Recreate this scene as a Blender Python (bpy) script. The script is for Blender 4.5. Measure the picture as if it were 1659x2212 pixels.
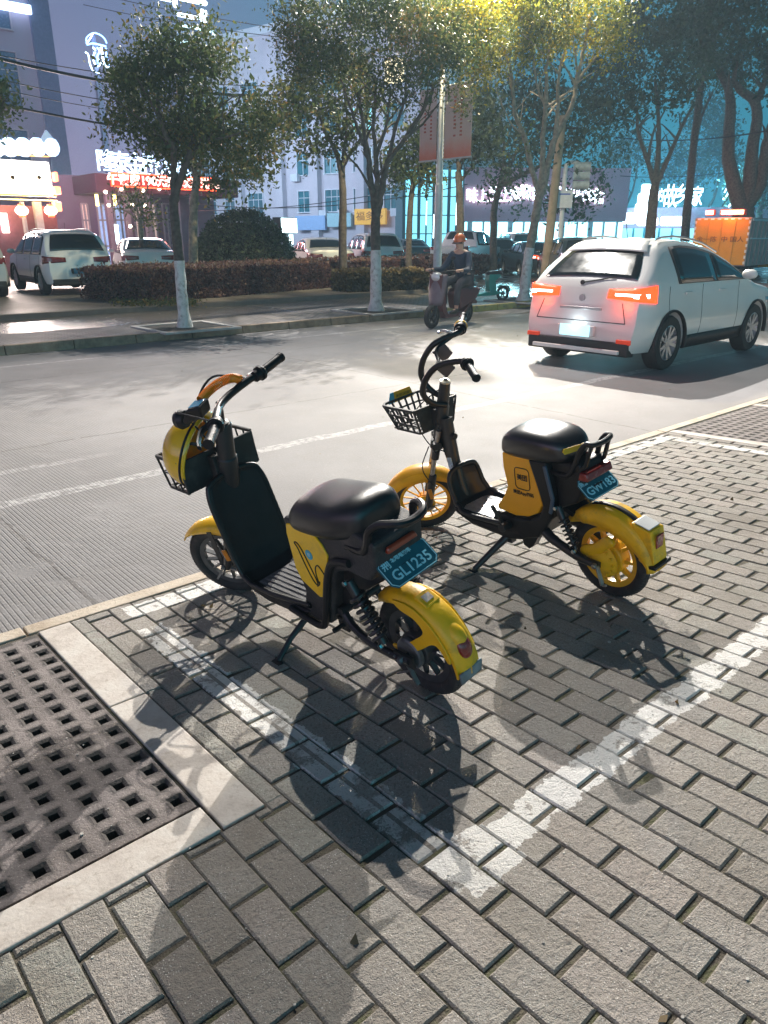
import bpy, bmesh, math, random
from mathutils import Vector, Matrix, Euler, noise as mnoise
for _o in list(bpy.data.objects): bpy.data.objects.remove(_o)
scene = bpy.context.scene
COL = scene.collection
rnd = random.Random(7)
PI = math.pi; R_ = math.radians

# ------------------------------------------------------------------ camera, world, lamps, exposure
TH, PS, CAMH, FPX = R_(20.5), R_(41.2), 1.5, 1584.0
cam = bpy.data.objects.new('camera', bpy.data.cameras.new('camera'))
COL.objects.link(cam)
cam.location = (0, 0, CAMH)
cam.rotation_euler = (PI/2 - TH, 0, -PS)
cam.data.sensor_fit = 'HORIZONTAL'; cam.data.sensor_width = 36.0
cam.data.lens = 36.0*FPX/1659.0
cam.data.clip_start = 0.05; cam.data.clip_end = 1500
scene.camera = cam
scene.view_settings.view_transform = 'Standard'
scene.view_settings.look = 'None'
scene.view_settings.exposure = 0.42
scene.view_settings.gamma = 1.0
scene.cycles.use_denoising = True
scene.cycles.max_bounces = 6
scene.cycles.diffuse_bounces = 3
scene.cycles.glossy_bounces = 3
scene.cycles.transparent_max_bounces = 8
scene.cycles.sample_clamp_indirect = 4.0

world = bpy.data.worlds.new('World'); scene.world = world
world.use_nodes = True
_nt = world.node_tree; _bg = _nt.nodes['Background']
_tc = _nt.nodes.new('ShaderNodeTexCoord')
def _dotn(v):
    n = _nt.nodes.new('ShaderNodeVectorMath'); n.operation = 'DOT_PRODUCT'
    _nt.links.new(_tc.outputs['Generated'], n.inputs[0]); n.inputs[1].default_value = v
    return n.outputs['Value']
def _ramp(sock, stops):
    r = _nt.nodes.new('ShaderNodeValToRGB'); e = r.color_ramp.elements
    while len(e) < len(stops): e.new(0.5)
    for el, (p, c) in zip(e, stops): el.position = p; el.color = (*c, 1)
    _nt.links.new(sock, r.inputs[0]); return r.outputs[0]
def _mad(sock, a, b):
    m = _nt.nodes.new('ShaderNodeMath'); m.operation = 'MULTIPLY_ADD'; m.use_clamp = True
    _nt.links.new(sock, m.inputs[0]); m.inputs[1].default_value = a; m.inputs[2].default_value = b
    return m.outputs[0]
# night sky lit by the town: mauve over the signs on the left, teal over the shops on the right, dim above; bright low band behind the camera added as fill
_side = _ramp(_mad(_dotn((math.cos(PS), -math.sin(PS), 0)), 0.9, 0.5),
              [(0.0, (0.22, 0.19, 0.31)), (0.26, (0.175, 0.205, 0.35)), (0.42, (0.11, 0.225, 0.35)), (0.52, (0.09, 0.26, 0.38)), (0.66, (0.016, 0.21, 0.31)), (1.0, (0.008, 0.14, 0.20))])
_upr = _ramp(_mad(_dotn((0, 0, 1)), 1.0, 0.0), [(0.0, (1.35, 1.0, 0.98)), (0.16, (1.0, 1.0, 1.0)), (0.25, (0.75, 0.85, 0.9)), (0.38, (0.14, 0.15, 0.17)), (1.0, (0.05, 0.055, 0.07))])
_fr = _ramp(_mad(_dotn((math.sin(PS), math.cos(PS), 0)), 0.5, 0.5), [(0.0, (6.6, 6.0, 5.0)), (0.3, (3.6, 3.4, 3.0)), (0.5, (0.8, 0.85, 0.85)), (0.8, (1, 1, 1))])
def _mul(a, b):
    m = _nt.nodes.new('ShaderNodeMix'); m.data_type = 'RGBA'; m.blend_type = 'MULTIPLY'; m.inputs['Factor'].default_value = 1
    _nt.links.new(a, m.inputs['A']); _nt.links.new(b, m.inputs['B']); return m.outputs['Result']
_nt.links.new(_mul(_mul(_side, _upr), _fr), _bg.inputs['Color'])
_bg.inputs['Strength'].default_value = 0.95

LAMP_A = (9.4, 13.0, 13.6)      # street lamp heads over the far side of the road, both above the top of the frame
LAMP_B = (17.8, 15.2, 11.6)

# ------------------------------------------------------------------ pixel <-> ground helpers (photo seen 1659 px wide)
_F = Vector((math.sin(PS)*math.cos(TH), math.cos(PS)*math.cos(TH), -math.sin(TH)))
_Rt = Vector((math.cos(PS), -math.sin(PS), 0))
_Up = Vector((math.sin(PS)*math.sin(TH), math.cos(PS)*math.sin(TH), math.cos(TH)))
_FH = Vector((math.sin(PS), math.cos(PS), 0))
_O = Vector((0, 0, CAMH))
SL, WK = 0.049, 2.9            # the near pavement falls gently to its kerb at y = WK
def ray(x, y): return _F + _Rt*((x-829.5)/FPX) - _Up*((y-1106)/FPX)
def on_z(x, y, z=0.0):
    d = ray(x, y); return _O + d*((z-CAMH)/d.z)
def at(x, y, dep):             # point at horizontal distance dep along the view
    d = ray(x, y); return _O + d*(dep/d.dot(_FH))
def dep_of(p): return (Vector(p)-_O).dot(_FH)
def near_z(w): return SL*(WK-w)

# ------------------------------------------------------------------ tagging
def tag(o, label=None, cat=None, group=None, kind=None):
    if label: o['label'] = label
    if cat: o['category'] = cat
    if group: o['group'] = group
    if kind: o['kind'] = kind
    return o
def empty(name, loc=(0, 0, 0), rotz=0.0, mat=None, parent=None):
    o = bpy.data.objects.new(name, None); COL.objects.link(o); o.empty_display_size = 0.2
    if mat is not None: o.matrix_world = mat
    else: o.location = loc; o.rotation_euler = (0, 0, rotz)
    if parent: o.parent = parent
    return o
def copy_tree(o, parent=None):
    c = o.copy(); COL.objects.link(c); c.parent = parent
    for ch in list(o.children): copy_tree(ch, c)
    return c

# ------------------------------------------------------------------ materials
MATS = {}
def nodes_of(m): return m.node_tree.nodes, m.node_tree.links
def mat(name, col, rough=0.5, metal=0.0, var=0.12, vscale=8.0, bump=0.0, bscale=60.0, coat=0.0, emit=None, estr=0.0,
        spec=0.5, dirt=None, dscale=3.0, damt=0.5, trans=0.0, coords='Object', rvar=0.15):
    if name in MATS: return MATS[name]
    m = bpy.data.materials.new(name); m.use_nodes = True
    N, L = nodes_of(m); b = N['Principled BSDF']
    b.inputs['Roughness'].default_value = rough; b.inputs['Metallic'].default_value = metal
    b.inputs['Specular IOR Level'].default_value = spec
    if coat: b.inputs['Coat Weight'].default_value = coat; b.inputs['Coat Roughness'].default_value = 0.08
    if trans: b.inputs['Transmission Weight'].default_value = trans
    tc = N.new('ShaderNodeTexCoord')
    n1 = N.new('ShaderNodeTexNoise'); n1.inputs['Scale'].default_value = vscale; n1.inputs['Detail'].default_value = 5
    L.new(tc.outputs[coords], n1.inputs['Vector'])
    r = N.new('ShaderNodeValToRGB'); e = r.color_ramp.elements
    e[0].position = 0.3; e[1].position = 0.7
    e[0].color = (*[max(0, c*(1-var)) for c in col], 1); e[1].color = (*[min(1, c*(1+var)) for c in col], 1)
    L.new(n1.outputs['Fac'], r.inputs[0]); out = r.outputs[0]
    if dirt:
        n2 = N.new('ShaderNodeTexNoise'); n2.inputs['Scale'].default_value = dscale; n2.inputs['Detail'].default_value = 8
        n2.inputs['Roughness'].default_value = 0.7
        L.new(tc.outputs[coords], n2.inputs['Vector'])
        rr = N.new('ShaderNodeValToRGB'); ee = rr.color_ramp.elements
        ee[0].position = 0.5; ee[1].position = 0.72; ee[0].color = (0, 0, 0, 1); ee[1].color = (damt, damt, damt, 1)
        L.new(n2.outputs['Fac'], rr.inputs[0])
        mx = N.new('ShaderNodeMix'); mx.data_type = 'RGBA'
        L.new(rr.outputs[0], mx.inputs['Factor']); L.new(out, mx.inputs['A']); mx.inputs['B'].default_value = (*dirt, 1)
        out = mx.outputs['Result']
    L.new(out, b.inputs['Base Color'])
    if rvar:
        mr = N.new('ShaderNodeMapRange'); mr.inputs['To Min'].default_value = max(0, rough-rvar*rough); mr.inputs['To Max'].default_value = min(1, rough+rvar)
        L.new(n1.outputs['Fac'], mr.inputs['Value']); L.new(mr.outputs[0], b.inputs['Roughness'])
    if bump:
        n3 = N.new('ShaderNodeTexNoise'); n3.inputs['Scale'].default_value = bscale; n3.inputs['Detail'].default_value = 4
        L.new(tc.outputs[coords], n3.inputs['Vector'])
        bp = N.new('ShaderNodeBump'); bp.inputs['Strength'].default_value = bump; bp.inputs['Distance'].default_value = 0.01
        L.new(n3.outputs['Fac'], bp.inputs['Height']); L.new(bp.outputs[0], b.inputs['Normal'])
    if emit:
        b.inputs['Emission Color'].default_value = (*emit, 1); b.inputs['Emission Strength'].default_value = estr
    MATS[name] = m
    return m
def glow(name, col, s, sample=True):
    m = mat(name, tuple(0.5*c for c in col), 0.5, emit=col, estr=s, rvar=0)
    if not sample: m.cycles.emission_sampling = 'NONE'
    return m
class NB:                       # small node builder for the ground materials
    def __init__(s, name, rough=0.8):
        s.m = bpy.data.materials.new(name); s.m.use_nodes = True; s.N, s.L = nodes_of(s.m); s.b = s.N['Principled BSDF']
        s.b.inputs['Roughness'].default_value = rough
        s.tc = s.N.new('ShaderNodeTexCoord'); s.P = s.tc.outputs['Object']
        sp = s.N.new('ShaderNodeSeparateXYZ'); s.L.new(s.P, sp.inputs[0]); s.x, s.y, s.z = sp.outputs
    def _in(s, sock, v):
        if hasattr(v, 'is_linked'): s.L.new(v, sock)
        else: sock.default_value = v
    def math(s, op, a, b=0.0, c=None, clamp=False):
        n = s.N.new('ShaderNodeMath'); n.operation = op; n.use_clamp = clamp
        s._in(n.inputs[0], a); s._in(n.inputs[1], b)
        if c is not None: s._in(n.inputs[2], c)
        return n.outputs[0]
    def noise(s, scale, detail=4, rough=0.55, vec=None, dist=0.0):
        n = s.N.new('ShaderNodeTexNoise'); n.inputs['Scale'].default_value = scale; n.inputs['Detail'].default_value = detail
        n.inputs['Roughness'].default_value = rough; n.inputs['Distortion'].default_value = dist
        s.L.new(vec or s.P, n.inputs['Vector']); return n.outputs['Fac']
    def voro(s, scale, vec=None, feat='F1'):
        n = s.N.new('ShaderNodeTexVoronoi'); n.inputs['Scale'].default_value = scale; n.feature = feat
        s.L.new(vec or s.P, n.inputs['Vector']); return n.outputs['Distance']
    def ramp(s, f, stops):
        r = s.N.new('ShaderNodeValToRGB'); e = r.color_ramp.elements
        while len(e) < len(stops): e.new(0.5)
        for el, (p, c) in zip(e, stops): el.position = p; el.color = (*c, 1) if len(c) == 3 else c
        s.L.new(f, r.inputs[0]); return r.outputs[0]
    def step(s, f, a, b):       # 0 below a, 1 above b
        n = s.N.new('ShaderNodeMapRange'); n.inputs['From Min'].default_value = a; n.inputs['From Max'].default_value = b
        s.L.new(f, n.inputs['Value']); return n.outputs[0]
    def mix(s, f, a, b, mode='MIX'):
        n = s.N.new('ShaderNodeMix'); n.data_type = 'RGBA'; n.blend_type = mode
        s._in(n.inputs['Factor'], f)
        for k, v in (('A', a), ('B', b)):
            if hasattr(v, 'is_linked'): s.L.new(v, n.inputs[k])
            else: n.inputs[k].default_value = (*v, 1)
        return n.outputs['Result']
    def attr(s, name):
        n = s.N.new('ShaderNodeAttribute'); n.attribute_name = name; return n.outputs['Fac']
    def rect(s, x0, x1, y0, y1, wob=None):   # mask of a rectangle in x, y
        x, y = s.x, s.y
        if wob is not None: x = s.math('ADD', x, wob); y = s.math('ADD', y, wob)
        a = s.math('MULTIPLY', s.math('GREATER_THAN', x, x0), s.math('LESS_THAN', x, x1))
        b = s.math('MULTIPLY', s.math('GREATER_THAN', y, y0), s.math('LESS_THAN', y, y1))
        return s.math('MULTIPLY', a, b)
    def finish(s, col, height=None, bstr=0.5, bdist=0.01, rough=None):
        s._in(s.b.inputs['Base Color'], col if hasattr(col, 'is_linked') else (*col, 1))
        if height is not None:
            bp = s.N.new('ShaderNodeBump'); bp.inputs['Strength'].default_value = bstr; bp.inputs['Distance'].default_value = bdist
            s.L.new(height, bp.inputs['Height']); s.L.new(bp.outputs[0], s.b.inputs['Normal'])
        if rough is not None: s._in(s.b.inputs['Roughness'], rough)
        return s.m

# ------------------------------------------------------------------ mesh builder
class MB:
    def __init__(s): s.v = []; s.f = []; s.mi = []; s.cur = 0
    def add(s, vs, fs, M=None):
        o = len(s.v)
        s.v += [tuple(M @ Vector(p)) if M is not None else tuple(p) for p in vs]
        s.f += [tuple(i+o for i in f) for f in fs]; s.mi += [s.cur]*len(fs)
        return s
    def box(s, c, d, M=None, top=(1, 1)):   # centre, size; top = xy scale of the upper face
        x, y, z = [q/2 for q in d]; a, b = top
        vs = [(-x, -y, -z), (x, -y, -z), (x, y, -z), (-x, y, -z), (-x*a, -y*b, z), (x*a, -y*b, z), (x*a, y*b, z), (-x*a, y*b, z)]
        vs = [(p[0]+c[0], p[1]+c[1], p[2]+c[2]) for p in vs]
        return s.add(vs, [(0, 3, 2, 1), (4, 5, 6, 7), (0, 1, 5, 4), (1, 2, 6, 5), (2, 3, 7, 6), (3, 0, 4, 7)], M)
    def bar(s, a, b, w, h, upv=(0, 0, 1), M=None):
        a, b = Vector(a), Vector(b); d = (b-a).normalized(); u = Vector(upv)
        sd = d.cross(u)
        if sd.length < 1e-4: sd = d.cross(Vector((1, 0, 0)))
        sd.normalize(); u = sd.cross(d)
        vs = [p+sd*(i*w/2)+u*(j*h/2) for p in (a, b) for i, j in ((-1, -1), (1, -1), (1, 1), (-1, 1))]
        return s.add(vs, [(0, 3, 2, 1), (4, 5, 6, 7), (0, 1, 5, 4), (1, 2, 6, 5), (2, 3, 7, 6), (3, 0, 4, 7)], M)
    def tube(s, pts, r, n=10, closed=False, M=None, flat=1.0):
        pts = [Vector(p) for p in pts]; k = len(pts)
        rs = r if isinstance(r, (list, tuple)) else [r]*k
        vs = []; fs = []; u = None
        for i, p in enumerate(pts):
            if closed: d = pts[(i+1) % k]-pts[i-1]
            else: d = pts[min(i+1, k-1)]-pts[max(i-1, 0)]
            d.normalize()
            if u is None:
                u = d.cross(Vector((0, 0, 1)))
                if u.length < 1e-3: u = d.cross(Vector((0, 1, 0)))
            u = (u-d*u.dot(d)).normalized(); w = d.cross(u)
            for j in range(n):
                a = 2*PI*j/n; vs.append(p+u*(math.cos(a)*rs[i])+w*(math.sin(a)*rs[i]*flat))
        m = k if closed else k-1
        for i in range(m):
            for j in range(n):
                a = i*n+j; b = i*n+(j+1) % n; c = ((i+1) % k)*n+(j+1) % n; d = ((i+1) % k)*n+j
                fs.append((a, b, c, d))
        if not closed:
            fs.append(tuple(range(n-1, -1, -1))); fs.append(tuple((k-1)*n+j for j in range(n)))
        return s.add(vs, fs, M)
    def lathe(s, prof, n=32, M=None, close=False):   # prof (r, h) about z
        vs = []; fs = []; k = len(prof)
        for i in range(n):
            a = 2*PI*i/n
            for r, h in prof: vs.append((r*math.cos(a), r*math.sin(a), h))
        for i in range(n):
            for j in range(k if close else k-1):
                a = i*k+j; b = ((i+1) % n)*k+j; c = ((i+1) % n)*k+(j+1) % k; d = i*k+(j+1) % k
                fs.append((a, b, c, d))
        return s.add(vs, fs, M)
    def prism(s, poly, a, b, axis='y', M=None, bev=0.0):   # poly in the two other axes
        n = len(poly); vs = []
        def p3(p, t):
            return {'y': (p[0], t, p[1]), 'x': (t, p[0], p[1]), 'z': (p[0], p[1], t)}[axis]
        for t in (a, b): vs += [p3(p, t) for p in poly]
        fs = [tuple(range(n)), tuple(range(2*n-1, n-1, -1))]
        fs += [(i, i+n, (i+1) % n+n, (i+1) % n) for i in range(n)]
        return s.add(vs, fs, M)
    def loft(s, rings, M=None, caps=True, closed=True):
        n = len(rings[0]); vs = [p for r in rings for p in r]; fs = []
        for i in range(len(rings)-1):
            for j in range(n if closed else n-1):
                fs.append((i*n+j, i*n+(j+1) % n, (i+1)*n+(j+1) % n, (i+1)*n+j))
        if caps:
            fs.append(tuple(range(n-1, -1, -1))); o = (len(rings)-1)*n; fs.append(tuple(o+j for j in range(n)))
        return s.add(vs, fs, M)
    def grid(s, rows, M=None, thick=None):   # open sheet
        n = len(rows[0]); vs = [p for r in rows for p in r]
        fs = [(i*n+j, i*n+j+1, (i+1)*n+j+1, (i+1)*n+j) for i in range(len(rows)-1) for j in range(n-1)]
        return s.add(vs, fs, M)
    def ball(s, c, r, n=12, M=None):
        rr = r if isinstance(r, (tuple, list)) else (r, r, r)
        rings = []
        for i in range(1, n):
            t = PI*i/n
            rings.append([(c[0]+rr[0]*math.sin(t)*math.cos(2*PI*j/(2*n)), c[1]+rr[1]*math.sin(t)*math.sin(2*PI*j/(2*n)), c[2]-rr[2]*math.cos(t)) for j in range(2*n)])
        return s.loft(rings, M)
    def build(s, name, m=None, parent=None, smooth=35, bevel=0.0, bseg=2, solid=0.0, sub=0, fixn=True):
        me = bpy.data.meshes.new(name)
        me.from_pydata([tuple(p) for p in s.v], [], s.f)
        ms = m if isinstance(m, (list, tuple)) else [m]
        for q in ms:
            if q: me.materials.append(q)
        if len(ms) > 1:
            me.polygons.foreach_set('material_index', s.mi)
        if fixn:
            bm = bmesh.new(); bm.from_mesh(me); bmesh.ops.recalc_face_normals(bm, faces=bm.faces); bm.to_mesh(me); bm.free()
        me.update()
        if smooth:
            me.polygons.foreach_set('use_smooth', [True]*len(me.polygons))
            me.set_sharp_from_angle(angle=R_(smooth))
        o = bpy.data.objects.new(name, me); COL.objects.link(o)
        if parent: o.parent = parent
        if sub:
            q = o.modifiers.new('s', 'SUBSURF'); q.levels = sub; q.render_levels = sub
        if solid:
            q = o.modifiers.new('t', 'SOLIDIFY'); q.thickness = solid; q.offset = 0
        if bevel:
            q = o.modifiers.new('b', 'BEVEL'); q.width = bevel; q.segments = bseg; q.limit_method = 'ANGLE'; q.angle_limit = R_(40)
            q.harden_normals = False
        return o
def catmull(pts, k=8, closed=False):
    P = [Vector(p) for p in pts]; n = len(P); out = []
    for i in range(n if closed else n-1):
        p0 = P[(i-1) % n] if closed or i > 0 else P[0]*2-P[1]
        p1 = P[i]; p2 = P[(i+1) % n]
        p3 = P[(i+2) % n] if closed or i < n-2 else P[-1]*2-P[-2]
        for j in range(k):
            t = j/k
            out.append(0.5*((2*p1)+(p2-p0)*t+(2*p0-5*p1+4*p2-p3)*t*t+(3*p1-p0-3*p2+p3)*t**3))
    if not closed: out.append(P[-1])
    return out
def rrect(w, h, r, k=5, cx=0, cy=0):
    pts = []
    for sx, sy, a0 in ((1, 1, 0), (-1, 1, 90), (-1, -1, 180), (1, -1, 270)):
        for i in range(k+1):
            a = R_(a0+90*i/k); pts.append((cx+sx*(w/2-r)+r*math.cos(a), cy+sy*(h/2-r)+r*math.sin(a)))
    return pts
def superring(n, ax, ay, e=2.5):
    out = []
    for i in range(n):
        t = 2*PI*i/n; c, s_ = math.cos(t), math.sin(t)
        out.append((math.copysign(abs(c)**(2/e), c)*ax, math.copysign(abs(s_)**(2/e), s_)*ay))
    return out
def text_obj(name, body, size, m, M, parent=None, extrude=0.001, bold=0.0, align='CENTER', sx=1.0):
    cu = bpy.data.curves.new(name, 'FONT'); cu.body = body; cu.size = size; cu.extrude = extrude; cu.offset = bold
    cu.align_x = align; cu.align_y = 'CENTER'; cu.resolution_u = 3
    t = bpy.data.objects.new(name+'_tmp', cu); COL.objects.link(t)
    bpy.context.view_layer.update()
    dg = bpy.context.evaluated_depsgraph_get()
    me = bpy.data.meshes.new_from_object(t.evaluated_get(dg))
    bpy.data.objects.remove(t); bpy.data.curves.remove(cu)
    me.name = name
    me.transform(M @ Matrix.Diagonal((sx, 1, 1, 1)))
    me.materials.clear(); me.materials.append(m)
    o = bpy.data.objects.new(name, me); COL.objects.link(o)
    if parent: o.parent = parent
    return o
def basis(o, x, y, z):          # matrix with columns x, y, z at o
    M = Matrix.Identity(4)
    for i, c in enumerate((x, y, z)):
        for r in range(3): M[r][i] = c[r]
    for r in range(3): M[r][3] = o[r]
    return M
def baked(o, M=None):           # apply modifiers
    bpy.context.view_layer.update()
    dg = bpy.context.evaluated_depsgraph_get()
    me = bpy.data.meshes.new_from_object(o.evaluated_get(dg)); o.modifiers.clear(); o.data = me
    return o
# ================================================================== GROUND
def sheet(name, m, x0, x1, y0, y1, z0, z1=None, kind='structure', nx=1, ny=1):
    z1 = z0 if z1 is None else z1
    rows = [[(x0+(x1-x0)*i/nx, y0+(y1-y0)*j/ny, z0+(z1-z0)*j/ny) for i in range(nx+1)] for j in range(ny+1)]
    o = MB().grid(rows).build(name, m, smooth=0, fixn=False); return tag(o, kind=kind)

# --- brick pavers of the near pavement
b = NB('paver', 0.85)
tint = b.attr('tint')
base = b.ramp(tint, [(0.0, (0.22, 0.20, 0.175)), (0.25, (0.30, 0.28, 0.25)), (0.5, (0.34, 0.32, 0.285)), (0.7, (0.38, 0.335, 0.30)), (0.85, (0.38, 0.375, 0.33)), (1.0, (0.28, 0.285, 0.25))])
n1 = b.noise(9, 6); n2 = b.noise(130, 3, 0.7); n3 = b.noise(2.2, 5)
c = b.mix(b.step(n1, 0.35, 0.75), base, (0.30, 0.26, 0.21), 'MIX')
c = b.mix(0.5, base, c)
c = b.mix(b.math('MULTIPLY', b.step(b.noise(0.9, 4, 0.6), 0.42, 0.66), 0.5), c, (0.20, 0.175, 0.145))
c = b.mix(b.math('MULTIPLY', b.step(n2, 0.50, 0.62), 0.65), c, (0.17, 0.145, 0.125))
grit = b.voro(150)
c = b.mix(b.math('MULTIPLY', b.step(grit, 0.22, 0.14), b.step(b.noise(26, 2), 0.42, 0.55)), c, (0.62, 0.6, 0.56))
c = b.mix(b.math('MULTIPLY', b.step(n3, 0.52, 0.70), 0.6), c, (0.16, 0.135, 0.105))
# worn white paint of the parking bay, laid on the bricks
wob = b.math('MULTIPLY_ADD', b.noise(30, 4), 0.03, -0.015)
wob2 = b.math('MULTIPLY_ADD', b.noise(12, 6, 0.7), 0.10, -0.05)
m_ = b.math('MULTIPLY', b.rect(0.958, 1.072, 0.80, 2.62, wob2), b.step(b.noise(7, 6, 0.7), 0.40, 0.47))
m2 = b.rect(1.005, 1.019, 0.95, 2.8); m_ = b.math('SUBTRACT', m_, m2, clamp=True)
m_ = b.math('MAXIMUM', m_, b.rect(1.0, 9.0, 0.832, 0.936, wob2))
m_ = b.math('MAXIMUM', m_, b.rect(0.98, 1.16, 0.80, 0.96, wob))
m_ = b.math('MAXIMUM', m_, b.rect(1.0, 5.5, 2.745, 2.865, wob))
m_ = b.math('MAXIMUM', m_, b.rect(5.40, 5.50, 0.9, 2.865, wob))
wear = b.step(b.math('ADD', b.noise(16, 7, 0.7), b.math('MULTIPLY', n2, 0.35)), 0.79, 0.73)
wear2 = b.step(b.noise(1.3, 3), 0.34, 0.5)
pm = b.math('MULTIPLY', b.math('MULTIPLY', m_, b.math('MULTIPLY_ADD', wear, 0.85, 0.15)), b.math('MULTIPLY_ADD', wear2, 0.4, 0.6))
c = b.mix(b.math('MULTIPLY', pm, 0.95), c, (0.76, 0.74, 0.70))
h = b.math('ADD', b.math('MULTIPLY', n2, 0.6), b.math('ADD', b.math('MULTIPLY', b.noise(45, 5), 0.8), b.math('MULTIPLY', b.noise(320, 2), 0.35)))
M_PAVER = b.finish(c, h, 1.0, 0.009, b.math('MULTIPLY_ADD', n2, -0.25, 0.88))
b = NB('joint_sand', 0.95)
c = b.ramp(b.noise(14, 6, 0.7), [(0.3, (0.05, 0.045, 0.038)), (0.5, (0.13, 0.112, 0.085)), (0.62, (0.10, 0.105, 0.05)), (0.75, (0.20, 0.175, 0.13))])
M_SAND = b.finish(c, b.noise(200, 3), 0.8, 0.01)

b = NB('granite', 0.7)
c = b.ramp(b.noise(7, 7, 0.65), [(0.3, (0.36, 0.31, 0.27)), (0.5, (0.50, 0.45, 0.40)), (0.7, (0.56, 0.53, 0.48))])
c = b.mix(b.math('MULTIPLY', b.step(b.noise(38, 5, 0.7), 0.55, 0.68), 0.5), c, (0.27, 0.22, 0.17))
M_GRANITE = b.finish(c, b.noise(90, 4), 0.5, 0.004)
b = NB('kerb_stone', 0.8)
c = b.ramp(b.noise(5, 7, 0.65), [(0.3, (0.36, 0.28, 0.20)), (0.5, (0.50, 0.42, 0.33)), (0.7, (0.58, 0.51, 0.42))])
c = b.mix(b.math('MULTIPLY', b.step(b.noise(22, 5, 0.7), 0.55, 0.7), 0.6), c, (0.24, 0.18, 0.12))
M_KERB = b.finish(c, b.noise(60, 4), 0.6, 0.006)

def rects_minus(x0, x1, y0, y1, holes):
    out = [(x0, x1, y0, y1)]
    for hx0, hx1, hy0, hy1 in holes:
        nw = []
        for a, b_, c_, d in out:
            if b_ <= hx0 or a >= hx1 or d <= hy0 or c_ >= hy1: nw.append((a, b_, c_, d)); continue
            if a < hx0 and b_ > hx0: nw.append((a, hx0, c_, d)); a = hx0
            if b_ > hx1: nw.append((hx1, b_, c_, d)); b_ = hx1
            if c_ < hy0: nw.append((a, b_, c_, hy0))
            if d > hy1: nw.append((a, b_, hy1, d))
        out = nw
    return out
HOLES = [(-9, 0.795, 1.385, 2.9), (5.645, 7.3, 1.30, 2.9)]
PU, PW = 0.1003, 0.1975
vs, fs, tints = [], [], []
def paver(x0, x1, y0, y1, tnt):
    if x1-x0 < 0.018 or y1-y0 < 0.018: return
    cx, cy = (x0+x1)/2, (y0+y1)/2; rr = rnd.random
    dz = (rr()-0.5)*0.0034; tx = (rr()-0.5)*0.012; ty = (rr()-0.5)*0.018
    ch = 0.0035+rr()*0.0015; o = len(vs); rw = (rr()-0.5)*0.01
    def P(x, y, z):
        X, Y = x-cx, y-cy; X, Y = X-Y*rw, Y+X*rw
        return (cx+X, cy+Y, near_z(cy+Y)+z+dz+X*tx+Y*ty)
    j = lambda: (rr()-0.5)*0.0030
    if rr() < .07: dz -= rr()*0.002
    cut = [(0, 0)]*4
    if rr() < .16: q_ = int(rr()*4); c_ = .004+rr()*.010; cut[q_] = ((c_ if q_ in (0, 3) else -c_), (c_ if q_ in (0, 1) else -c_))
    outer = [(x0+j(), y0+j()), (x1+j(), y0+j()), (x1+j(), y1+j()), (x0+j(), y1+j())]
    outer = [(p[0]+c[0]*.55, p[1]+c[1]) for p, c in zip(outer, cut)]
    inner = [(outer[0][0]+ch, outer[0][1]+ch), (outer[1][0]-ch, outer[1][1]+ch), (outer[2][0]-ch, outer[2][1]-ch), (outer[3][0]+ch, outer[3][1]-ch)]
    vs.extend([P(*q, -0.03) for q in outer]+[P(*q, -0.0045) for q in outer]+[P(*q, 0) for q in inner])
    for k in range(4):
        k2 = (k+1) % 4; fs.append((o+k, o+k2, o+4+k2, o+4+k)); fs.append((o+4+k, o+4+k2, o+8+k2, o+8+k))
    fs.append((o+8, o+9, o+10, o+11)); tints.extend([tnt]*9)
k0 = int((-1.6-1.003)/PU)
for k in range(k0, int((10.5-1.003)/PU)):
    uc = 1.003+k*PU; off = 0.0 if k % 2 == 0 else PW/2
    i = int((-1.7-0.662)/PW)-1
    while True:
        wc = 0.662+off+i*PW; i += 1
        if wc-PW/2 > 2.9: break
        gx, gy = 0.0013+rnd.random()*0.0008, 0.0050+rnd.random()*0.0022
        x0, x1, y0, y1 = uc-PU/2+gx, uc+PU/2-gx, wc-PW/2+gy, min(wc+PW/2-gy, 2.893)
        t = min(1, max(0, rnd.gauss(0.5, 0.24)))
        for q in rects_minus(x0, x1, y0, y1, HOLES): paver(*q, t)
for w0 in [1.39, 1.62, 1.70, 1.93, 2.16, 2.36, 2.60, 2.76]:      # filler course beside the granite strip
    nx_ = {1.39: 1.62, 1.62: 1.70, 1.70: 1.93, 1.93: 2.16, 2.16: 2.36, 2.36: 2.60, 2.60: 2.76, 2.76: 2.89}[w0]
    paver(0.799, 0.849, w0+0.003, nx_-0.003, 0.85)
me = bpy.data.meshes.new('brick_pavement'); me.from_pydata(vs, [], fs); me.materials.append(M_PAVER)
at_ = me.attributes.new('tint', 'FLOAT', 'FACE'); at_.data.foreach_set('value', tints)
o = bpy.data.objects.new('brick_pavement', me); COL.objects.link(o); tag(o, kind='structure')
for q in rects_minus(-1.7, 10.5, -1.75, 2.9, [(-1.0, 0.661, 1.509, 2.88), (5.747, 7.198, 1.412, 2.88)]):
    sheet('pavement_sand', M_SAND, q[0], q[1], q[2], q[3], near_z(q[2])-0.0068, near_z(q[3])-0.0068)
sheet('pavement', M_PAVER, -60, -1.7, -20, 2.9, near_z(-20)-0.004, near_z(2.9)-0.004)
sheet('pavement', M_PAVER, 10.5, 160, -20, 2.9, near_z(-20)-0.004, near_z(2.9)-0.004)
sheet('pavement', M_PAVER, -1.7, 10.5, -20, -1.75, near_z(-20)-0.004, near_z(-1.75)-0.004)

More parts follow.
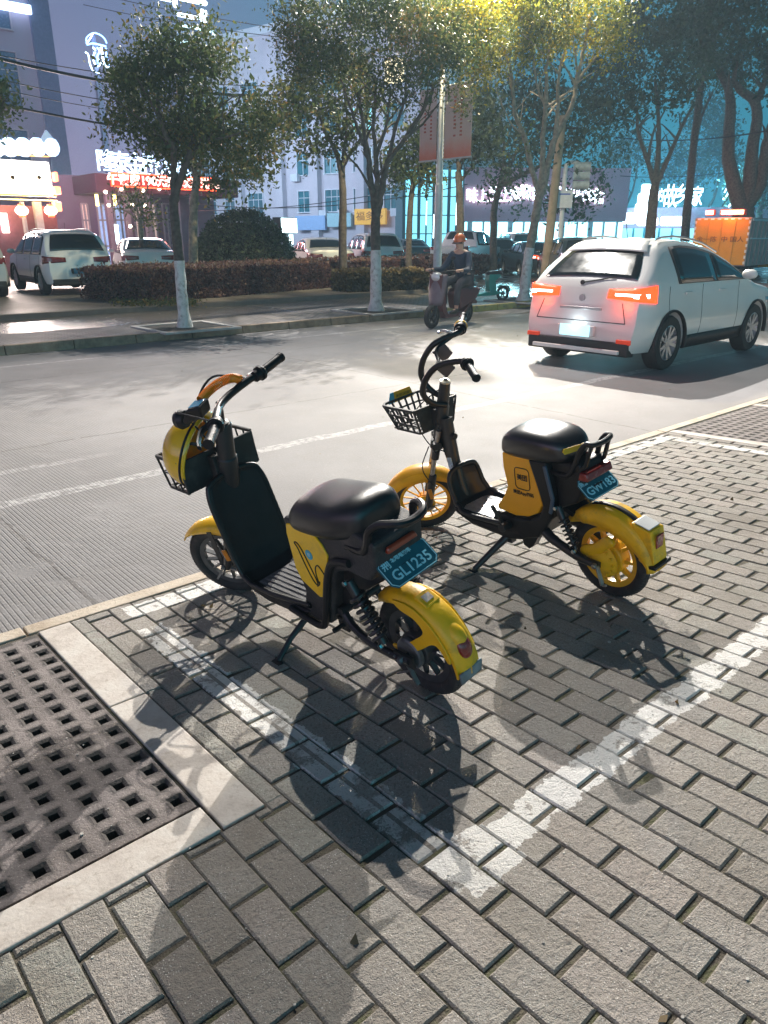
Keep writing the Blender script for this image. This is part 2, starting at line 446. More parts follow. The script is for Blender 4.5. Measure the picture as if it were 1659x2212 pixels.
# --- granite edging round the two perforated covers
def edging(rects, name='granite_edging'):
    m = MB()
    for x0, x1, y0, y1 in rects:
        zc = near_z((y0+y1)/2); t = -SL
        Mx = basis((((x0+x1)/2), (y0+y1)/2, zc-0.03), (1, 0, 0), Vector((0, 1, t)).normalized(), Vector((0, -t, 1)).normalized())
        m.box((0, 0, 0), (x1-x0, y1-y0, 0.066), Mx)
    return tag(m.build(name, M_GRANITE, smooth=0, bevel=0.004), kind='structure')
edging([(0.668, 0.792, 1.388, 2.143), (0.668, 0.792, 2.149, 2.892), (-0.20, 0.660, 1.388, 1.502), (-1.4, -0.206, 1.388, 1.502)])
edging([(5.648, 5.745, 1.30, 2.05), (5.648, 5.745, 2.056, 2.892), (7.20, 7.297, 1.3, 2.892), (5.75, 7.195, 1.30, 1.41)])

b = NB('perforated_concrete', 0.8)
c = b.ramp(b.noise(4, 7, 0.65), [(0.3, (0.11, 0.092, 0.085)), (0.5, (0.18, 0.153, 0.143)), (0.7, (0.27, 0.235, 0.22))])
c = b.mix(b.step(b.voro(130), 0.2, 0.1), c, (0.42, 0.38, 0.34))
c = b.mix(b.math('MULTIPLY', b.step(b.noise(28, 5, 0.7), 0.54, 0.68), 0.6), c, (0.10, 0.085, 0.075))
fx = b.math('ABSOLUTE', b.math('SUBTRACT', b.math('FRACT', b.math('MULTIPLY_ADD', b.x, 1/0.0893, 0.5-0.625/0.0893+40)), 0.5))
fy = b.math('ABSOLUTE', b.math('SUBTRACT', b.math('FRACT', b.math('MULTIPLY_ADD', b.y, 1/0.0871, 0.5-2.792/0.0871+40)), 0.5))
rim = b.math('ADD', b.math('MAXIMUM', fx, b.math('MULTIPLY', fy, 0.92)), b.math('MULTIPLY_ADD', b.noise(55, 5, 0.7), 0.32, -0.16))
c = b.mix(b.math('MULTIPLY', b.step(rim, 0.38, 0.25), 0.85), c, (0.035, 0.03, 0.027))
M_PERF = b.finish(c, b.math('ADD', b.noise(140, 4), b.noise(40, 3)), 0.7, 0.005)
def perforated_cover(x0, x1, y0, y1, hx, hy, pu, pw, label):
    m = MB(); xs = [x0]; X = x1-(x1-hx)
    us = []; u = hx
    while u > x0+0.03: us.append(u); u -= pu
    ws = []; w = hy
    while w > y0+0.03: ws.append(w); w -= pw
    us.sort(); ws.sort(); hu, hw = 0.0215, 0.0245
    bx = [x0]; hxs = set()
    for u in us: hxs.add(len(bx)); bx += [u-hu, u+hu]
    bx.append(x1); by = [y0]; hys = set()
    for w in ws: hys.add(len(by)); by += [w-hw, w+hw]
    by.append(y1)
    T = -0.001
    def V(i, j, z=0.0):
        q = rnd.Random if False else None
        e = mnoise.noise(Vector((bx[i]*60, by[j]*60, 3)))*0.0028 if 0 < i < len(bx)-1 and 0 < j < len(by)-1 else 0
        f = mnoise.noise(Vector((bx[i]*60, by[j]*60, 9)))*0.0028 if 0 < i < len(bx)-1 and 0 < j < len(by)-1 else 0
        return (bx[i]+e, by[j]+f, near_z(by[j])+T+z)
    for i in range(len(bx)-1):
        for j in range(len(by)-1):
            q = [V(i, j), V(i+1, j), V(i+1, j+1), V(i, j+1)]
            if i in hxs and j in hys:
                lo = [V(i, j, -.085), V(i+1, j, -.085), V(i+1, j+1, -.085), V(i, j+1, -.085)]
                md = [((a[0]*.8+lo[(k+2) % 4][0]*.2), (a[1]*.8+lo[(k+2) % 4][1]*.2), a[2]-0.006) for k, a in enumerate(q)]
                for k in range(4): m.add([q[k], q[(k+1) % 4], md[(k+1) % 4], md[k]], [(3, 2, 1, 0)])
                for k in range(4): m.add([md[k], md[(k+1) % 4], lo[(k+1) % 4], lo[k]], [(3, 2, 1, 0)])
            else: m.add(q, [(0, 1, 2, 3)])
    for (a, b_) in (((x0, y0), (x1, y0)), ((x1, y0), (x1, y1)), ((x1, y1), (x0, y1)), ((x0, y1), (x0, y0))):
        m.add([(a[0], a[1], near_z(a[1])+T), (b_[0], b_[1], near_z(b_[1])+T), (b_[0], b_[1], near_z(b_[1])-.06), (a[0], a[1], near_z(a[1])-.06)], [(0, 1, 2, 3)])
    o = m.build('perforated_cover', M_PERF, smooth=0)
    tag(o, label, 'pavement cover', 'perforated concrete covers in the pavement')
perforated_cover(-0.9, 0.656, 1.514, 2.875, 0.625, 2.792, 0.0893, 0.0871, 'dark perforated concrete cover at the left edge, framed by pale granite strips')
perforated_cover(5.752, 7.19, 1.42, 2.875, 7.15, 2.80, 0.0893, 0.0871, 'perforated concrete cover at the right edge beside the kerb, farther off')
# loose grit on the bricks and granite
gm = MB()
for i in range(420):
    u, w = rnd.uniform(-.5, 4.5), rnd.uniform(.2, 2.88); s_ = rnd.uniform(.0012, .0038)*(1.8 if rnd.random() < .06 else 1)
    gm.ball((u, w, near_z(w)+s_*.5), (s_*rnd.uniform(.8, 1.5), s_, s_*.7), 3)
tag(gm.build('grit', mat('grit', (0.45, 0.42, 0.38), 0.9, var=0.5, vscale=30), smooth=0), kind='stuff')
# litter and weeds lying in the holes
lit = MB()
for i in range(150):
    u = 0.625-0.0893*rnd.randrange(0, 14)+rnd.uniform(-.012, .012); w = 2.792-0.0871*rnd.randrange(0, 15)+rnd.uniform(-.014, .014)
    s_ = rnd.uniform(.003, .009); a = rnd.uniform(0, 6.28)
    Mx = Matrix.Translation((u, w, near_z(w)-.075+rnd.random()*.02)) @ Euler((rnd.uniform(-.6, .6), rnd.uniform(-.6, .6), a)).to_matrix().to_4x4()
    lit.box((0, 0, 0), (s_*2, s_, .001), Mx)
tag(lit.build('leaf_litter', mat('litter', (0.33, 0.27, 0.12), 0.8, var=0.6, vscale=40), smooth=0), kind='stuff')
sheet('soil', mat('soil', (0.022, 0.02, 0.017), 0.95, bump=0.8, bscale=120), -1.0, 0.66, 1.5, 2.89, near_z(1.5)-.085, near_z(2.89)-.085)
sheet('soil', MATS['soil'], 5.75, 7.2, 1.4, 2.89, near_z(1.4)-.085, near_z(2.89)-.085)

# --- kerbs
m = MB(); x = -40.37
while x < 120:
    m.box((x+0.5, 2.948, -0.085), (0.992, 0.088, 0.17+rnd.uniform(-.003, .003)), top=(1, 0.93)); x += 1.0
tag(m.build('kerb', M_KERB, smooth=0, bevel=0.006), kind='structure')
b = NB('far_kerb_stone', 0.8)
c = b.ramp(b.noise(4, 7, 0.65), [(0.3, (0.14, 0.10, 0.07)), (0.5, (0.26, 0.19, 0.13)), (0.7, (0.36, 0.29, 0.21))])
yel = b.math('MULTIPLY', b.step(b.x, 11.0, 12.5), b.step(b.noise(6, 6, 0.7), 0.66, 0.5))
c = b.mix(b.math('MULTIPLY', yel, 0.75), c, (0.55, 0.42, 0.12))
M_FKERB = b.finish(c, b.noise(30, 4), 0.6, 0.01)
m = MB(); x = -30.0
while x < 14.6:
    m.box((x+0.5, 11.93, -0.05), (0.985, 0.16, 0.14+rnd.uniform(-.006, .006)), top=(1, 0.75)); x += 1.0
for i in range(6):   # the kerb curves back into the driveway
    a0, a1 = R_(-90+15*i), R_(-90+15*(i+1))
    p0 = (15.1+1.35*math.cos(a0), 13.2+1.27*math.sin(a0)); p1 = (15.1+1.35*math.cos(a1), 13.2+1.27*math.sin(a1))
    m.bar((p0[0], p0[1], -0.05), (p1[0], p1[1], -0.05), 0.15, 0.14)
m.box((14.85, 11.93, -0.05), (0.5, 0.16, 0.14), top=(1, 0.75))
tag(m.build('kerb', M_FKERB, smooth=0, bevel=0.01), kind='structure')

# --- road of grooved concrete slabs
b = NB('road_concrete', 0.62)
n1 = b.noise(0.5, 5); n2 = b.noise(3.5, 6, 0.65); n3 = b.noise(60, 4, 0.7)
c = b.ramp(n1, [(0.32, (0.15, 0.144, 0.144)), (0.5, (0.195, 0.188, 0.188)), (0.68, (0.24, 0.232, 0.232))])
c = b.mix(b.math('MULTIPLY', b.step(n2, 0.5, 0.72), 0.5), c, (0.20, 0.185, 0.175))
c = b.mix(b.math('MULTIPLY', b.step(n3, 0.5, 0.7), 0.4), c, (0.19, 0.175, 0.165))
c = b.mix(b.math('MULTIPLY', b.step(b.voro(75), 0.16, 0.08), b.step(b.noise(7, 3), 0.42, 0.58)), c, (0.60, 0.59, 0.57))
wobx = b.math('MULTIPLY_ADD', b.noise(2.5, 5), 0.12, -0.06)
xw = b.math('ADD', b.x, wobx); yw = b.math('ADD', b.y, wobx)
def line_at(sock, pos, w): return b.math('LESS_THAN', b.math('ABSOLUTE', b.math('SUBTRACT', sock, pos)), w)
# slab joints every 5 m and two long joints
jx = b.math('LESS_THAN', b.math('ABSOLUTE', b.math('SUBTRACT', b.math('PINGPONG', b.math('SUBTRACT', xw, 1.0), 2.5), 0.0)), 0.012)
jy = b.math('MAXIMUM', line_at(yw, 6.35, 0.012), line_at(yw, 9.6, 0.010))
jn = b.math('MULTIPLY', b.math('MAXIMUM', jx, jy), b.step(b.noise(9, 3), 0.36, 0.5))
c = b.mix(b.math('MULTIPLY', jn, 0.6), c, (0.07, 0.062, 0.056))
pt_ = line_at(yw, 5.0, 0.065)
e2 = b.math('MULTIPLY', line_at(b.y, 10.78, 0.045), 0.8)
e3 = b.math('MULTIPLY', line_at(yw, 5.72, 0.05), b.math('MULTIPLY', b.step(b.x, 2.2, 1.6), 0.6))
pw_ = b.math('MULTIPLY', b.math('MAXIMUM', pt_, b.math('MAXIMUM', e2, e3)), b.step(b.noise(22, 6, 0.7), 0.60, 0.42))
c = b.mix(b.math('MULTIPLY', pw_, 0.45), c, (0.62, 0.61, 0.60))
g1 = b.math('PINGPONG', b.x, 0.0125); g2 = b.math('PINGPONG', b.y, 0.019)
groove = b.math('ADD', b.step(g1, 0.0015, 0.005), b.math('MULTIPLY', b.step(g2, 0.001, 0.005), 0.6))
gmask = b.math('MULTIPLY', b.step(b.math('ADD', b.x, b.math('MULTIPLY', b.noise(1.2, 3), 1.5)), 3.6, 2.2), b.step(b.noise(5, 4), 0.3, 0.5))
h = b.math('ADD', b.math('MULTIPLY', groove, gmask), b.math('MULTIPLY', n3, 0.7))
h = b.math('SUBTRACT', h, jn)
c = b.mix(b.math('MULTIPLY', b.math('SUBTRACT', 1.0, b.math('MULTIPLY', groove, 0.62), clamp=True), b.math('MULTIPLY', gmask, 0.55)), c, (0.10, 0.095, 0.09))
M_ROAD = b.finish(c, h, 0.55, 0.005, b.math('MULTIPLY_ADD', n2, 0.2, 0.66))
sheet('road', M_ROAD, -60, 200, 2.95, 11.9, -0.12)

# --- far footpath, driveway, car park
b = NB('footpath_tiles', 0.5)
n1 = b.noise(1.0, 5); n2 = b.noise(14, 5, 0.7)
tb = b.N.new('ShaderNodeTexBrick'); b.L.new(b.P, tb.inputs['Vector']); tb.inputs['Scale'].default_value = 3.3
tb.inputs['Mortar Size'].default_value = 0.025
tb.inputs['Color1'].default_value = (0.19, 0.17, 0.16, 1); tb.inputs['Color2'].default_value = (0.25, 0.225, 0.21, 1); tb.inputs['Mortar'].default_value = (0.07, 0.06, 0.055, 1)
c = b.mix(b.math('MULTIPLY', b.step(n1, 0.45, 0.65), 0.5), tb.outputs['Color'], (0.12, 0.11, 0.105))
wet = b.math('MULTIPLY', b.rect(-60, 9.5, 13.6, 16, b.math('MULTIPLY_ADD', b.noise(0.8, 3), 0.8, -0.4)), 0.42)
ro = b.math('SUBTRACT', b.math('MULTIPLY_ADD', n1, 0.3, 0.5), wet)
M_FPATH = b.finish(c, b.math('ADD', n2, tb.outputs['Fac']), 0.25, 0.008, ro)
sheet('footpath', M_FPATH, -60, 16.4, 12.0, 15.75, 0.0)
m = MB(); m.box((-20.4, 15.84, 0.03), (74, 0.16, 0.16)); tag(m.build('kerb', mat('dark_kerb', (0.14, 0.12, 0.11), 0.7, bump=0.4), smooth=0, bevel=0.01), kind='structure')
b = NB('lot_ground', 0.6)
n1 = b.noise(0.45, 6, 0.65); n2 = b.noise(9, 6, 0.7)
c = b.ramp(n1, [(0.35, (0.09, 0.075, 0.065)), (0.5, (0.19, 0.165, 0.15)), (0.65, (0.27, 0.245, 0.23))])
c = b.mix(b.math('MULTIPLY', b.step(n2, 0.52, 0.66), 0.6), c, (0.055, 0.055, 0.035))
M_LOT = b.finish(c, n2, 0.5, 0.03, b.math('MULTIPLY_ADD', n1, 0.5, 0.3))
sheet('car_park', M_LOT, -60, 16.4, 15.92, 44.9, 0.1, -0.1)
sheet('car_park', M_LOT, -60, 16.4, 44.9, 130, -0.1, -0.1)
b = NB('wet_asphalt', 0.35)
n1 = b.noise(0.8, 6, 0.65)
c = b.ramp(n1, [(0.35, (0.05, 0.05, 0.055)), (0.65, (0.11, 0.11, 0.115))])
M_ASPH = b.finish(c, b.noise(50, 4), 0.4, 0.01, b.math('MULTIPLY_ADD', b.step(n1, 0.4, 0.6), 0.4, 0.12))
sheet('driveway', M_ASPH, 16.4, 200, 11.9, 130, -0.112)
sheet('ground', mat('ground_far', (0.08, 0.075, 0.07), 0.9), -700, 900, -400, 1000, -1.3)

# --- tree pits in the far footpath
def tree_pit(x, y, s=0.62, fr=True):
    m = MB(); m.box((x, y, 0.006), (2*s, 2*s, 0.012))
    tag(m.build('soil', MATS['soil'], smooth=0), kind='structure')
    if fr:
        m = MB(); w = 0.1
        for dx, dy, sx, sy in ((-s-w/2, 0, w, 2*s+2*w), (s+w/2, 0, w, 2*s+2*w), (0, -s-w/2, 2*s, w), (0, s+w/2, 2*s, w)):
            m.box((x+dx, y+dy, 0.012), (sx, sy, 0.03))
        tag(m.build('tree_pit_edging', mat('pit_edge', (0.42, 0.40, 0.38), 0.8, bump=0.4), smooth=0), kind='structure')
# low weeds along the hedge foot
# ================================================================== THE TWO SHARED E-SCOOTERS
YEL = mat('yellow_plastic', (0.92, 0.50, 0.002), 0.38, var=0.10, vscale=5, dirt=(0.20, 0.13, 0.05), dscale=9, damt=0.5, coat=0.25)
YEL_D = mat('yellow_dirty_plastic', (0.92, 0.50, 0.003), 0.42, var=0.12, vscale=6, dirt=(0.16, 0.10, 0.04), dscale=7, damt=0.75, coat=0.15, bump=0.15, bscale=60)
ORA = mat('amber_plastic', (0.95, 0.42, 0.001), 0.4, var=0.06, vscale=4, coat=0.2)
LEMON = mat('lemon_panel', (0.95, 0.58, 0.002), 0.4, var=0.06, vscale=6, dirt=(0.35, 0.24, 0.06), dscale=14, damt=0.35, coat=0.2)
BLK = mat('black_plastic', (0.010, 0.011, 0.013), 0.42, var=0.3, vscale=12, bump=0.12, bscale=220, spec=0.35)
GRY = mat('dusty_grey_plastic', (0.026, 0.027, 0.030), 0.58, var=0.35, vscale=14, dirt=(0.10, 0.09, 0.08), dscale=12, damt=0.5, bump=0.25, bscale=150)
BLKG = mat('black_gloss', (0.006, 0.007, 0.009), 0.36, var=0.2, vscale=8)
BLKM = mat('black_metal', (0.016, 0.018, 0.021), 0.36, metal=0.1, var=0.3, vscale=14, coat=0.3)
TYR = mat('tyre_rubber', (0.022, 0.022, 0.023), 0.8, var=0.35, vscale=25, dirt=(0.10, 0.09, 0.08), dscale=20, damt=0.4, bump=0.3, bscale=160)
SEATM = mat('seat_vinyl', (0.02, 0.02, 0.022), 0.33, var=0.2, vscale=6, bump=0.08, bscale=400, spec=0.6)
STEEL = mat('worn_steel', (0.42, 0.41, 0.40), 0.35, metal=0.9, var=0.25, vscale=20, dirt=(0.12, 0.10, 0.08), dscale=25, damt=0.6)
DARKST = mat('dark_wheel_alloy', (0.07, 0.075, 0.08), 0.45, metal=0.5, var=0.3, vscale=20, dirt=(0.16, 0.14, 0.12), dscale=18, damt=0.5)
REDL = mat('red_lens', (0.22, 0.010, 0.006), 0.2, var=0.2, vscale=30, coat=0.6)
AMBL = mat('amber_reflector', (0.65, 0.22, 0.01), 0.25, coat=0.5)
PLATE = mat('plate_teal', (0.012, 0.12, 0.16), 0.4, var=0.15, vscale=12, dirt=(0.02, 0.06, 0.075), dscale=14, damt=0.6)
PLTXT = mat('plate_letters', (0.35, 0.72, 0.80), 0.5, var=0.15, vscale=40)
INK = mat('black_print', (0.015, 0.012, 0.01), 0.5)
CHROME = mat('zinc_bolt', (0.6, 0.62, 0.64), 0.2, metal=1.0, var=0.1)

def s_frame(u, w, head, lean):
    r = Vector((u, w, near_z(w))); h = R_(head)
    x = Vector((math.cos(h), math.sin(h), -SL*math.sin(h))).normalized()
    y = Vector((0, 0, 1)).cross(x).normalized(); z = x.cross(y); a = R_(lean)
    return basis(r, x, y*math.cos(a)-z*math.sin(a), z*math.cos(a)+y*math.sin(a))
def s_axis(deg, rake):
    P0 = Vector((0.90, 0, 0.85)); ax = Vector((-math.sin(R_(rake)), 0, math.cos(R_(rake))))
    return Matrix.Translation(P0) @ Matrix.Rotation(R_(deg), 4, ax) @ Matrix.Translation(-P0)
def axp(z, rake): return (0.90-math.tan(R_(rake))*(z-0.85), 0, z)

def wheel(parent, c, R, M, rim_m, hub_m, nsp, spw, rim_in, hub_r, hub_w, knobs=72, rimw=0.034, thin=False, name='wheel'):
    C_ = M @ Matrix.Translation(c) @ Matrix.Rotation(PI/2, 4, 'X')      # lathe axis -> y
    h = MB()
    h.lathe([(0.0, -hub_w/2), (hub_r*0.55, -hub_w/2), (hub_r*0.62, -hub_w/2+0.006), (hub_r*0.95, -hub_w*0.36), (hub_r, -hub_w*0.30), (hub_r, hub_w*0.30), (hub_r*0.95, hub_w*0.36), (hub_r*0.62, hub_w/2-0.006), (hub_r*0.55, hub_w/2), (0, hub_w/2)], 28, C_)
    for k in range(10):                       # cooling ribs / bolt heads
        a = 2*PI*k/10; h.lathe([(0, 0), (0.0045, 0), (0.0045, 0.004), (0, 0.004)], 6, C_ @ Matrix.Translation((hub_r*0.8*math.cos(a), hub_r*0.8*math.sin(a), -hub_w*0.44-0.003)))
        h.lathe([(0, 0), (0.0045, 0), (0.0045, 0.004), (0, 0.004)], 6, C_ @ Matrix.Translation((hub_r*0.8*math.cos(a), hub_r*0.8*math.sin(a), hub_w*0.44)))
    wo = h.build(name, hub_m, parent, smooth=30)
    t = MB(); vs = []; fs = []; n = knobs*2; tw = 0.027; prof = []
    for j in range(13):
        a = R_(-150+300*j/12); prof.append((R-0.026+0.026*math.cos(a), tw*math.sin(a)))
    for i in range(n):
        ang = 2*PI*i/n
        for j, (r, y) in enumerate(prof):
            kn = 0.0035 if (3 <= j <= 9 and (i+(j//2)) % 2 == 0) else 0.0
            vs.append(((r+kn-0.001)*math.cos(ang), (r+kn-0.001)*math.sin(ang), y))
    k = len(prof)
    for i in range(n):
        for j in range(k-1): fs.append((i*k+j, ((i+1) % n)*k+j, ((i+1) % n)*k+j+1, i*k+j+1))
    t.add(vs, fs, C_); t.build('tyre', TYR, wo, smooth=28)
    r = MB(); ro = R-0.045
    r.lathe([(ro+0.006, -rimw/2), (ro+0.008, -rimw/2+0.003), (ro+0.002, 0), (ro+0.008, rimw/2-0.003), (ro+0.006, rimw/2), (ro-0.004, rimw/2-0.002), (rim_in, rimw*0.30), (rim_in, -rimw*0.30), (ro-0.004, -rimw/2+0.002)], 56, C_, close=True)
    for q in range(nsp):
        a = 2*PI*q/nsp
        Ms = C_ @ Matrix.Rotation(a, 4, 'Z')
        if thin: r.bar((hub_r*0.9, 0, 0), (rim_in+0.004, 0, 0), spw, spw*1.6, M=Ms)
        else:
            r.loft([[(hub_r*0.85, -spw*0.8, -0.012), (hub_r*0.85, spw*0.8, -0.012), (hub_r*0.85, spw*0.8, 0.012), (hub_r*0.85, -spw*0.8, 0.012)],
                    [(rim_in+0.004, -spw*0.45, -0.008), (rim_in+0.004, spw*0.45, -0.008), (rim_in+0.004, spw*0.45, 0.008), (rim_in+0.004, -spw*0.45, 0.008)]], Ms)
    r.build('rim', rim_m, wo, smooth=30)
    return wo
def arc_fender(c, R, a0, a1, prof, n=22, M=None, taper=0.8, thick=0.004):
    """shell round a wheel: prof(t) -> list of (radial offset, y)"""
    rows = []
    for i in range(n+1):
        t = i/n; a = R_(a0+(a1-a0)*t)
        rows.append([(c[0]+(R+dr)*math.cos(a), y, c[2]+(R+dr)*math.sin(a)) for dr, y in prof(t)])
    m = MB(); m.grid(rows, M); return m
def spring(m, a, b, r, wire, turns, M=None):
    a, b = Vector(a), Vector(b); d = b-a; L = d.length; d.normalize()
    u = d.cross(Vector((0, 1, 0.1))).normalized(); w = d.cross(u); pts = []
    for i in range(turns*12+1):
        t = i/(turns*12); an = 2*PI*turns*t
        pts.append(a+d*(L*t)+u*(r*math.cos(an))+w*(r*math.sin(an)))
    m.tube(pts, wire, 6, M=M)
def bolt(m, p, r, h, ax='y', M=None):
    Mx = Matrix.Translation(p)
    if ax == 'y': Mx = Mx @ Matrix.Rotation(-PI/2, 4, 'X')
    if M is not None: Mx = M @ Mx
    m.lathe([(0, 0), (r, 0), (r, h*0.6), (r*0.8, h), (0, h)], 6, Mx)
def licence(parent, c, tl, w, h, tilt, rows, roll=0.0, cut=True):
    """small teal plate, lettered; c centre, tilted back about y"""
    X = Vector((0, -1, 0)); t = R_(tilt)                # across the plate, to the viewer's right as seen from behind
    Yv = Vector((math.sin(t), 0, math.cos(t)))           # up the plate
    Z = X.cross(Yv)
    X2 = X*math.cos(roll)+Yv*math.sin(roll); Y2 = Yv*math.cos(roll)-X*math.sin(roll)
    M = basis(c, X2, Y2, Z)
    m = MB(); q = 0.018
    poly = [(-w/2, -h/2+q), (-w/2+q, -h/2), (w/2-q, -h/2), (w/2, -h/2+q), (w/2, h/2-q), (w/2-q, h/2), (-w/2+q, h/2), (-w/2, h/2-q)]
    m.prism(poly, -0.002, 0.001, 'z', M)
    p = m.build('licence_plate', PLATE, parent, smooth=0, bevel=0.0008)
    f = MB(); f.tube([(x*0.95, y*0.93, 0.0018) for x, y in poly], 0.0016, 6, closed=True, M=M); f.build('plate_border', PLTXT, p, smooth=40)
    for body, sz, dx, dy, sx in rows:
        text_obj('plate_lettering', body, sz, PLTXT, M @ Matrix.Translation((dx, dy, 0.0022)), p, 0.0005, 0.0008, sx=sx)
    b_ = MB()
    for sx in (-0.3, 0.3): bolt(b_, (0, 0, 0), 0.005, 0.004, 'z', M @ Matrix.Translation((sx*w*0.6, h*0.36, 0.001)))
    b_.build('bolt', CHROME, p, smooth=30)
    return p

# ------------------------------------------------------------------ near scooter: black leg shield, lemon side panel
SA = empty('shared_electric_scooter', mat=s_frame(1.519, 1.495, 91.0, 12.5))
tag(SA, 'nearer yellow and black shared electric scooter with a helmet in its basket', 'electric scooter', 'shared electric scooters on the pavement')
RA, RK = 0.185, 17.4
SM = s_axis(30, RK); I4 = Matrix.Identity(4)
wheel(SA, (0, 0, RA), RA, I4, DARKST, DARKST, 12, 0.009, 0.112, 0.062, 0.095)
wheel(SA, (1.17, 0, RA), RA, SM, DARKST, DARKST, 14, 0.006, 0.116, 0.034, 0.07, rimw=0.03)
# swing arm and axle
m = MB()
for s in (-1, 1):
    m.tube(catmull([(0.30, 0.075*s, 0.265), (0.24, 0.085*s, 0.215), (0.15, 0.088*s, 0.185), (0.05, 0.086*s, 0.18), (-0.03, 0.086*s, 0.185)], 5), [0.015]*16+[0.012]*5, 10)
    m.box((-0.005, 0.084*s, 0.183), (0.085, 0.012, 0.042))
m.tube([(0.29, -0.09, 0.26), (0.29, 0.09, 0.26)], 0.017, 12)
m.tube([(0, -0.105, RA), (0, 0.105, RA)], 0.008, 10)
m.build('swing_arm', BLKM, SA)
m = MB(); bolt(m, (0, 0.09, RA), 0.013, 0.016); bolt(m, (0.03, 0.092, 0.186), 0.006, 0.006); bolt(m, (0.055, 0.092, 0.186), 0.006, 0.006)
m.lathe([(0, 0), (0.05, 0), (0.056, 0.006), (0.056, 0.018), (0, 0.018)], 28, Matrix.Translation((0, 0.062, RA)) @ Matrix.Rotation(PI/2, 4, 'X'))
m.bar((0.0, 0.075, 0.165), (-0.04, 0.078, 0.09), 0.014, 0.008); m.bar((-0.02, 0.08, 0.14), (0.05, 0.085, 0.10), 0.006, 0.006)
m.build('drum_brake', mat('dirty_metal', (0.16, 0.17, 0.18), 0.5, metal=0.6, var=0.3, vscale=30, dirt=(0.1, 0.08, 0.06), dscale=25, damt=0.7), SA)
for s in (-1, 1):
    a, b_ = Vector((0.165, 0.105*s, 0.44)), Vector((0.055, 0.105*s, 0.235)); m = MB()
    m.tube([a, b_], 0.009, 10); m.tube([a, a.lerp(b_, 0.25)], 0.018, 12); m.tube([a.lerp(b_, 0.88), b_], 0.017, 12)
    spring(m, a.lerp(b_, 0.2), a.lerp(b_, 0.9), 0.026, 0.0068, 8)
    o = m.build('rear_shock', BLKM, SA); m = MB()
    bolt(m, (a.x, a.y+0.012*s, a.z), 0.011, 0.012*s); bolt(m, (b_.x, b_.y+0.012*s, b_.z), 0.011, 0.012*s); m.build('bolt', CHROME, o)
# rear mudguard with its side brace and tail
def pr(t):
    w = 0.045*min(1, 0.55+t*3); d = -0.018-0.016*math.sin(PI*min(1, t*1.15))
    if t > 0.86: d *= max(0.3, 1-(t-0.86)*4)
    return [(d, w+0.004), (d*0.45, w+0.002), (-0.006, w*0.94), (0.004, w*0.70), (0.008, 0), (0.004, -w*0.70), (-0.006, -w*0.94), (d*0.45, -w-0.002), (d, -w-0.004)]
m = arc_fender((-0.004, 0, 0.195), 0.205, 44, 188, pr, 26)
fe = m.build('rear_mudguard', YEL_D, SA, smooth=50, solid=0.005)
m = MB()
for s in (-1, 1):                  # the side brace, a broad arm down to the axle plate
    y = 0.054*s
    outer = [(0.03, 0.385), (-0.05, 0.387), (-0.12, 0.35), (-0.168, 0.29), (-0.192, 0.235), (-0.178, 0.225), (-0.150, 0.268), (-0.12, 0.270), (-0.075, 0.236), (-0.02, 0.196), (0.03, 0.165), (0.075, 0.180), (0.072, 0.195), (0.035, 0.197), (0.005, 0.222), (-0.075, 0.285), (-0.088, 0.315), (-0.055, 0.345), (0.0, 0.357)]
    P_ = catmull([(a, 0, b_) for a, b_ in outer], 3, closed=True)
    m.prism([(p.x, p.z) for p in P_], y-0.003*s, y+0.003*s)
m.build('mudguard_brace', YEL_D, fe, smooth=0, bevel=0.0015)
m = MB(); m.ball((-0.168, 0, 0.292), (0.052, 0.034, 0.036), 10, Matrix.Translation((-.168, 0, .292)) @ Matrix.Rotation(R_(-50), 4, 'Y') @ Matrix.Translation((.168, 0, -.292)))
m.build('tail_light_housing', YEL_D, fe, smooth=60)
m = MB(); m.ball((-0.203, 0, 0.262), (0.016, 0.028, 0.038), 10, Matrix.Translation((-.203, 0, .262)) @ Matrix.Rotation(R_(18), 4, 'Y') @ Matrix.Translation((.203, 0, -.262)))
m.build('tail_light', REDL, fe, smooth=60)
m = MB(); m.grid([[(-0.004+0.212*math.cos(R_(a)), y*(1-.0008*(a-181)**2), 0.195+0.212*math.sin(R_(a))) for y in (-.05, -.042, -.02, 0, .02, .042, .05)] for a in range(181, 195, 2)])
m.build('mud_flap', mat('scuffed_grey', (0.15, 0.19, 0.21), 0.6, var=0.5, vscale=15), fe, smooth=60, solid=0.006)
m = MB(); m.box((0, 0, 0), (0.055, 0.06, 0.012), Matrix.Translation((-0.075, 0, 0.395)) @ Matrix.Rotation(R_(-25), 4, 'Y')); o = m.build('reflector_mount', YEL, fe, bevel=0.003)
m = MB(); m.box((0, 0, 0.0075), (0.026, 0.032, 0.004), Matrix.Translation((-0.075, 0, 0.395)) @ Matrix.Rotation(R_(-25), 4, 'Y')); m.build('reflector', mat('reflector_white', (0.55, 0.45, 0.38), 0.3, var=0.5, vscale=60), o)
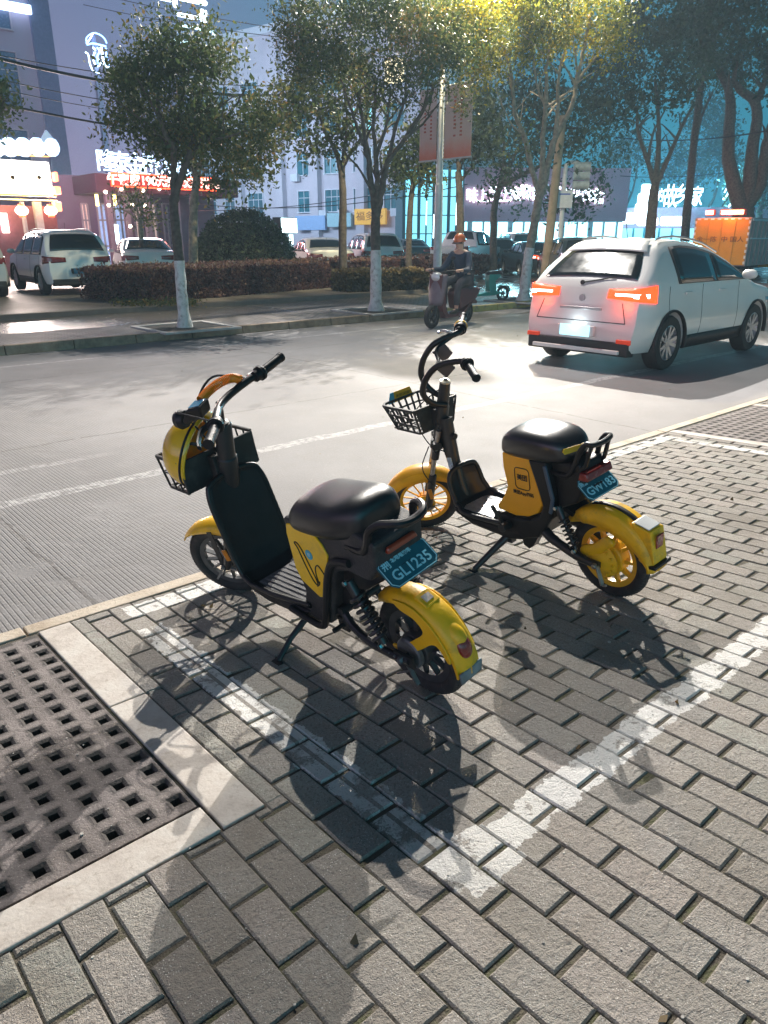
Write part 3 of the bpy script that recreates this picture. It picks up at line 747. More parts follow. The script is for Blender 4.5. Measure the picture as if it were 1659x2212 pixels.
# body under the seat
m = MB()
side = [(0.47, 0.60), (0.475, 0.52), (0.47, 0.40), (0.46, 0.30), (0.49, 0.235), (0.56, 0.205), (0.545, 0.185), (0.40, 0.178), (0.345, 0.195), (0.32, 0.24), (0.27, 0.37), (0.235, 0.45), (0.16, 0.475), (0.055, 0.47), (0.01, 0.52), (-0.005, 0.62), (0.10, 0.64)]
P_ = side
m.prism(P_, -0.105, 0.105)
m.build('seat_housing', GRY, SA, smooth=0, bevel=0.012, bseg=3)
m = MB(); m.tube(catmull([(0.13, 0.112, 0.52), (0.215, 0.114, 0.50), (0.262, 0.116, 0.44), (0.312, 0.118, 0.32), (0.352, 0.12, 0.215), (0.385, 0.122, 0.185), (0.46, 0.124, 0.188), (0.56, 0.126, 0.2)], 5), 0.013, 10)
m.tube(catmull([(0.13, -0.112, 0.52), (0.215, -0.114, 0.50), (0.262, -0.116, 0.44), (0.312, -0.118, 0.32), (0.352, -0.12, 0.215), (0.385, -0.122, 0.185), (0.46, -0.124, 0.188), (0.56, -0.126, 0.2)], 5), 0.013, 10)
m.build('side_trim', BLK, SA)
m = MB(); m.prism([(0.02, 0.47), (0.12, 0.40), (0.26, 0.30), (0.34, 0.20), (0.40, 0.19), (0.30, 0.42), (0.22, 0.52), (0.03, 0.52)], -0.06, 0.06)
m.build('frame_block', BLKM, SA, smooth=0, bevel=0.008)
for s in (-1, 1):
    pan = [(0.462, 0.545), (0.448, 0.583), (0.315, 0.604), (0.262, 0.548), (0.243, 0.512), (0.315, 0.352), (0.335, 0.318), (0.36, 0.31), (0.45, 0.352), (0.468, 0.40)]
    m = MB(); m.prism(pan, 0.104*s, 0.1115*s); pa = m.build('side_panel', LEMON, SA, smooth=0, bevel=0.004, bseg=2)
    y = 0.1125*s
    line = MB()
    line.tube(catmull([(0.425, y, 0.515), (0.412, y, 0.495), (0.395, y, 0.44), (0.372, y, 0.385), (0.352, y, 0.365), (0.347, y, 0.385), (0.367, y, 0.44), (0.392, y, 0.50), (0.41, y, 0.518)], 5, closed=True), 0.0026, 6)
    line.tube(catmull([(0.337, y, 0.375), (0.341, y, 0.41), (0.334, y, 0.44), (0.316, y, 0.455), (0.297, y, 0.438), (0.286, y, 0.418)], 5), 0.0026, 6)
    line.tube(catmull([(0.352, y, 0.36), (0.339, y, 0.37), (0.331, y, 0.385)], 4), 0.0026, 6)
    line.build('line_emblem', INK, pa)
    q = MB(); q.lathe([(0, 0), (0.019, 0), (0.019, 0.0012), (0, 0.0012)], 20, Matrix.Translation((0.352, y, 0.487)) @ Matrix.Rotation(-PI/2*s, 4, 'X'))
    q.build('round_sticker', mat('cyan_sticker', (0.05, 0.42, 0.60), 0.4), pa)
Mt = basis((0.352, 0.1142, 0.487), (-1, 0, 0), (0, 0, 1), (0, 1, 0))
text_obj('sticker_mark', '搜', 0.017, mat('white_print', (0.6, 0.8, 0.85), 0.5), Mt, pa, 0.0002)
# footboard and leg shield as one tub, with a rolled rim
def tubp(s):     # centreline in x,z
    P = [(0.45, 0.232), (0.60, 0.222), (0.74, 0.214), (0.82, 0.212), (0.872, 0.235), (0.90, 0.30), (0.925, 0.42), (0.948, 0.53), (0.962, 0.60), (0.968, 0.625)]
    k = s*(len(P)-1); i = min(int(k), len(P)-2); t = k-i
    return (P[i][0]*(1-t)+P[i+1][0]*t, P[i][1]*(1-t)+P[i+1][1]*t)
def tubw(s):
    if s < 0.22: return 0.108+0.022*min(1, s/0.16)
    if s < 0.72: return 0.130
    return max(0.001, 0.130*math.sqrt(max(0, 1-((s-0.72)/0.28)**2.6)))
rows = []; edL, edR = [], []
for i in range(61):
    s_ = i/60; x, z = tubp(s_); w = tubw(s_)
    rows.append([(x-0.012*(abs(v)**3)*(1 if s_ > .45 else 0), w*v, z+0.012*(abs(v)**4)*(1 if s_ < .45 else 0.4)) for v in [k/8 for k in range(-8, 9)]])
    edL.append((x-0.006, w, z+0.010)); edR.append((x-0.006, -w, z+0.010))
m = MB(); m.grid(rows); m.build('leg_shield', BLK, SA, smooth=60, solid=0.012)
m = MB(); m.tube(edL+edR[::-1], 0.011, 10); m.build('leg_shield_rim', BLKG, SA, smooth=60)
m = MB()
m.prism([(0.45, 0.215), (0.80, 0.198), (0.88, 0.222), (0.86, 0.165), (0.74, 0.152), (0.50, 0.168)], -0.118, 0.118)
m.build('footboard_underside', BLK, SA, smooth=0, bevel=0.015, bseg=3)
m = MB(); m.prism([(0.455, 0.236), (0.60, 0.226), (0.80, 0.218), (0.80, 0.224), (0.60, 0.233), (0.455, 0.243)], -0.110, 0.110)
mm = m
for k in range(-4, 5):
    mm.bar((0.475, 0.024*k, 0.2435), (0.79, 0.024*k, 0.2255), 0.014, 0.0035)
m.build('ribbed_footmat', mat('worn_footmat', (0.11, 0.11, 0.115), 0.7, var=0.35, vscale=18, dirt=(0.19, 0.175, 0.16), dscale=10, damt=0.5, bump=0.3, bscale=130), SA, smooth=0, bevel=0.002)
# battery-side bracket and kickstand
m = MB(); m.box((0.50, 0.085, 0.16), (0.05, 0.03, 0.05)); m.tube([(0.52, 0.09, 0.155), (0.53, 0.18, 0.105), (0.515, 0.262, 0.062)], [0.013, 0.011, 0.010], 10)
m.box((0.514, 0.268, 0.060), (0.045, 0.022, 0.008)); m.build('kickstand', BLKM, SA)
m = MB(); m.tube([(0.30, 0.07, 0.20), (0.30, 0.13, 0.20)], 0.009, 8); m.box((0.30, 0.07, 0.20), (0.05, 0.03, 0.05)); m.build('pillion_footrest', BLKM, SA)
# seat
def seat(parent, st, e=2.8, m_=SEATM, n=28):
    rings = []
    for x, w, zb, zt, dz in st:
        cz, hz = (zb+zt)/2, (zt-zb)/2
        rings.append([(x+dz*(q[1]/max(hz, 1e-4)), q[0], cz+q[1]) for q in superring(n, w, hz, e)])
    m = MB(); m.loft(rings); return m.build('seat', m_, parent, smooth=70, sub=1)
seat(SA, [(0.462, 0.03, 0.548, 0.580, 0), (0.457, 0.07, 0.533, 0.615, -.004), (0.441, 0.10, 0.533, 0.650, -.014), (0.405, 0.122, 0.536, 0.683, -.016), (0.35, 0.131, 0.542, 0.702, 0), (0.28, 0.135, 0.550, 0.706, 0), (0.21, 0.136, 0.560, 0.712, 0), (0.15, 0.130, 0.572, 0.724, 0), (0.10, 0.115, 0.585, 0.728, .01), (0.065, 0.09, 0.603, 0.720, .008), (0.05, 0.05, 0.625, 0.702, 0)], 2.5)
# grab rail behind
m = MB(); m.tube(catmull([(0.14, 0.095, 0.575), (0.06, 0.102, 0.580), (0.03, 0.10, 0.61), (0.015, 0.094, 0.655), (-0.02, 0.082, 0.682), (-0.06, 0.066, 0.688), (-0.085, 0.04, 0.684), (-0.09, 0.0, 0.68), (-0.085, -0.04, 0.684), (-0.06, -0.066, 0.688), (-0.02, -0.082, 0.682), (0.015, -0.094, 0.655), (0.03, -0.10, 0.61), (0.06, -0.102, 0.580), (0.14, -0.095, 0.575)], 5), 0.0135, 10)
m.build('grab_rail', BLKG, SA)
m = MB(); m.box((-0.008, 0, 0.580), (0.02, 0.13, 0.022), top=(0.7, 0.9)); m.build('rear_reflector_strip', mat('dull_red_lens', (0.28, 0.035, 0.01), 0.25, coat=0.5), SA, bevel=0.006)
licence(SA, (-0.02, 0.0, 0.512), None, 0.205, 0.105, 50, [('荆', 0.034, -0.072, 0.026, 1), ('北电电动车', 0.017, -0.005, 0.030, 1), ('GL1235', 0.050, 0.002, -0.018, 1.0)])
m = MB(); m.bar((0.05, 0, 0.50), (-0.02, 0, 0.505), 0.05, 0.02); m.build('plate_bracket', BLK, SA)
# steering column (fixed tube), fork and bars (steered)
a0, a1 = Vector(axp(0.845, RK)), Vector(axp(0.56, RK))
m = MB(); d = (a1-a0)
m.tube([a0, a0+d*0.02, a0+d*0.5, a0+d*0.52, a1], [0.031, 0.035, 0.035, 0.040, 0.041], 20)
m.tube([a1, a1+Vector((0.03, 0, -0.12)), (1.03, 0, 0.36)], [0.034, 0.028, 0.02], 14)
m.tube(catmull([(0.985, 0, 0.50), (0.95, 0, 0.33), (0.90, 0, 0.20), (0.75, 0, 0.175), (0.5, 0, 0.18)], 5), 0.022, 12)
m.build('head_tube', mat('satin_black_tube', (0.022, 0.024, 0.026), 0.4, var=0.2, coat=0.15, bump=0.05), SA)
m = MB(); m.lathe([(0.014, 0), (0.024, 0), (0.026, 0.006), (0.014, 0.008)], 18, Matrix.Translation(a0) @ Matrix.Rotation(R_(-RK), 4, 'Y')); m.build('stem_clamp', BLKG, SA)
m = MB()
fb = Vector((1.17, 0, RA))
for s in (-1, 1):
    top = Vector(axp(0.50, RK))+Vector((0.0, 0.052*s, 0)); m.tube([top, top.lerp(fb+Vector((-0.02, 0.052*s, 0)), 0.55)], 0.0135, 12, M=SM)
    m.tube([top.lerp(fb+Vector((-0.02, 0.052*s, 0)), 0.45), fb+Vector((-0.012, 0.052*s, -0.01))], 0.0185, 12, M=SM)
m.bar(Vector(axp(0.50, RK))+Vector((0, -0.07, 0)), Vector(axp(0.50, RK))+Vector((0, 0.07, 0)), 0.05, 0.03, M=SM)
m.tube([axp(0.56, RK), axp(0.50, RK)], 0.018, 12, M=SM)
m.tube([(1.17, -0.07, RA), (1.17, 0.07, RA)], 0.007, 8, M=SM)
m.build('front_fork', BLKM, SA)
m = MB(); m.box((1.115, 0.074, 0.26), (0.022, 0.006, 0.06), SM); m.build('side_reflector', AMBL, SA, bevel=0.004)
m = MB(); m.bar((1.17, 0.055, 0.185), (1.23, 0.058, 0.12), 0.016, 0.008, M=SM); m.bar((1.17, 0.055, 0.185), (1.10, 0.058, 0.16), 0.012, 0.008, M=SM); bolt(m, (1.17, 0.06, RA), 0.011, 0.014, M=SM)
m.build('brake_arm', mat('dull_alloy', (0.35, 0.34, 0.33), 0.45, metal=0.7, var=0.3, vscale=30), SA)
def prf(t):
    w = 0.047*(1-0.35*max(0, (t-0.75)*4)**2*0.6)*(1 if t > .15 else .7+2*t); d = -0.035*math.sin(PI*min(1, 0.15+t*0.9))
    return [(d, w), (d*0.4, w), (-0.003, w*0.9), (0.006, w*0.5), (0.008, 0), (0.006, -w*0.5), (-0.003, -w*0.9), (d*0.4, -w), (d, -w)]
m = arc_fender((1.17, 0, RA), 0.205, 150, 42, prf, 20, SM); m.build('front_mudguard', YEL, SA, smooth=50, solid=0.004)
m = MB()
for s in (-1, 1): m.bar((1.17, 0.056*s, 0.19), (1.165, 0.05*s, 0.37), 0.022, 0.005, upv=(0, 1, 0), M=SM)
m.build('mudguard_stay', BLKM, SA)
# handlebar: one bent tube, with mirrors of levers
bz = 0.937; bx = 0.90-math.tan(R_(RK))*(bz-.85)
m = MB()
m.tube([axp(0.84, RK), axp(0.93, RK)], 0.0125, 10, M=SM)
bar_pts = catmull([(bx-0.095, 0.215, bz), (bx-0.06, 0.13, bz+0.002), (bx-0.03, 0.06, bz-0.002), (bx-0.018, 0.0, bz-0.004), (bx-0.03, -0.06, bz-0.002), (bx-0.06, -0.13, bz+0.002), (bx-0.095, -0.215, bz)], 6)
m.tube(bar_pts, 0.0145, 12, M=SM); hb = m.build('handlebar', BLKG, SA)
for s in (-1, 1):
    m = MB(); m.tube([(bx-0.092, 0.20*s, bz), (bx-0.125, 0.315*s, bz)], [0.0185, 0.0175], 14, M=SM); m.tube([(bx-0.123, 0.308*s, bz), (bx-0.127, 0.32*s, bz)], 0.0195, 14, M=SM)
    m.build('grip', BLK, hb)
    m = MB(); m.tube([(bx-0.078, 0.16*s, bz), (bx-0.093, 0.205*s, bz)], [0.021, 0.026], 14, M=SM); m.tube([(bx-0.087, 0.185*s, bz), (bx-0.091, 0.2*s, bz)], 0.030, 14, M=SM); m.build('switch_housing', BLK, hb, bevel=0.002)
    m = MB(); m.tube(catmull([(bx-0.055, 0.17*s, bz-0.004), (bx-0.03, 0.20*s, bz-0.012), (bx-0.045, 0.26*s, bz-0.02), (bx-0.07, 0.30*s, bz-0.022)], 4), [0.008]*6+[0.0065]*7, 8, M=SM, flat=1.6); m.build('brake_lever', BLK, hb)
m = MB(); m.prism([(bx+0.03, bz-0.02), (bx+0.115, bz-0.035), (bx+0.12, bz-0.02), (bx+0.085, bz+0.022), (bx+0.02, bz+0.028)], 0.02, 0.095, 'y', SM); co = m.build('display_console', BLKG, hb, smooth=0, bevel=0.008, bseg=3)
m = MB(); m.box((bx+0.053, 0.057, bz+0.0275), (0.05, 0.055, 0.002), SM @ Matrix.Translation((bx+.053, 0, bz+.0275)) @ Matrix.Rotation(R_(5), 4, 'Y') @ Matrix.Translation((-bx-.053, 0, -bz-.0275))); m.build('display_screen', mat('blue_screen', (0.05, 0.26, 0.42), 0.15, coat=0.7), co, bevel=0.002)
m = MB(); m.lathe([(0, 0), (0.032, 0), (0.038, -0.02), (0.03, -0.04), (0, -0.045)], 20, SM @ Matrix.Translation((bx+0.13, 0.055, bz-0.03)) @ Matrix.Rotation(R_(-90), 4, 'Y')); m.build('headlight', BLKG, hb)
# cables from the levers, and the orange coiled cord
m = MB()
m.tube(catmull([(bx-0.06, 0.16, bz), (bx+0.10, 0.12, bz+0.03), (bx+0.15, 0.03, bz-0.03), (bx+0.12, 0.0, bz-0.2), (bx+0.16, 0, 0.55), (1.10, 0.05, 0.30)], 6), 0.0035, 6, M=SM)
m.tube(catmull([(bx-0.05, -0.16, bz), (bx+0.085, -0.14, bz+0.035), (bx+0.12, -0.03, bz-0.02), (bx+0.09, 0.0, bz-0.12)], 6), 0.0045, 6, M=SM)
m.build('brake_cable', BLK, hb)
path = catmull([(bx-0.045, -0.125, bz+0.012), (bx-0.012, -0.115, bz+0.03), (bx+0.022, -0.075, bz+0.034), (bx+0.045, -0.02, bz+0.03), (bx+0.055, 0.025, bz+0.022)], 26)
pts = []
for i, p in enumerate(path):
    t = (path[min(i+1, len(path)-1)]-path[max(i-1, 0)]).normalized(); u = t.cross(Vector((0, 0, 1))).normalized(); w = t.cross(u)
    for k in range(3):
        a = 2*PI*(i*3+k)/10.0; q = p+t*(k*0.0005); pts.append(q+u*(0.016*math.cos(a))+w*(0.016*math.sin(a)))
m = MB(); m.tube(pts, 0.0028, 5, M=SM); m.build('coiled_cord', mat('orange_cord', (1.0, 0.27, 0.0), 0.35, coat=0.3), hb)
# basket: solid back plate, slatted sides
def slat_basket(parent, x0, x1, hw, z0, z1, M=I4):
    m = MB(); t = 0.006; xi = x0+0.004
    m.box((x0, 0, (z0+z1)/2), (0.012, hw*2, z1-z0), M)
    fr = [(x0, hw, z1), (x1, hw, z1), (x1, -hw, z1), (x0, -hw, z1)]; fb_ = [(x0, hw*0.96, z0), (x1-0.02, hw*0.96, z0), (x1-0.02, -hw*0.96, z0), (x0, -hw*0.96, z0)]
    mid = [(a[0]*.5+b_[0]*.5, a[1]*.5+b_[1]*.5, (z0+z1)/2) for a, b_ in zip(fr, fb_)]
    for ring, r in ((fr, 0.008), (fb_, 0.007), (mid, 0.004)):
        for k in range(3): m.bar(ring[k], ring[k+1], r*1.6, r*1.6, M=M)
    for k in range(3):
        n = 3 if k != 1 else 6
        for q in range(n+1):
            a = Vector(fr[k]).lerp(Vector(fr[k+1]), q/n); b_ = Vector(fb_[k]).lerp(Vector(fb_[k+1]), q/n); m.bar(a, b_, 0.007 if 0 < q < n else 0.013, 0.007, upv=(0, 1, 0), M=M)
    for q in range(9):
        y = -hw*0.93+hw*1.86*q/8; m.bar((x0, y, z0+0.002), (x1-0.02, y, z0+0.002), 0.010, 0.005, M=M)
    for q in range(5):
        x = x0+(x1-x0-0.02)*q/4; m.bar((x, -hw*.95, z0+.001), (x, hw*.95, z0+.001), 0.010, 0.005, M=M)
    return m
m = slat_basket(SA, 1.02, 1.20, 0.17, 0.595, 0.728); m.box((1.0, 0, 0.66), (0.06, 0.10, 0.10)); m.build('basket', mat('basket_plastic', (0.022, 0.023, 0.024), 0.55, var=0.4, vscale=14, dirt=(0.10, 0.09, 0.08), dscale=14, damt=0.4), SA, smooth=0, bevel=0.0025)
# helmet lying on its side in the basket: a thing of its own
_hz = Vector((0.80, 0.46, 0.34)).normalized(); _hx = Vector((0.1, -0.5, 0.8)); _hx = (_hx-_hz*_hx.dot(_hz)).normalized()
HM = SA.matrix_world @ basis((1.07, 0.06, 0.725), _hx*1.1, _hz.cross(_hx)*1.1, _hz*1.1)
he = empty('helmet', mat=HM); tag(he, 'yellow safety helmet lying on its side in the basket of the nearer scooter', 'helmet')
m = MB(); rows = []
for i in range(15):
    t = PI/2*i/14; r = math.sin(t)
    rows.append([(0.128*r*math.cos(a), 0.108*r*math.sin(a), 0.115*math.cos(t)-(0.018*max(0, (i-11)/3) if abs(math.sin(a)) > .4 else 0)) for a in [2*PI*k/40 for k in range(41)]])
m.grid(rows); m.build('helmet_shell', mat('helmet_yellow', (0.85, 0.50, 0.006), 0.14, coat=0.8, var=0.04), he, smooth=60, solid=0.006)
m = MB(); rows = []
for i in range(10):
    t = PI/2*(i+1)/10; r = math.sin(t)*0.88
    rows.append([(0.128*r*math.cos(a), 0.108*r*math.sin(a), 0.100*math.cos(t)) for a in [2*PI*k/40 for k in range(41)]])
m.grid(rows); m.build('helmet_liner', mat('orange_liner', (0.85, 0.30, 0.005), 0.6, var=0.2, vscale=30), he, smooth=60)
m = MB(); rows = [[(0.125*math.cos(a)*k, 0.106*math.sin(a)*k, -0.004-0.018*(k-1)*4) for a in [R_(-55+110*q/14) for q in range(15)]] for k in (0.99, 1.1, 1.2)]
m.grid(rows); m.build('helmet_peak', mat('helmet_yellow', (0, 0, 0)), he, smooth=60, solid=0.004)
m = MB(); m.tube([(0.131*math.cos(a), 0.111*math.sin(a), 0.0) for a in [2*PI*k/40 for k in range(40)]], 0.0045, 8, closed=True); m.build('helmet_rim', BLK, he)
m = MB(); m.tube(catmull([(0.02, 0.10, -0.002), (0.03, 0.07, -0.07), (0.02, 0.0, -0.10), (0.03, -0.07, -0.07), (0.02, -0.10, -0.002)], 6), 0.006, 6, flat=0.3); m.build('chin_strap', BLK, he)

# ------------------------------------------------------------------ farther scooter: yellow wheels and seat column
SB = empty('shared_electric_scooter', mat=s_frame(2.599, 1.482, 86.5, 9.7))
tag(SB, 'farther shared electric scooter with yellow spoked wheels and an empty basket', 'electric scooter', 'shared electric scooters on the pavement')
RB, RK = 0.185, 19.0; SM = s_axis(51, RK)
wheel(SB, (0, 0, RB), RB, I4, mat('yellow_rim', (0.75, 0.42, 0.006), 0.4, dirt=(0.12, 0.09, 0.05), dscale=16, damt=0.6, coat=0.2), YEL_D, 10, 0.012, 0.115, 0.078, 0.09)
wheel(SB, (1.17, 0, RB), RB, SM, ORA, ORA, 15, 0.006, 0.118, 0.042, 0.05, rimw=0.03, thin=True)
m = MB(); m.lathe([(0, 0), (0.032, 0.0), (0.05, 0.004), (0.055, 0.014), (0.04, 0.02), (0, 0.02)], 26, SM @ Matrix.Translation((1.17, 0.03, RB)) @ Matrix.Rotation(-PI/2, 4, 'X'))
m.build('brake_drum', ORA, SB)
# swing arm
m = MB()
for s in (-1, 1):
    m.tube(catmull([(0.33, 0.05*s, 0.275), (0.25, 0.085*s, 0.245), (0.16, 0.092*s, 0.215), (0.07, 0.092*s, 0.19), (-0.01, 0.090*s, 0.182)], 5), [0.022]*8+[0.020]*8+[0.017]*5, 12)
m.tube([(0.33, -0.08, 0.275), (0.33, 0.08, 0.275)], 0.022, 12); m.tube([(0, -0.105, RB), (0, 0.105, RB)], 0.009, 10)
m.prism([(0.36, 0.26), (0.43, 0.20), (0.415, 0.145), (0.385, 0.135), (0.36, 0.155), (0.32, 0.22)], 0.04, 0.075)
m.build('swing_arm', BLKM, SB, smooth=40)
m = MB(); m.lathe([(0, 0), (0.07, 0), (0.074, 0.008), (0.05, 0.02), (0.03, 0.03), (0, 0.03)], 30, Matrix.Translation((0, 0.048, RB)) @ Matrix.Rotation(-PI/2, 4, 'X'))
for k in range(12):
    a = 2*PI*k/12; m.box((0.058*math.cos(a), 0.066, RB+0.058*math.sin(a)), (0.010, 0.010, 0.010))
m.build('drum_brake', YEL_D, SB, smooth=30)
m = MB(); m.bar((-0.005, 0.098, 0.185), (-0.03, 0.100, 0.10), 0.018, 0.009); m.bar((-0.03, 0.1, 0.10), (-0.05, 0.1, 0.105), 0.010, 0.008); bolt(m, (0, 0.1, RB), 0.013, 0.018)
m.build('brake_arm', STEEL, SB, bevel=0.002)
for s in (-1, 1):
    a, b_ = Vector((0.19, 0.085*s, 0.40)), Vector((0.10, 0.095*s, 0.225)); m = MB()
    m.tube([a, b_], 0.008, 10); m.tube([a, a.lerp(b_, 0.3)], 0.016, 12); spring(m, a.lerp(b_, 0.25), a.lerp(b_, 0.92), 0.020, 0.005, 7)
    o = m.build('rear_shock', BLKM, SB); m = MB(); bolt(m, (a.x, a.y+0.012*s, a.z), 0.011, 0.012*s); bolt(m, (b_.x, b_.y+0.012*s, b_.z), 0.012, 0.012*s); m.build('bolt', CHROME, o)
# rear mudguard: deep sides and a boxy tail
def prb(t):
    w = 0.056; d = -0.012-0.062*max(0, math.sin(PI*min(1, t*1.05)))**0.8
    if t < 0.12: w = 0.044
    return [(d, w+0.002), (d*0.5, w+0.002), (-0.006, w*0.97), (0.007, w*0.78), (0.010, 0), (0.007, -w*0.78), (-0.006, -w*0.97), (d*0.5, -w-0.002), (d, -w-0.002)]
m = arc_fender((-0.002, 0, 0.190), 0.222, 38, 178, prb, 26); fe = m.build('rear_mudguard', YEL_D, SB, smooth=50, solid=0.005)
m = MB(); m.prism([(-0.135, 0.395), (-0.222, 0.372), (-0.236, 0.235), (-0.20, 0.215), (-0.165, 0.235), (-0.16, 0.33)], -0.045, 0.045)
m.build('tail_box', YEL_D, fe, smooth=0, bevel=0.005)
m = MB(); m.box((-0.2325, 0, 0.325), (0.006, 0.045, 0.06), Matrix.Translation((-0.2325, 0, 0.325)) @ Matrix.Rotation(R_(-6), 4, 'Y') @ Matrix.Translation((0.2325, 0, -0.325))); m.build('tail_light', REDL, fe, bevel=0.003)
m = MB(); m.box((-0.178, 0, 0.3875), (0.07, 0.075, 0.004), Matrix.Translation((-0.178, 0, 0.3875)) @ Matrix.Rotation(R_(-14.6), 4, 'Y') @ Matrix.Translation((0.178, 0, -0.3875))); m.build('tail_pad', mat('pale_pad', (0.62, 0.62, 0.60), 0.35), fe, bevel=0.002)
m = MB(); m.box((-0.225, 0, 0.225), (0.045, 0.11, 0.016)); m.build('mud_flap', BLK, fe, bevel=0.004)
rows = [[(-0.002+0.236*math.cos(R_(a)), y, 0.19+0.236*math.sin(R_(a))) for y in (-0.012, 0.012)] for a in range(72, 128, 5)]
m = MB(); m.grid(rows); m.build('mudguard_stripe', BLK, fe, solid=0.006)
m = MB()                                  # cast yellow arm over the hub
m.loft([[(x, 0.062+y, z) for y, z in [(q[0]*0.5, zc+q[1]) for q in superring(10, 0.03, h, 2.3)]] for x, zc, h in ((0.10, 0.215, 0.012), (0.085, 0.218, 0.03), (0.04, 0.222, 0.034), (0.0, 0.25, 0.04), (-0.03, 0.285, 0.035), (-0.06, 0.29, 0.02), (-0.07, 0.29, 0.008))])
m.build('motor_arm', YEL, SB, smooth=50, sub=1)
# seat column, frame and footwell
col = [(0.475, 0.60), (0.478, 0.53), (0.462, 0.44), (0.49, 0.385), (0.54, 0.325), (0.535, 0.31), (0.43, 0.300), (0.35, 0.315), (0.295, 0.345), (0.268, 0.39), (0.275, 0.44), (0.325, 0.60)]
P_ = col
m = MB(); m.prism(P_, -0.098, 0.098); pa = m.build('seat_column', ORA, SB, smooth=0, bevel=0.012, bseg=3)
y = 0.1005
ring = rrect(0.082, 0.10, 0.018, 5)
m = MB(); m.tube([(0.366+p[0], y, 0.495+p[1]) for p in ring], 0.0018, 6, closed=True); m.build('logo_frame', INK, pa)
Mt = basis((0.366, y, 0.499), (-1, 0, 0), (0, 0, 1), (0, 1, 0)); text_obj('logo', '美团', 0.030, INK, Mt, pa, 0.0004, 0.0006)
Mt = basis((0.366, y, 0.425), (-1, 0, 0), (0, 0, 1), (0, 1, 0)); text_obj('lettering', '美团App扫码', 0.021, INK, Mt, pa, 0.0004, 0.0004)
m = MB(); m.prism([(0.325, 0.60), (0.275, 0.44), (0.262, 0.39), (0.285, 0.34), (0.34, 0.305), (0.44, 0.29), (0.545, 0.30), (0.60, 0.215), (0.40, 0.19), (0.30, 0.225), (0.215, 0.34), (0.20, 0.45), (0.225, 0.60)], -0.104, 0.104)
m.prism([(0.225, 0.60), (0.20, 0.45), (0.20, 0.38), (0.10, 0.43), (0.06, 0.50), (0.07, 0.61)], -0.075, 0.075)
m.build('body_shell', BLK, SB, smooth=0, bevel=0.014, bseg=3)
m = MB(); m.bar((0.228, 0.106, 0.585), (0.195, 0.108, 0.44), 0.010, 0.018, upv=(1, 0, 0)); m.bar((0.195, 0.108, 0.44), (0.215, 0.106, 0.37), 0.010, 0.016, upv=(1, 0, 0))
m.build('side_strip', mat('blue_grey_strip', (0.05, 0.09, 0.14), 0.4), SB, bevel=0.003)
def tubp2(s):
    P = [(0.50, 0.235), (0.60, 0.226), (0.70, 0.222), (0.78, 0.228), (0.84, 0.255), (0.872, 0.31), (0.888, 0.36), (0.892, 0.40), (0.89, 0.42)]
    k = s*(len(P)-1); i = min(int(k), len(P)-2); t = k-i
    return (P[i][0]*(1-t)+P[i+1][0]*t, P[i][1]*(1-t)+P[i+1][1]*t)
def tw2(s):
    if s < 0.6: return 0.125-0.022*max(0, (s-0.35)/0.25)
    return max(0.001, 0.103*math.sqrt(max(0, 1-((s-0.6)/0.4)**2.8)))
rows = []; edL, edR = [], []
for i in range(51):
    s_ = i/50; x, z = tubp2(s_); w = tw2(s_)
    rows.append([(x-0.035*(abs(v)**2.2)*(1 if s_ > .45 else max(0, (s_-.3)/.15)), w*v, z+0.018*(abs(v)**4)*(1 if s_ < .5 else .5)) for v in [k/8 for k in range(-8, 9)]])
    q = rows[-1]; edL.append(Vector(q[-1])+Vector((0, 0, .004))); edR.append(Vector(q[0])+Vector((0, 0, .004)))
m = MB(); m.grid(rows); m.build('footwell', BLKG, SB, smooth=60, solid=0.012)
m = MB(); m.tube(edL+edR[::-1], 0.012, 10); m.build('footwell_rim', BLKG, SB, smooth=60)
m = MB(); m.prism([(0.40, 0.235), (0.60, 0.222), (0.76, 0.222), (0.86, 0.27), (0.83, 0.21), (0.72, 0.175), (0.48, 0.165), (0.38, 0.19)], -0.108, 0.108); m.build('footwell_underside', BLK, SB, smooth=0, bevel=0.02, bseg=3)
m = MB(); n = 6
for k in range(n):
    yy = -0.092+0.184*(k+0.5)/n; m.prism([(0.535, 0.241), (0.80, 0.2435), (0.80, 0.2475), (0.535, 0.246)], yy-0.0135, yy+0.0135)
m.build('foot_plate', mat('brushed_plate', (0.40, 0.41, 0.42), 0.42, metal=0.35, var=0.2, vscale=20, dirt=(0.15, 0.14, 0.13), dscale=12, damt=0.5), SB, smooth=0, bevel=0.0015)
seat(SB, [(0.500, 0.03, 0.600, 0.635, 0), (0.495, 0.07, 0.585, 0.658, -.003), (0.478, 0.095, 0.578, 0.686, -.008), (0.445, 0.113, 0.576, 0.706, -.008), (0.40, 0.122, 0.576, 0.718, 0), (0.33, 0.126, 0.578, 0.722, 0), (0.26, 0.125, 0.580, 0.721, 0), (0.20, 0.118, 0.584, 0.714, 0), (0.16, 0.100, 0.59, 0.698, .006), (0.135, 0.072, 0.605, 0.68, .004), (0.125, 0.035, 0.625, 0.662, 0)], 3.0, mat('seat_vinyl_smooth', (0.018, 0.018, 0.02), 0.27, var=0.15, vscale=5, spec=0.7, coat=0.15))
m = MB(); m.prism([(-0.05, -0.011), (0.05, -0.011), (0.056, 0), (0.05, 0.011), (-0.05, 0.011), (-0.056, 0)], 0, 0.003, 'z', basis((0.118, 0.045, 0.660), Vector((-0.3, -1, 0)).normalized(), (0.25, -0.1, 1), (-1, 0.3, 0.2)))
m.build('seat_label', mat('yellow_label', (0.70, 0.42, 0.01), 0.5), SB, smooth=0)
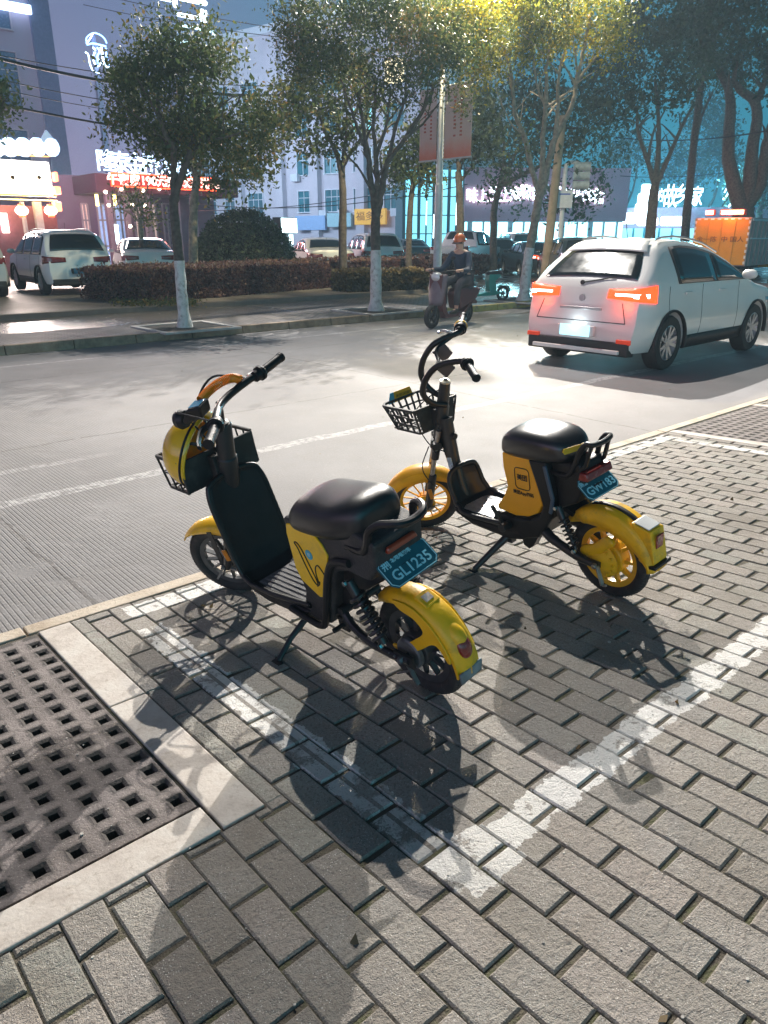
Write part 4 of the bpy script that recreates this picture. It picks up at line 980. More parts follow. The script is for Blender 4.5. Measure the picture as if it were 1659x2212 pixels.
m = MB(); m.tube(catmull([(0.24, 0.075, 0.555), (0.14, 0.078, 0.55), (0.10, 0.072, 0.60), (0.075, 0.066, 0.66), (0.045, 0.062, 0.695), (0.02, 0.058, 0.695), (0.015, 0, 0.69), (0.02, -0.058, 0.695), (0.045, -0.062, 0.695), (0.075, -0.066, 0.66), (0.10, -0.072, 0.60), (0.14, -0.078, 0.55), (0.24, -0.075, 0.555)], 5), 0.0115, 10)
m.tube([(0.022, 0.055, 0.695), (0.055, 0.06, 0.60), (0.10, 0.07, 0.56)], 0.009, 8); m.tube([(0.022, -0.055, 0.695), (0.055, -0.06, 0.60), (0.10, -0.07, 0.56)], 0.009, 8)
m.build('grab_rail', BLKG, SB)
m = MB(); m.box((0.055, 0, 0.56), (0.05, 0.17, 0.035), top=(0.7, 0.95)); m.build('rear_light', REDL, SB, bevel=0.007, bseg=3)
licence(SB, (0.045, 0.0, 0.505), None, 0.20, 0.10, 48, [('荆州', 0.022, -0.068, 0.027, 1), ('GW183', 0.050, 0.005, -0.014, 1.05)])
m = MB(); m.bar((0.12, 0, 0.49), (0.04, 0, 0.498), 0.05, 0.025); m.build('plate_bracket', BLK, SB)
m = MB(); m.bar((0.30, 0, 0.44), (0.14, 0, 0.36), 0.11, 0.02); m.build('inner_guard', BLK, SB)
# front end
m = MB()
a0, a1 = Vector(axp(0.845, RK)), Vector(axp(0.52, RK))
m.tube([a0, a0.lerp(a1, 0.35), a0.lerp(a1, 0.38), a1], [0.026, 0.030, 0.034, 0.030], 18)
m.loft([[(p.x+q[0]*math.cos(-a), q[1], p.z+q[0]*math.sin(-a)) for q in superring(16, w, d_, 3)] for p, w, d_, a in
        ((Vector((0.945, 0, 0.66)), 0.05, 0.026, 0.15), (Vector((0.94, 0, 0.56)), 0.05, 0.026, 0.15), (Vector((0.918, 0, 0.45)), 0.036, 0.024, 0.15), (Vector((0.895, 0, 0.34)), 0.032, 0.024, 0.15), (Vector((0.87, 0, 0.25)), 0.034, 0.024, 0.3))])
m.build('head_tube', mat('satin_black_tube', (0, 0, 0)), SB, smooth=50)
m = MB(); m.box((0.893, 0.028, 0.43), (0.032, 0.002, 0.07), Matrix.Translation((0.91, 0, 0.43)) @ Matrix.Rotation(R_(12), 4, 'Y') @ Matrix.Translation((-0.893, 0, -0.43))); m.build('info_sticker', mat('pale_sticker', (0.4, 0.5, 0.56), 0.5, var=0.4, vscale=90), SB)
m = MB(); m.lathe([(0, 0), (0.019, 0), (0.021, 0.012), (0.015, 0.026), (0, 0.028)], 16, Matrix.Translation((0.905, 0, 0.575)) @ Matrix.Rotation(R_(-95), 4, 'Y')); m.build('luggage_hook', BLK, SB)
m = MB(); m.lathe([(0.010, 0), (0.026, 0), (0.026, 0.008), (0.012, 0.012)], 18, Matrix.Translation(a0) @ Matrix.Rotation(R_(-RK), 4, 'Y')); m.build('stem_clamp', mat('pale_alloy', (0.55, 0.52, 0.42), 0.35, metal=0.6), SB)
m = MB(); fb = Vector((1.17, 0, RB))
for s in (-1, 1):
    top = Vector(axp(0.62, RK))+Vector((0.012, 0.05*s, 0)); bot = fb+Vector((-0.012, 0.05*s, 0))
    m.tube([top, top.lerp(bot, 0.75)], 0.0125, 12, M=SM)
m.build('fork_tube', STEEL, SB)
m = MB()
for s in (-1, 1):
    top = Vector(axp(0.62, RK))+Vector((0.012, 0.05*s, 0)); bot = fb+Vector((-0.012, 0.05*s, -0.02))
    m.tube([top.lerp(bot, 0.55), top.lerp(bot, 0.57), bot], [0.017, 0.021, 0.021], 14, M=SM)
    m.tube([top.lerp(bot, 0.24), top.lerp(bot, 0.34)], 0.021, 12, M=SM)
m.bar(Vector(axp(0.54, RK))+Vector((0.012, -0.07, 0)), Vector(axp(0.54, RK))+Vector((0.012, 0.07, 0)), 0.045, 0.035, M=SM)
m.tube([(1.17, -0.07, RB), (1.17, 0.07, RB)], 0.007, 8, M=SM)
m.build('front_fork', BLKM, SB)
m = MB(); q = top.lerp(bot, 0.78); m.box((q.x, 0.073, q.z), (0.02, 0.006, 0.065), SM); m.build('side_reflector', AMBL, SB, bevel=0.004)
m = MB(); m.bar((1.17, 0.058, 0.20), (1.235, 0.062, 0.125), 0.018, 0.008, M=SM); m.bar((1.17, 0.056, 0.16), (1.12, 0.06, 0.17), 0.014, 0.008, M=SM); bolt(m, (1.15, 0.062, 0.168), 0.011, 0.012, M=SM)
m.build('brake_arm', STEEL, SB)
def prg(t):
    w = 0.05*(0.75+0.25*math.sin(PI*min(1, t+.2))); d = -0.055*max(0.05, math.sin(PI*(0.08+t*0.8)))
    return [(d, w), (d*0.45, w), (-0.004, w*0.92), (0.006, w*0.5), (0.009, 0), (0.006, -w*0.5), (-0.004, -w*0.92), (d*0.45, -w), (d, -w)]
m = arc_fender((1.17, 0, RB), 0.208, 155, 18, prg, 22, SM); m.build('front_mudguard', ORA, SB, smooth=50, solid=0.004)
m = MB(); m.tube(catmull([(1.06, 0.06, 0.55), (1.12, 0.075, 0.45), (1.11, 0.075, 0.36), (1.08, 0.07, 0.30)], 5), 0.003, 6, M=SM)
m.tube(catmull([axp(0.83, RK), (1.05, 0.07, 0.72), (1.08, 0.06, 0.62), (1.03, 0.045, 0.52), (0.93, 0.04, 0.50)], 6), 0.003, 6); m.build('brake_cable', BLK, SB)
# swan-neck handlebar of two curved tubes, swept forward then back
bz = 1.005; bx = 0.90-math.tan(R_(RK))*(bz-.85)-0.03
m = MB()
for s in (-1, 1):
    m.tube(catmull([(0.925, 0.03*s, 0.74), (0.985, 0.062*s, 0.79), (1.01, 0.085*s, 0.86), (0.985, 0.10*s, 0.93), (0.93, 0.11*s, 0.985), (0.87, 0.12*s, 1.005), (bx-0.03, 0.145*s, bz), (bx-0.045, 0.19*s, bz)], 6), 0.0148, 12, M=SM)
m.tube(catmull([(bx-0.03, 0.15, bz), (0.90, 0.08, 0.985), (0.905, 0.0, 0.965), (0.90, -0.08, 0.985), (bx-0.03, -0.15, bz)], 6), 0.009, 10, M=SM)
hb = m.build('handlebar', BLKG, SB)
for s in (-1, 1):
    m = MB(); m.tube([(bx-0.042, 0.185*s, bz), (bx-0.066, 0.31*s, bz-0.004)], [0.018, 0.0175], 14, M=SM); m.tube([(bx-0.065, 0.303*s, bz-0.004), (bx-0.068, 0.315*s, bz-0.004)], 0.0195, 14, M=SM); m.build('grip', BLK, hb)
    m = MB(); m.tube([(bx-0.034, 0.15*s, bz), (bx-0.044, 0.195*s, bz)], [0.022, 0.027], 14, M=SM); m.tube([(bx-0.038, 0.17*s, bz), (bx-0.042, 0.186*s, bz)], 0.031, 14, M=SM); m.build('switch_housing', BLK if s > 0 else BLK, hb, bevel=0.002)
    m = MB(); m.prism([(0.93, 0.975), (0.86, 1.0), (0.835, 0.945), (0.885, 0.905)], 0.072*s, 0.078*s, 'y', SM); m.build('side_plate', mat('dull_plate', (0.12, 0.105, 0.11), 0.4, metal=0.5), hb, smooth=0, bevel=0.002)
m = MB(); m.lathe([(0.028, 0), (0.032, 0.0), (0.032, 0.012), (0.028, 0.012)], 18, SM @ Matrix.Translation((bx-0.044, -0.195, bz)) @ Matrix.Rotation(PI/2, 4, 'X'), close=True); m.build('yellow_collar', YEL, hb)
m = MB(); m.tube(catmull([(bx+0.0, -0.13, bz+0.01), (bx+0.035, -0.14, bz+0.03), (bx+0.06, -0.155, bz+0.02)], 4), 0.006, 8, M=SM); m.ball((bx+0.062, -0.157, bz+0.02), 0.009, 6, SM); m.build('bell', CHROME, hb)
# basket with tapering lattice sides and the coloured tag on its front rim
def lattice_basket(x0, x1, hw, z0, z1, k=0.78):
    m = MB()
    top = [(x0, hw), (x1-0.03, hw), (x1, hw-0.03), (x1, -hw+0.03), (x1-0.03, -hw), (x0, -hw)]
    cx = x0+0.03
    def P(p, t): return Vector((cx+(p[0]-cx)*(1-(1-k)*t), p[1]*(1-(1-k)*t), z1+(z0-z1)*t))
    for t, r in ((0, 0.0075), (0.36, 0.005), (0.7, 0.005), (1, 0.007)):
        for a, b_ in zip(top, top[1:]+top[:1]): m.bar(P(a, t), P(b_, t), r*1.7, r*1.7)
    for a, b_, n in ((top[0], top[1], 4), (top[1], top[2], 1), (top[2], top[3], 5), (top[3], top[4], 1), (top[4], top[5], 4), (top[5], top[0], 5)):
        for q in range(n):
            c_ = (a[0]+(b_[0]-a[0])*q/n, a[1]+(b_[1]-a[1])*q/n); m.bar(P(c_, 0), P(c_, 1), 0.010, 0.008, upv=(0, 1, 0))
    for q in range(6):
        f = q/5; m.bar(P((x0+(x1-x0)*f, hw), 1), P((x0+(x1-x0)*f, -hw), 1), 0.008, 0.005); m.bar(P((x0, -hw+2*hw*f), 1), P((x1, -hw+2*hw*f), 1), 0.008, 0.005)
    m.prism([P((x0, hw*.9), t)[1:] for t in (0, 1)]+[P((x0, -hw*.9), t)[1:] for t in (1, 0)], x0-0.004, x0+0.004, 'x')
    return m
m = lattice_basket(1.0, 1.265, 0.14, 0.605, 0.725); m.box((0.985, 0, 0.67), (0.05, 0.07, 0.08)); ba = m.build('basket', MATS['basket_plastic'], SB, smooth=0, bevel=0.0015)
for nm, c0, c1, mm in (('tag', -0.085, 0.045, mat('amber_tag', (0.75, 0.36, 0.01), 0.4)), ('tag', 0.045, 0.085, mat('blue_tag', (0.06, 0.33, 0.48), 0.4))):
    m = MB(); za, zb = 0.718, 0.768
    m.prism([(c0, za-.005), (c1, za-.005), (c1-(0.02 if c1 > .05 else 0), zb), (c0+(0.02 if c0 < 0 else 0), zb)], 1.262, 1.268, 'x'); m.build(nm, mm, ba, smooth=0, bevel=0.001)
Mt = basis((1.2610, -0.02, 0.742), (0, -1, 0), (0, 0, 1), (-1, 0, 0)); text_obj('tag_lettering', '美团扫码骑行', 0.018, INK, Mt, ba, 0.0003)
# kickstand, folded pedal lever
m = MB(); m.box((0.50, 0.08, 0.175), (0.055, 0.035, 0.06)); m.tube([(0.505, 0.085, 0.17), (0.53, 0.14, 0.13), (0.575, 0.255, 0.048)], [0.019, 0.016, 0.013], 12); m.box((0.577, 0.262, 0.046), (0.05, 0.02, 0.008)); m.build('kickstand', BLKM, SB, bevel=0.002)
m = MB(); m.bar((0.475, 0.13, 0.25), (0.52, 0.15, 0.35), 0.012, 0.016, upv=(0, 1, 0)); m.lathe([(0, 0), (0.02, 0), (0.02, 0.05), (0, 0.05)], 14, Matrix.Translation((0.47, 0.105, 0.25)) @ Matrix.Rotation(-PI/2, 4, 'X')); m.build('folded_crank', BLKM, SB, bevel=0.002)
# ================================================================== STREET LAMPS (heads stand above the top of the frame)
def lamp_light(name, loc, energy, col, r=0.06, parent=None, aim=None, cone=165):
    l = bpy.data.lights.new(name, 'SPOT'); l.energy = energy; l.color = col; l.shadow_soft_size = r
    l.spot_size = R_(cone); l.spot_blend = 1.0 if aim else 0.6
    o = bpy.data.objects.new(name, l); COL.objects.link(o); o.location = loc
    if parent: o.parent = parent
    if aim: o.rotation_euler = Vector(aim).to_track_quat('-Z', 'Y').to_euler()
    return o
METG = mat('grey_pole_paint', (0.55, 0.56, 0.58), 0.45, var=0.12, vscale=6, dirt=(0.3, 0.28, 0.26), dscale=4, damt=0.5)
WARMG = glow('lamp_glass', (1.0, 0.92, 0.78), 30.0, False)
def street_lamp(label, base, z0, head, energy, col, aim=(3, 2, 0), cone=95):
    t = empty('street_lamp', (base[0], base[1], z0)); tag(t, label, 'street lamp', 'street lamps over the far footpath')
    H = head[2]-z0; dx, dy = head[0]-base[0], head[1]-base[1]
    m = MB(); m.tube([(0, 0, 0), (0, 0, 0.03), (0, 0, 2.8), (0, 0, 2.82), (0, 0, H-0.3)], [0.16, 0.115, 0.105, 0.085, 0.055], 20); m.lathe([(0.11, 0), (0.22, 0), (0.22, 0.02), (0.12, 0.03)], 20)
    m.build('pole', METG, t)
    m = MB(); m.tube(catmull([(0, 0, H-0.35), (dx*0.3, dy*0.3, H+0.15), (dx*0.8, dy*0.8, H+0.2), (dx, dy, H+0.16)], 6), 0.035, 10); m.build('arm', METG, t)
    m = MB(); d = Vector((dx, dy, 0)).normalized() if (dx or dy) else Vector((0, -1, 0)); s = Vector((-d.y, d.x, 0))
    Mh = basis((dx, dy, H+0.15), d, s, (0, 0, 1))
    m.loft([[(x, q[0], q[1]) for q in superring(14, w, h, 3)] for x, w, h in ((-0.25, 0.05, 0.03), (-0.1, 0.12, 0.06), (0.2, 0.15, 0.07), (0.42, 0.11, 0.05), (0.5, 0.04, 0.02))], Mh)
    hd = m.build('lamp_head', METG, t)
    m = MB(); m.box((0.1, 0, -0.072), (0.4, 0.2, 0.008), Mh); m.build('lamp_glass', WARMG, hd, smooth=0)
    lamp_light('lamp_light', (head[0]-base[0]+d.x*.1, head[1]-base[1]+d.y*.1, H+0.02), energy, col, parent=t, aim=(aim[0]-head[0], aim[1]-head[1], aim[2]-head[2]), cone=cone)
    return t
street_lamp('grey street lamp with a long arm over the road and no banners', (2.5, 12.7), 0.0, LAMP_A, 10200, (1.0, 0.95, 0.88), aim=(3.5, 2.5, 0), cone=88)
# ================================================================== TREES, HEDGES, BUSHES
import numpy as np
def leaf_mat(name, cols, rough=0.5, trans=0.35):
    m = bpy.data.materials.new(name); m.use_nodes = True; N, L = nodes_of(m); b = N['Principled BSDF']
    a = N.new('ShaderNodeAttribute'); a.attribute_name = 'tint'
    r = N.new('ShaderNodeValToRGB'); e = r.color_ramp.elements
    while len(e) < len(cols): e.new(0.5)
    for i, (el, c) in enumerate(zip(e, cols)): el.position = i/(len(cols)-1); el.color = (*c, 1)
    L.new(a.outputs['Fac'], r.inputs[0]); L.new(r.outputs[0], b.inputs['Base Color'])
    b.inputs['Roughness'].default_value = rough; b.inputs['Specular IOR Level'].default_value = 0.4
    t = N.new('ShaderNodeBsdfTranslucent'); L.new(r.outputs[0], t.inputs['Color'])
    mx = N.new('ShaderNodeMixShader'); mx.inputs[0].default_value = trans
    L.new(b.outputs[0], mx.inputs[1]); L.new(t.outputs[0], mx.inputs[2]); L.new(mx.outputs[0], N['Material Output'].inputs['Surface'])
    return m
LF_GREEN = leaf_mat('leaf_green', [(0.035, 0.055, 0.02), (0.055, 0.085, 0.028), (0.085, 0.11, 0.035), (0.16, 0.15, 0.04), (0.28, 0.15, 0.04)])
LF_YELL = leaf_mat('leaf_lit_yellow', [(0.06, 0.08, 0.015), (0.12, 0.14, 0.02), (0.22, 0.21, 0.02), (0.36, 0.28, 0.015), (0.52, 0.33, 0.01)], trans=0.45)  # lamp-lit yellow of the driveway tree, put into the leaf colour
LF_DARK = leaf_mat('leaf_dark', [(0.025, 0.04, 0.025), (0.04, 0.06, 0.035), (0.055, 0.08, 0.045), (0.08, 0.10, 0.05)])
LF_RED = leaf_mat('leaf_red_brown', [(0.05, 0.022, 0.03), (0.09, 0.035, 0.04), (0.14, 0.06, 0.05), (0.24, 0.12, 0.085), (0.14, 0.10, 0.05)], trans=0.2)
LF_GOLD = leaf_mat('leaf_golden', [(0.04, 0.035, 0.015), (0.08, 0.06, 0.025), (0.15, 0.10, 0.04), (0.26, 0.18, 0.07)], trans=0.2)
BARK = mat('bark', (0.085, 0.068, 0.055), 0.9, var=0.4, vscale=14, bump=0.9, bscale=30)
BARKL = mat('pale_bark', (0.26, 0.21, 0.15), 0.85, var=0.35, vscale=12, bump=0.7, bscale=30)
LIME = mat('limewash', (0.62, 0.60, 0.57), 0.85, var=0.12, vscale=7, dirt=(0.22, 0.17, 0.13), dscale=9, damt=0.95, bump=0.9, bscale=40)
def leaves_mesh(name, centers, size, m, parent, aspect=0.5, tint=None, seed=1, flat=0.0):
    g = np.random.default_rng(seed); n = len(centers)
    d = g.normal(size=(n, 3)); d[:, 2] -= 0.35; d /= np.linalg.norm(d, axis=1)[:, None]
    r = g.normal(size=(n, 3)); r[:, 2] += flat*3; s = np.cross(d, r); s /= (np.linalg.norm(s, axis=1)[:, None]+1e-6)
    L = size*(0.5+0.5*g.random(n)+0.7*(g.random(n)**4))[:, None]; W = L*aspect
    nrm = np.cross(d, s)
    a = centers-d*L/2; tip = centers+d*L/2; l = centers-s*W/2-d*L*0.05+nrm*W*0.18; q = centers+s*W/2-d*L*0.05+nrm*W*0.18
    v = np.stack([a, l, tip, q], 1).reshape(-1, 3)
    me = bpy.data.meshes.new(name); me.vertices.add(4*n); me.vertices.foreach_set('co', v.ravel().astype(np.float32))
    me.loops.add(4*n); me.loops.foreach_set('vertex_index', np.arange(4*n, dtype=np.int32))
    me.polygons.add(n); me.polygons.foreach_set('loop_start', np.arange(0, 4*n, 4, dtype=np.int32)); me.polygons.foreach_set('loop_total', np.full(n, 4, dtype=np.int32))
    me.update(calc_edges=True)
    t = tint if tint is not None else g.random(n)
    at_ = me.attributes.new('tint', 'FLOAT', 'FACE'); at_.data.foreach_set('value', np.clip(t, 0, 1).astype(np.float32))
    me.materials.append(m); me.validate()
    o = bpy.data.objects.new(name, me); COL.objects.link(o)
    if parent: o.parent = parent
    return o
def crown_points(balls, n, g, clump=0.16, per=12, hollow=0.45):
    """clumps of leaves through a union of balls (x, y, z, r)"""
    w = np.array([b[3]**2.2 for b in balls]); w /= w.sum(); out = []; tn = []
    k = n//per
    idx = g.choice(len(balls), k, p=w)
    for i in idx:
        bx, by, bz, br = balls[i]
        d = g.normal(size=3); d /= np.linalg.norm(d); rr = br*(hollow+(1-hollow)*g.random()**0.6)*(1+0.13*g.normal())
        c = np.array((bx, by, bz))+d*rr*np.array((1, 1, 0.9))
        ns = mnoise.noise(Vector(c*1.5))+0.5*mnoise.noise(Vector(c*3.7))
        if ns < -0.02: continue                    # gaps where the sky shows through
        p = c+g.normal(size=(per, 3))*clump*(0.7+0.6*g.random())
        out.append(p); base = 0.38+0.55*mnoise.noise(Vector(c*0.9+np.array((7, 3, 1))))
        tn.append(base+0.22*g.normal(size=per))
    return np.concatenate(out), np.concatenate(tn)
def limb(m, pts, r0, r1, k=5, n=9, wob=0.03, g=None):
    P = catmull(pts, k); L = len(P)
    for i in range(1, L-1): P[i] = P[i]+Vector((g.normal(), g.normal(), 0))*wob*0.35
    m.tube(P, [r0+(r1-r0)*(i/(L-1))**0.8 for i in range(L)], n)
def tree(label, base, trunk_px, limbs_px, crown_px, dep, r0, leafm, nleaf, lsize, seed, bark=BARK, lime=None, group='street trees across the road', clump=0.16, spread=1.0, name='street_tree', per=12, depth_k=0.6, rfork=None):
    """trunk and limbs follow photo pixels at the tree's own distance; every ball of the crown has real depth"""
    g = np.random.default_rng(seed); bv = Vector(base)
    t = empty(name, base); tag(t, label, 'tree', group)
    w2l = lambda p: Vector(p)-bv
    def q(p):
        off = p[2] if len(p) > 2 else 0.0
        return w2l(at(p[0], p[1], dep+off))
    m = MB(); tp = [Vector((0, 0, -0.05))]+[q(p) for p in trunk_px]
    rf = rfork or r0*0.72
    P = catmull(tp, 6); L = len(P)
    rad = []
    for i in range(L):
        s = i/(L-1); r = r0*(1-s)+rf*s
        if P[i].z < 0.25: r *= 1+0.55*(1-max(0, P[i].z)/0.25)**2
        rad.append(r*(1+0.05*math.sin(i*1.7+seed)))
    cut = None
    if lime:
        for i in range(L):
            if P[i].z > lime: cut = i; break
    if cut:
        lm = MB(); lm.tube(P[:cut+1], [r*1.03 for r in rad[:cut+1]], 14)
        m.tube(P[cut:], rad[cut:], 14)
    else: m.tube(P, rad, 12)
    for lp in limbs_px:
        pts = [q(p) for p in lp[1]]; limb(m, pts, lp[0], max(0.008, lp[0]*0.35), g=g)
        for k in range(3):         # twigs off each limb
            i = g.integers(1, len(pts)); a = pts[i-1].lerp(pts[i], float(g.random()))
            b_ = a+Vector((g.normal()*0.5, g.normal()*0.5, 0.5+0.3*g.random())); limb(m, [a, a.lerp(b_, .5)+Vector((0, 0, .06)), b_], lp[0]*0.4, 0.008, k=3, n=6, g=g)
    tr = m.build('trunk', bark, t, smooth=60)
    if cut: lm.build('limewash', LIME, tr, smooth=60)
    balls = []
    for c in crown_px:
        x, y, r = c[:3]; off = c[3] if len(c) > 3 else 0.0
        R = r*dep/FPX*1.04*spread
        for k in range(3):
            dz = (k-1)*R*depth_k+off+g.normal()*0.1
            p = w2l(at(x+g.normal()*r*0.12, y+g.normal()*r*0.12, dep+dz))
            balls.append((p.x, p.y, p.z, R*(1.0 if k == 1 else 0.82)))
    pts, tn = crown_points(balls, nleaf, g, clump=clump, per=per)
    leaves_mesh('crown', pts, lsize, leafm, t, seed=seed, tint=tn)
    return t
def tbase(x, y, z): p = on_z(x, y, z); return (p.x, p.y, z)
b1 = tbase(400, 708, 0.0); b2 = tbase(812, 672, 0.0); b3 = tbase(1130, 650, 0.0)
for b_ in (b1, b2, b3): tree_pit(b_[0], b_[1]-0.02)
d1, d2, d3 = dep_of(b1), dep_of(b2), dep_of(b3)
tree('street tree with limewashed foot and round crown, leftmost along the far kerb', b1,
     [(393, 640), (388, 575), (380, 500), (375, 440)],
     [(0.075, [(375, 445), (384, 400), (405, 345), (415, 300, .1), (405, 240, .2)]), (0.07, [(375, 445), (374, 380), (374, 320, -.2), (352, 280, -.3), (340, 210, -.3)]),
      (0.05, [(374, 380), (378, 300, .2), (395, 200, .1), (400, 120)]), (0.04, [(405, 345), (450, 290, .3), (500, 240, .4), (530, 190, .4)]), (0.035, [(374, 320), (320, 280, .2), (280, 240, .2)]), (0.03, [(415, 300), (470, 300, -.3), (540, 280, -.3)])],
     [(335, 105, 62), (415, 92, 62), (480, 130, 62), (525, 215, 62), (290, 195, 60), (395, 190, 92), (470, 275, 72), (560, 300, 34), (262, 262, 40), (325, 290, 52), (300, 140, 50), (395, 300, 50), (245, 255, 24), (540, 365, 20), (585, 255, 24), (455, 60, 30), (380, 60, 34), (500, 335, 30)],
     d1, 0.100, LF_GREEN, 34000, 0.080, 11, lime=1.12, clump=0.14, spread=0.95)
tree('tall street tree with limewashed foot and many upright limbs, between the two lamp posts', b2,
     [(812, 610), (812, 560), (811, 500), (812, 455)],
     [(0.085, [(812, 460), (802, 400), (797, 340), (785, 280), (775, 200)]), (0.08, [(814, 465), (826, 400), (838, 350), (875, 300, .2), (915, 235, .3), (940, 180, .3)]), (0.075, [(812, 460), (815, 400), (812, 340), (808, 280), (812, 180)]),
      (0.05, [(838, 350), (850, 290), (872, 220), (880, 150)]), (0.05, [(797, 340), (780, 300), (760, 240), (735, 170)]), (0.045, [(812, 340), (835, 270), (845, 190)]), (0.035, [(875, 300), (920, 260, .4), (950, 220, .5)])],
     [(650, 60, 48), (715, 45, 72), (800, 70, 82), (880, 100, 74), (940, 55, 70), (700, 140, 62), (780, 170, 66), (865, 185, 48), (945, 150, 48), (655, 130, 36), (1000, 205, 32), (985, 90, 50), (830, 15, 70), (630, 20, 34), (985, 240, 18), (720, 200, 28)],
     d2, 0.13, LF_GREEN, 46000, 0.080, 12, lime=1.2, clump=0.16)
tree('street tree with pale limbs and yellow lit leaves, beside the driveway', b3,
     [(1137, 590), (1143, 545), (1155, 480), (1165, 420)],
     [(0.075, [(1165, 425), (1150, 370), (1130, 290), (1112, 240), (1105, 160), (1085, 90)]), (0.085, [(1167, 425), (1172, 360), (1172, 300), (1178, 230), (1182, 150), (1190, 60)]), (0.09, [(1170, 420), (1185, 350), (1200, 295), (1232, 240), (1245, 180), (1262, 100), (1275, 30)]),
      (0.06, [(1200, 295), (1205, 240), (1208, 160), (1225, 90)]), (0.04, [(1178, 230), (1160, 180), (1150, 110)]), (0.04, [(1245, 180), (1290, 120, .3), (1330, 70, .3)]), (0.03, [(1130, 290), (1100, 260), (1070, 190)])],
     [(1000, 20, 66), (1095, 40, 78), (1200, 25, 78), (1295, 35, 62), (1055, 115, 46), (1340, 85, 32), (1000, 100, 44), (950, 10, 50), (1150, 0, 60), (1310, 105, 28), (1010, 160, 24), (1120, 110, 26), (1130, 275, 12), (1125, 330, 13)],
     d3, 0.13, LF_YELL, 46000, 0.085, 13, bark=BARKL, lime=1.25, clump=0.16)
def back_tree(label, px, z, *a, **k):
    b_ = tbase(px[0], px[1], z) if len(px) == 2 else tuple(at(px[0], px[1], px[2]).xy)+(z,)
    return b_
def btree(label, x, ybase, dep, trunk, limbs, crown, r0, leafm, n, ls, seed, z=0.1, bark=BARK, **kw):
    p = at(x, ybase, dep); return tree(label, (p.x, p.y, z), trunk, limbs, crown, dep, r0, leafm, n, ls, seed, bark=bark, group='trees in and beyond the car park', name='car_park_tree', clump=kw.pop('clump', 0.22), **kw)
btree('tree with pale slender trunk close behind the leftmost limewashed tree', 415, 585, 21.0,
      [(417, 500), (420, 430), (425, 380)], [(0.09, [(425, 385), (440, 330), (470, 280), (500, 240)]), (0.08, [(424, 390), (412, 330), (400, 280), (380, 240)]), (0.05, [(440, 330), (425, 270), (430, 210)])],
      [(430, 300, 42), (500, 330, 46), (560, 370, 34), (470, 400, 26), (390, 350, 28), (350, 300, 28), (550, 250, 40), (590, 320, 26), (300, 240, 26)], 0.13, LF_GREEN, 11000, 0.15, 21, bark=BARKL)
btree('straight trunked tree behind the hedge, left of the tall limewashed tree', 740, 560, 23.0,
      [(740, 500), (741, 430), (738, 370)], [(0.08, [(738, 375), (725, 330), (700, 280), (680, 220)]), (0.08, [(739, 375), (745, 320), (750, 260), (745, 200)]), (0.06, [(740, 360), (765, 320), (800, 270)])],
      [(640, 195, 46), (700, 245, 54), (760, 265, 44), (620, 255, 28), (675, 315, 28), (745, 180, 56), (730, 310, 26), (800, 230, 38), (655, 290, 22)], 0.13, LF_GREEN, 10000, 0.15, 22)
btree('small crowned tree behind the hedge, left of the banner pole', 882, 560, 26.0,
      [(884, 500), (888, 430), (892, 400)], [(0.06, [(892, 402), (880, 360), (870, 320)]), (0.06, [(892, 402), (905, 360), (915, 310)])],
      [(880, 330, 34), (918, 370, 28), (850, 385, 18), (900, 290, 30), (860, 350, 24), (930, 300, 30)], 0.11, LF_GREEN, 6000, 0.16, 23)
btree('tree with a dark straight trunk behind the hedge, just right of the banner pole', 993, 560, 27.0,
      [(994, 500), (993, 430), (990, 370)], [(0.08, [(990, 372), (1005, 330), (1030, 300), (1060, 280)]), (0.07, [(990, 372), (985, 320), (975, 270)]), (0.05, [(996, 390), (1030, 350), (1060, 345)])],
      [(1000, 290, 46), (1055, 310, 50), (960, 270, 36), (1030, 240, 50), (985, 330, 18), (1080, 370, 26)], 0.15, LF_DARK, 8000, 0.16, 24)
btree('broad dark green tree standing behind the traffic signal', 1066, 570, 32.0,
      [(1066, 500), (1068, 450), (1080, 400)], [(0.1, [(1080, 402), (1110, 340), (1140, 280)]), (0.1, [(1080, 402), (1180, 350), (1260, 290)]), (0.08, [(1075, 420), (1090, 330), (1080, 250)])],
      [(1095, 235, 68), (1250, 245, 88), (1320, 310, 52), (1275, 400, 46), (1120, 350, 54), (1200, 430, 34), (1100, 445, 32), (1180, 300, 80), (1330, 230, 48), (1060, 420, 24), (1240, 460, 28), (1150, 190, 60), (1310, 180, 60)], 0.16, LF_DARK, 17000, 0.2, 25, clump=0.26)
btree('tree with three thin spreading limbs, right of the traffic signal', 1403, 560, 30.0,
      [(1405, 500), (1411, 430), (1415, 400)], [(0.12, [(1415, 402), (1400, 350), (1380, 290), (1375, 230)]), (0.13, [(1415, 402), (1422, 330), (1422, 250), (1415, 170)]), (0.12, [(1416, 402), (1440, 350), (1470, 280), (1500, 220)]), (0.07, [(1400, 350), (1410, 290), (1440, 230)])],
      [(1400, 110, 66), (1480, 130, 60), (1440, 20, 82), (1345, 150, 50), (1395, 200, 34), (1490, 200, 34), (1370, 60, 60), (1520, 60, 62), (1375, 240, 14), (1450, 190, 40)], 0.22, LF_DARK, 13000, 0.19, 26, z=-0.1)
btree('leaning bare trunked tree between the three limbed tree and the truck', 1480, 560, 34.0,
      [(1482, 480), (1490, 400), (1500, 300), (1512, 200), (1520, 120)], [(0.08, [(1500, 300), (1520, 240), (1540, 200)])],
      [(1540, 130, 50), (1500, 80, 50), (1580, 180, 26)], 0.2, LF_DARK, 5000, 0.2, 27, z=-0.1, rfork=0.12)
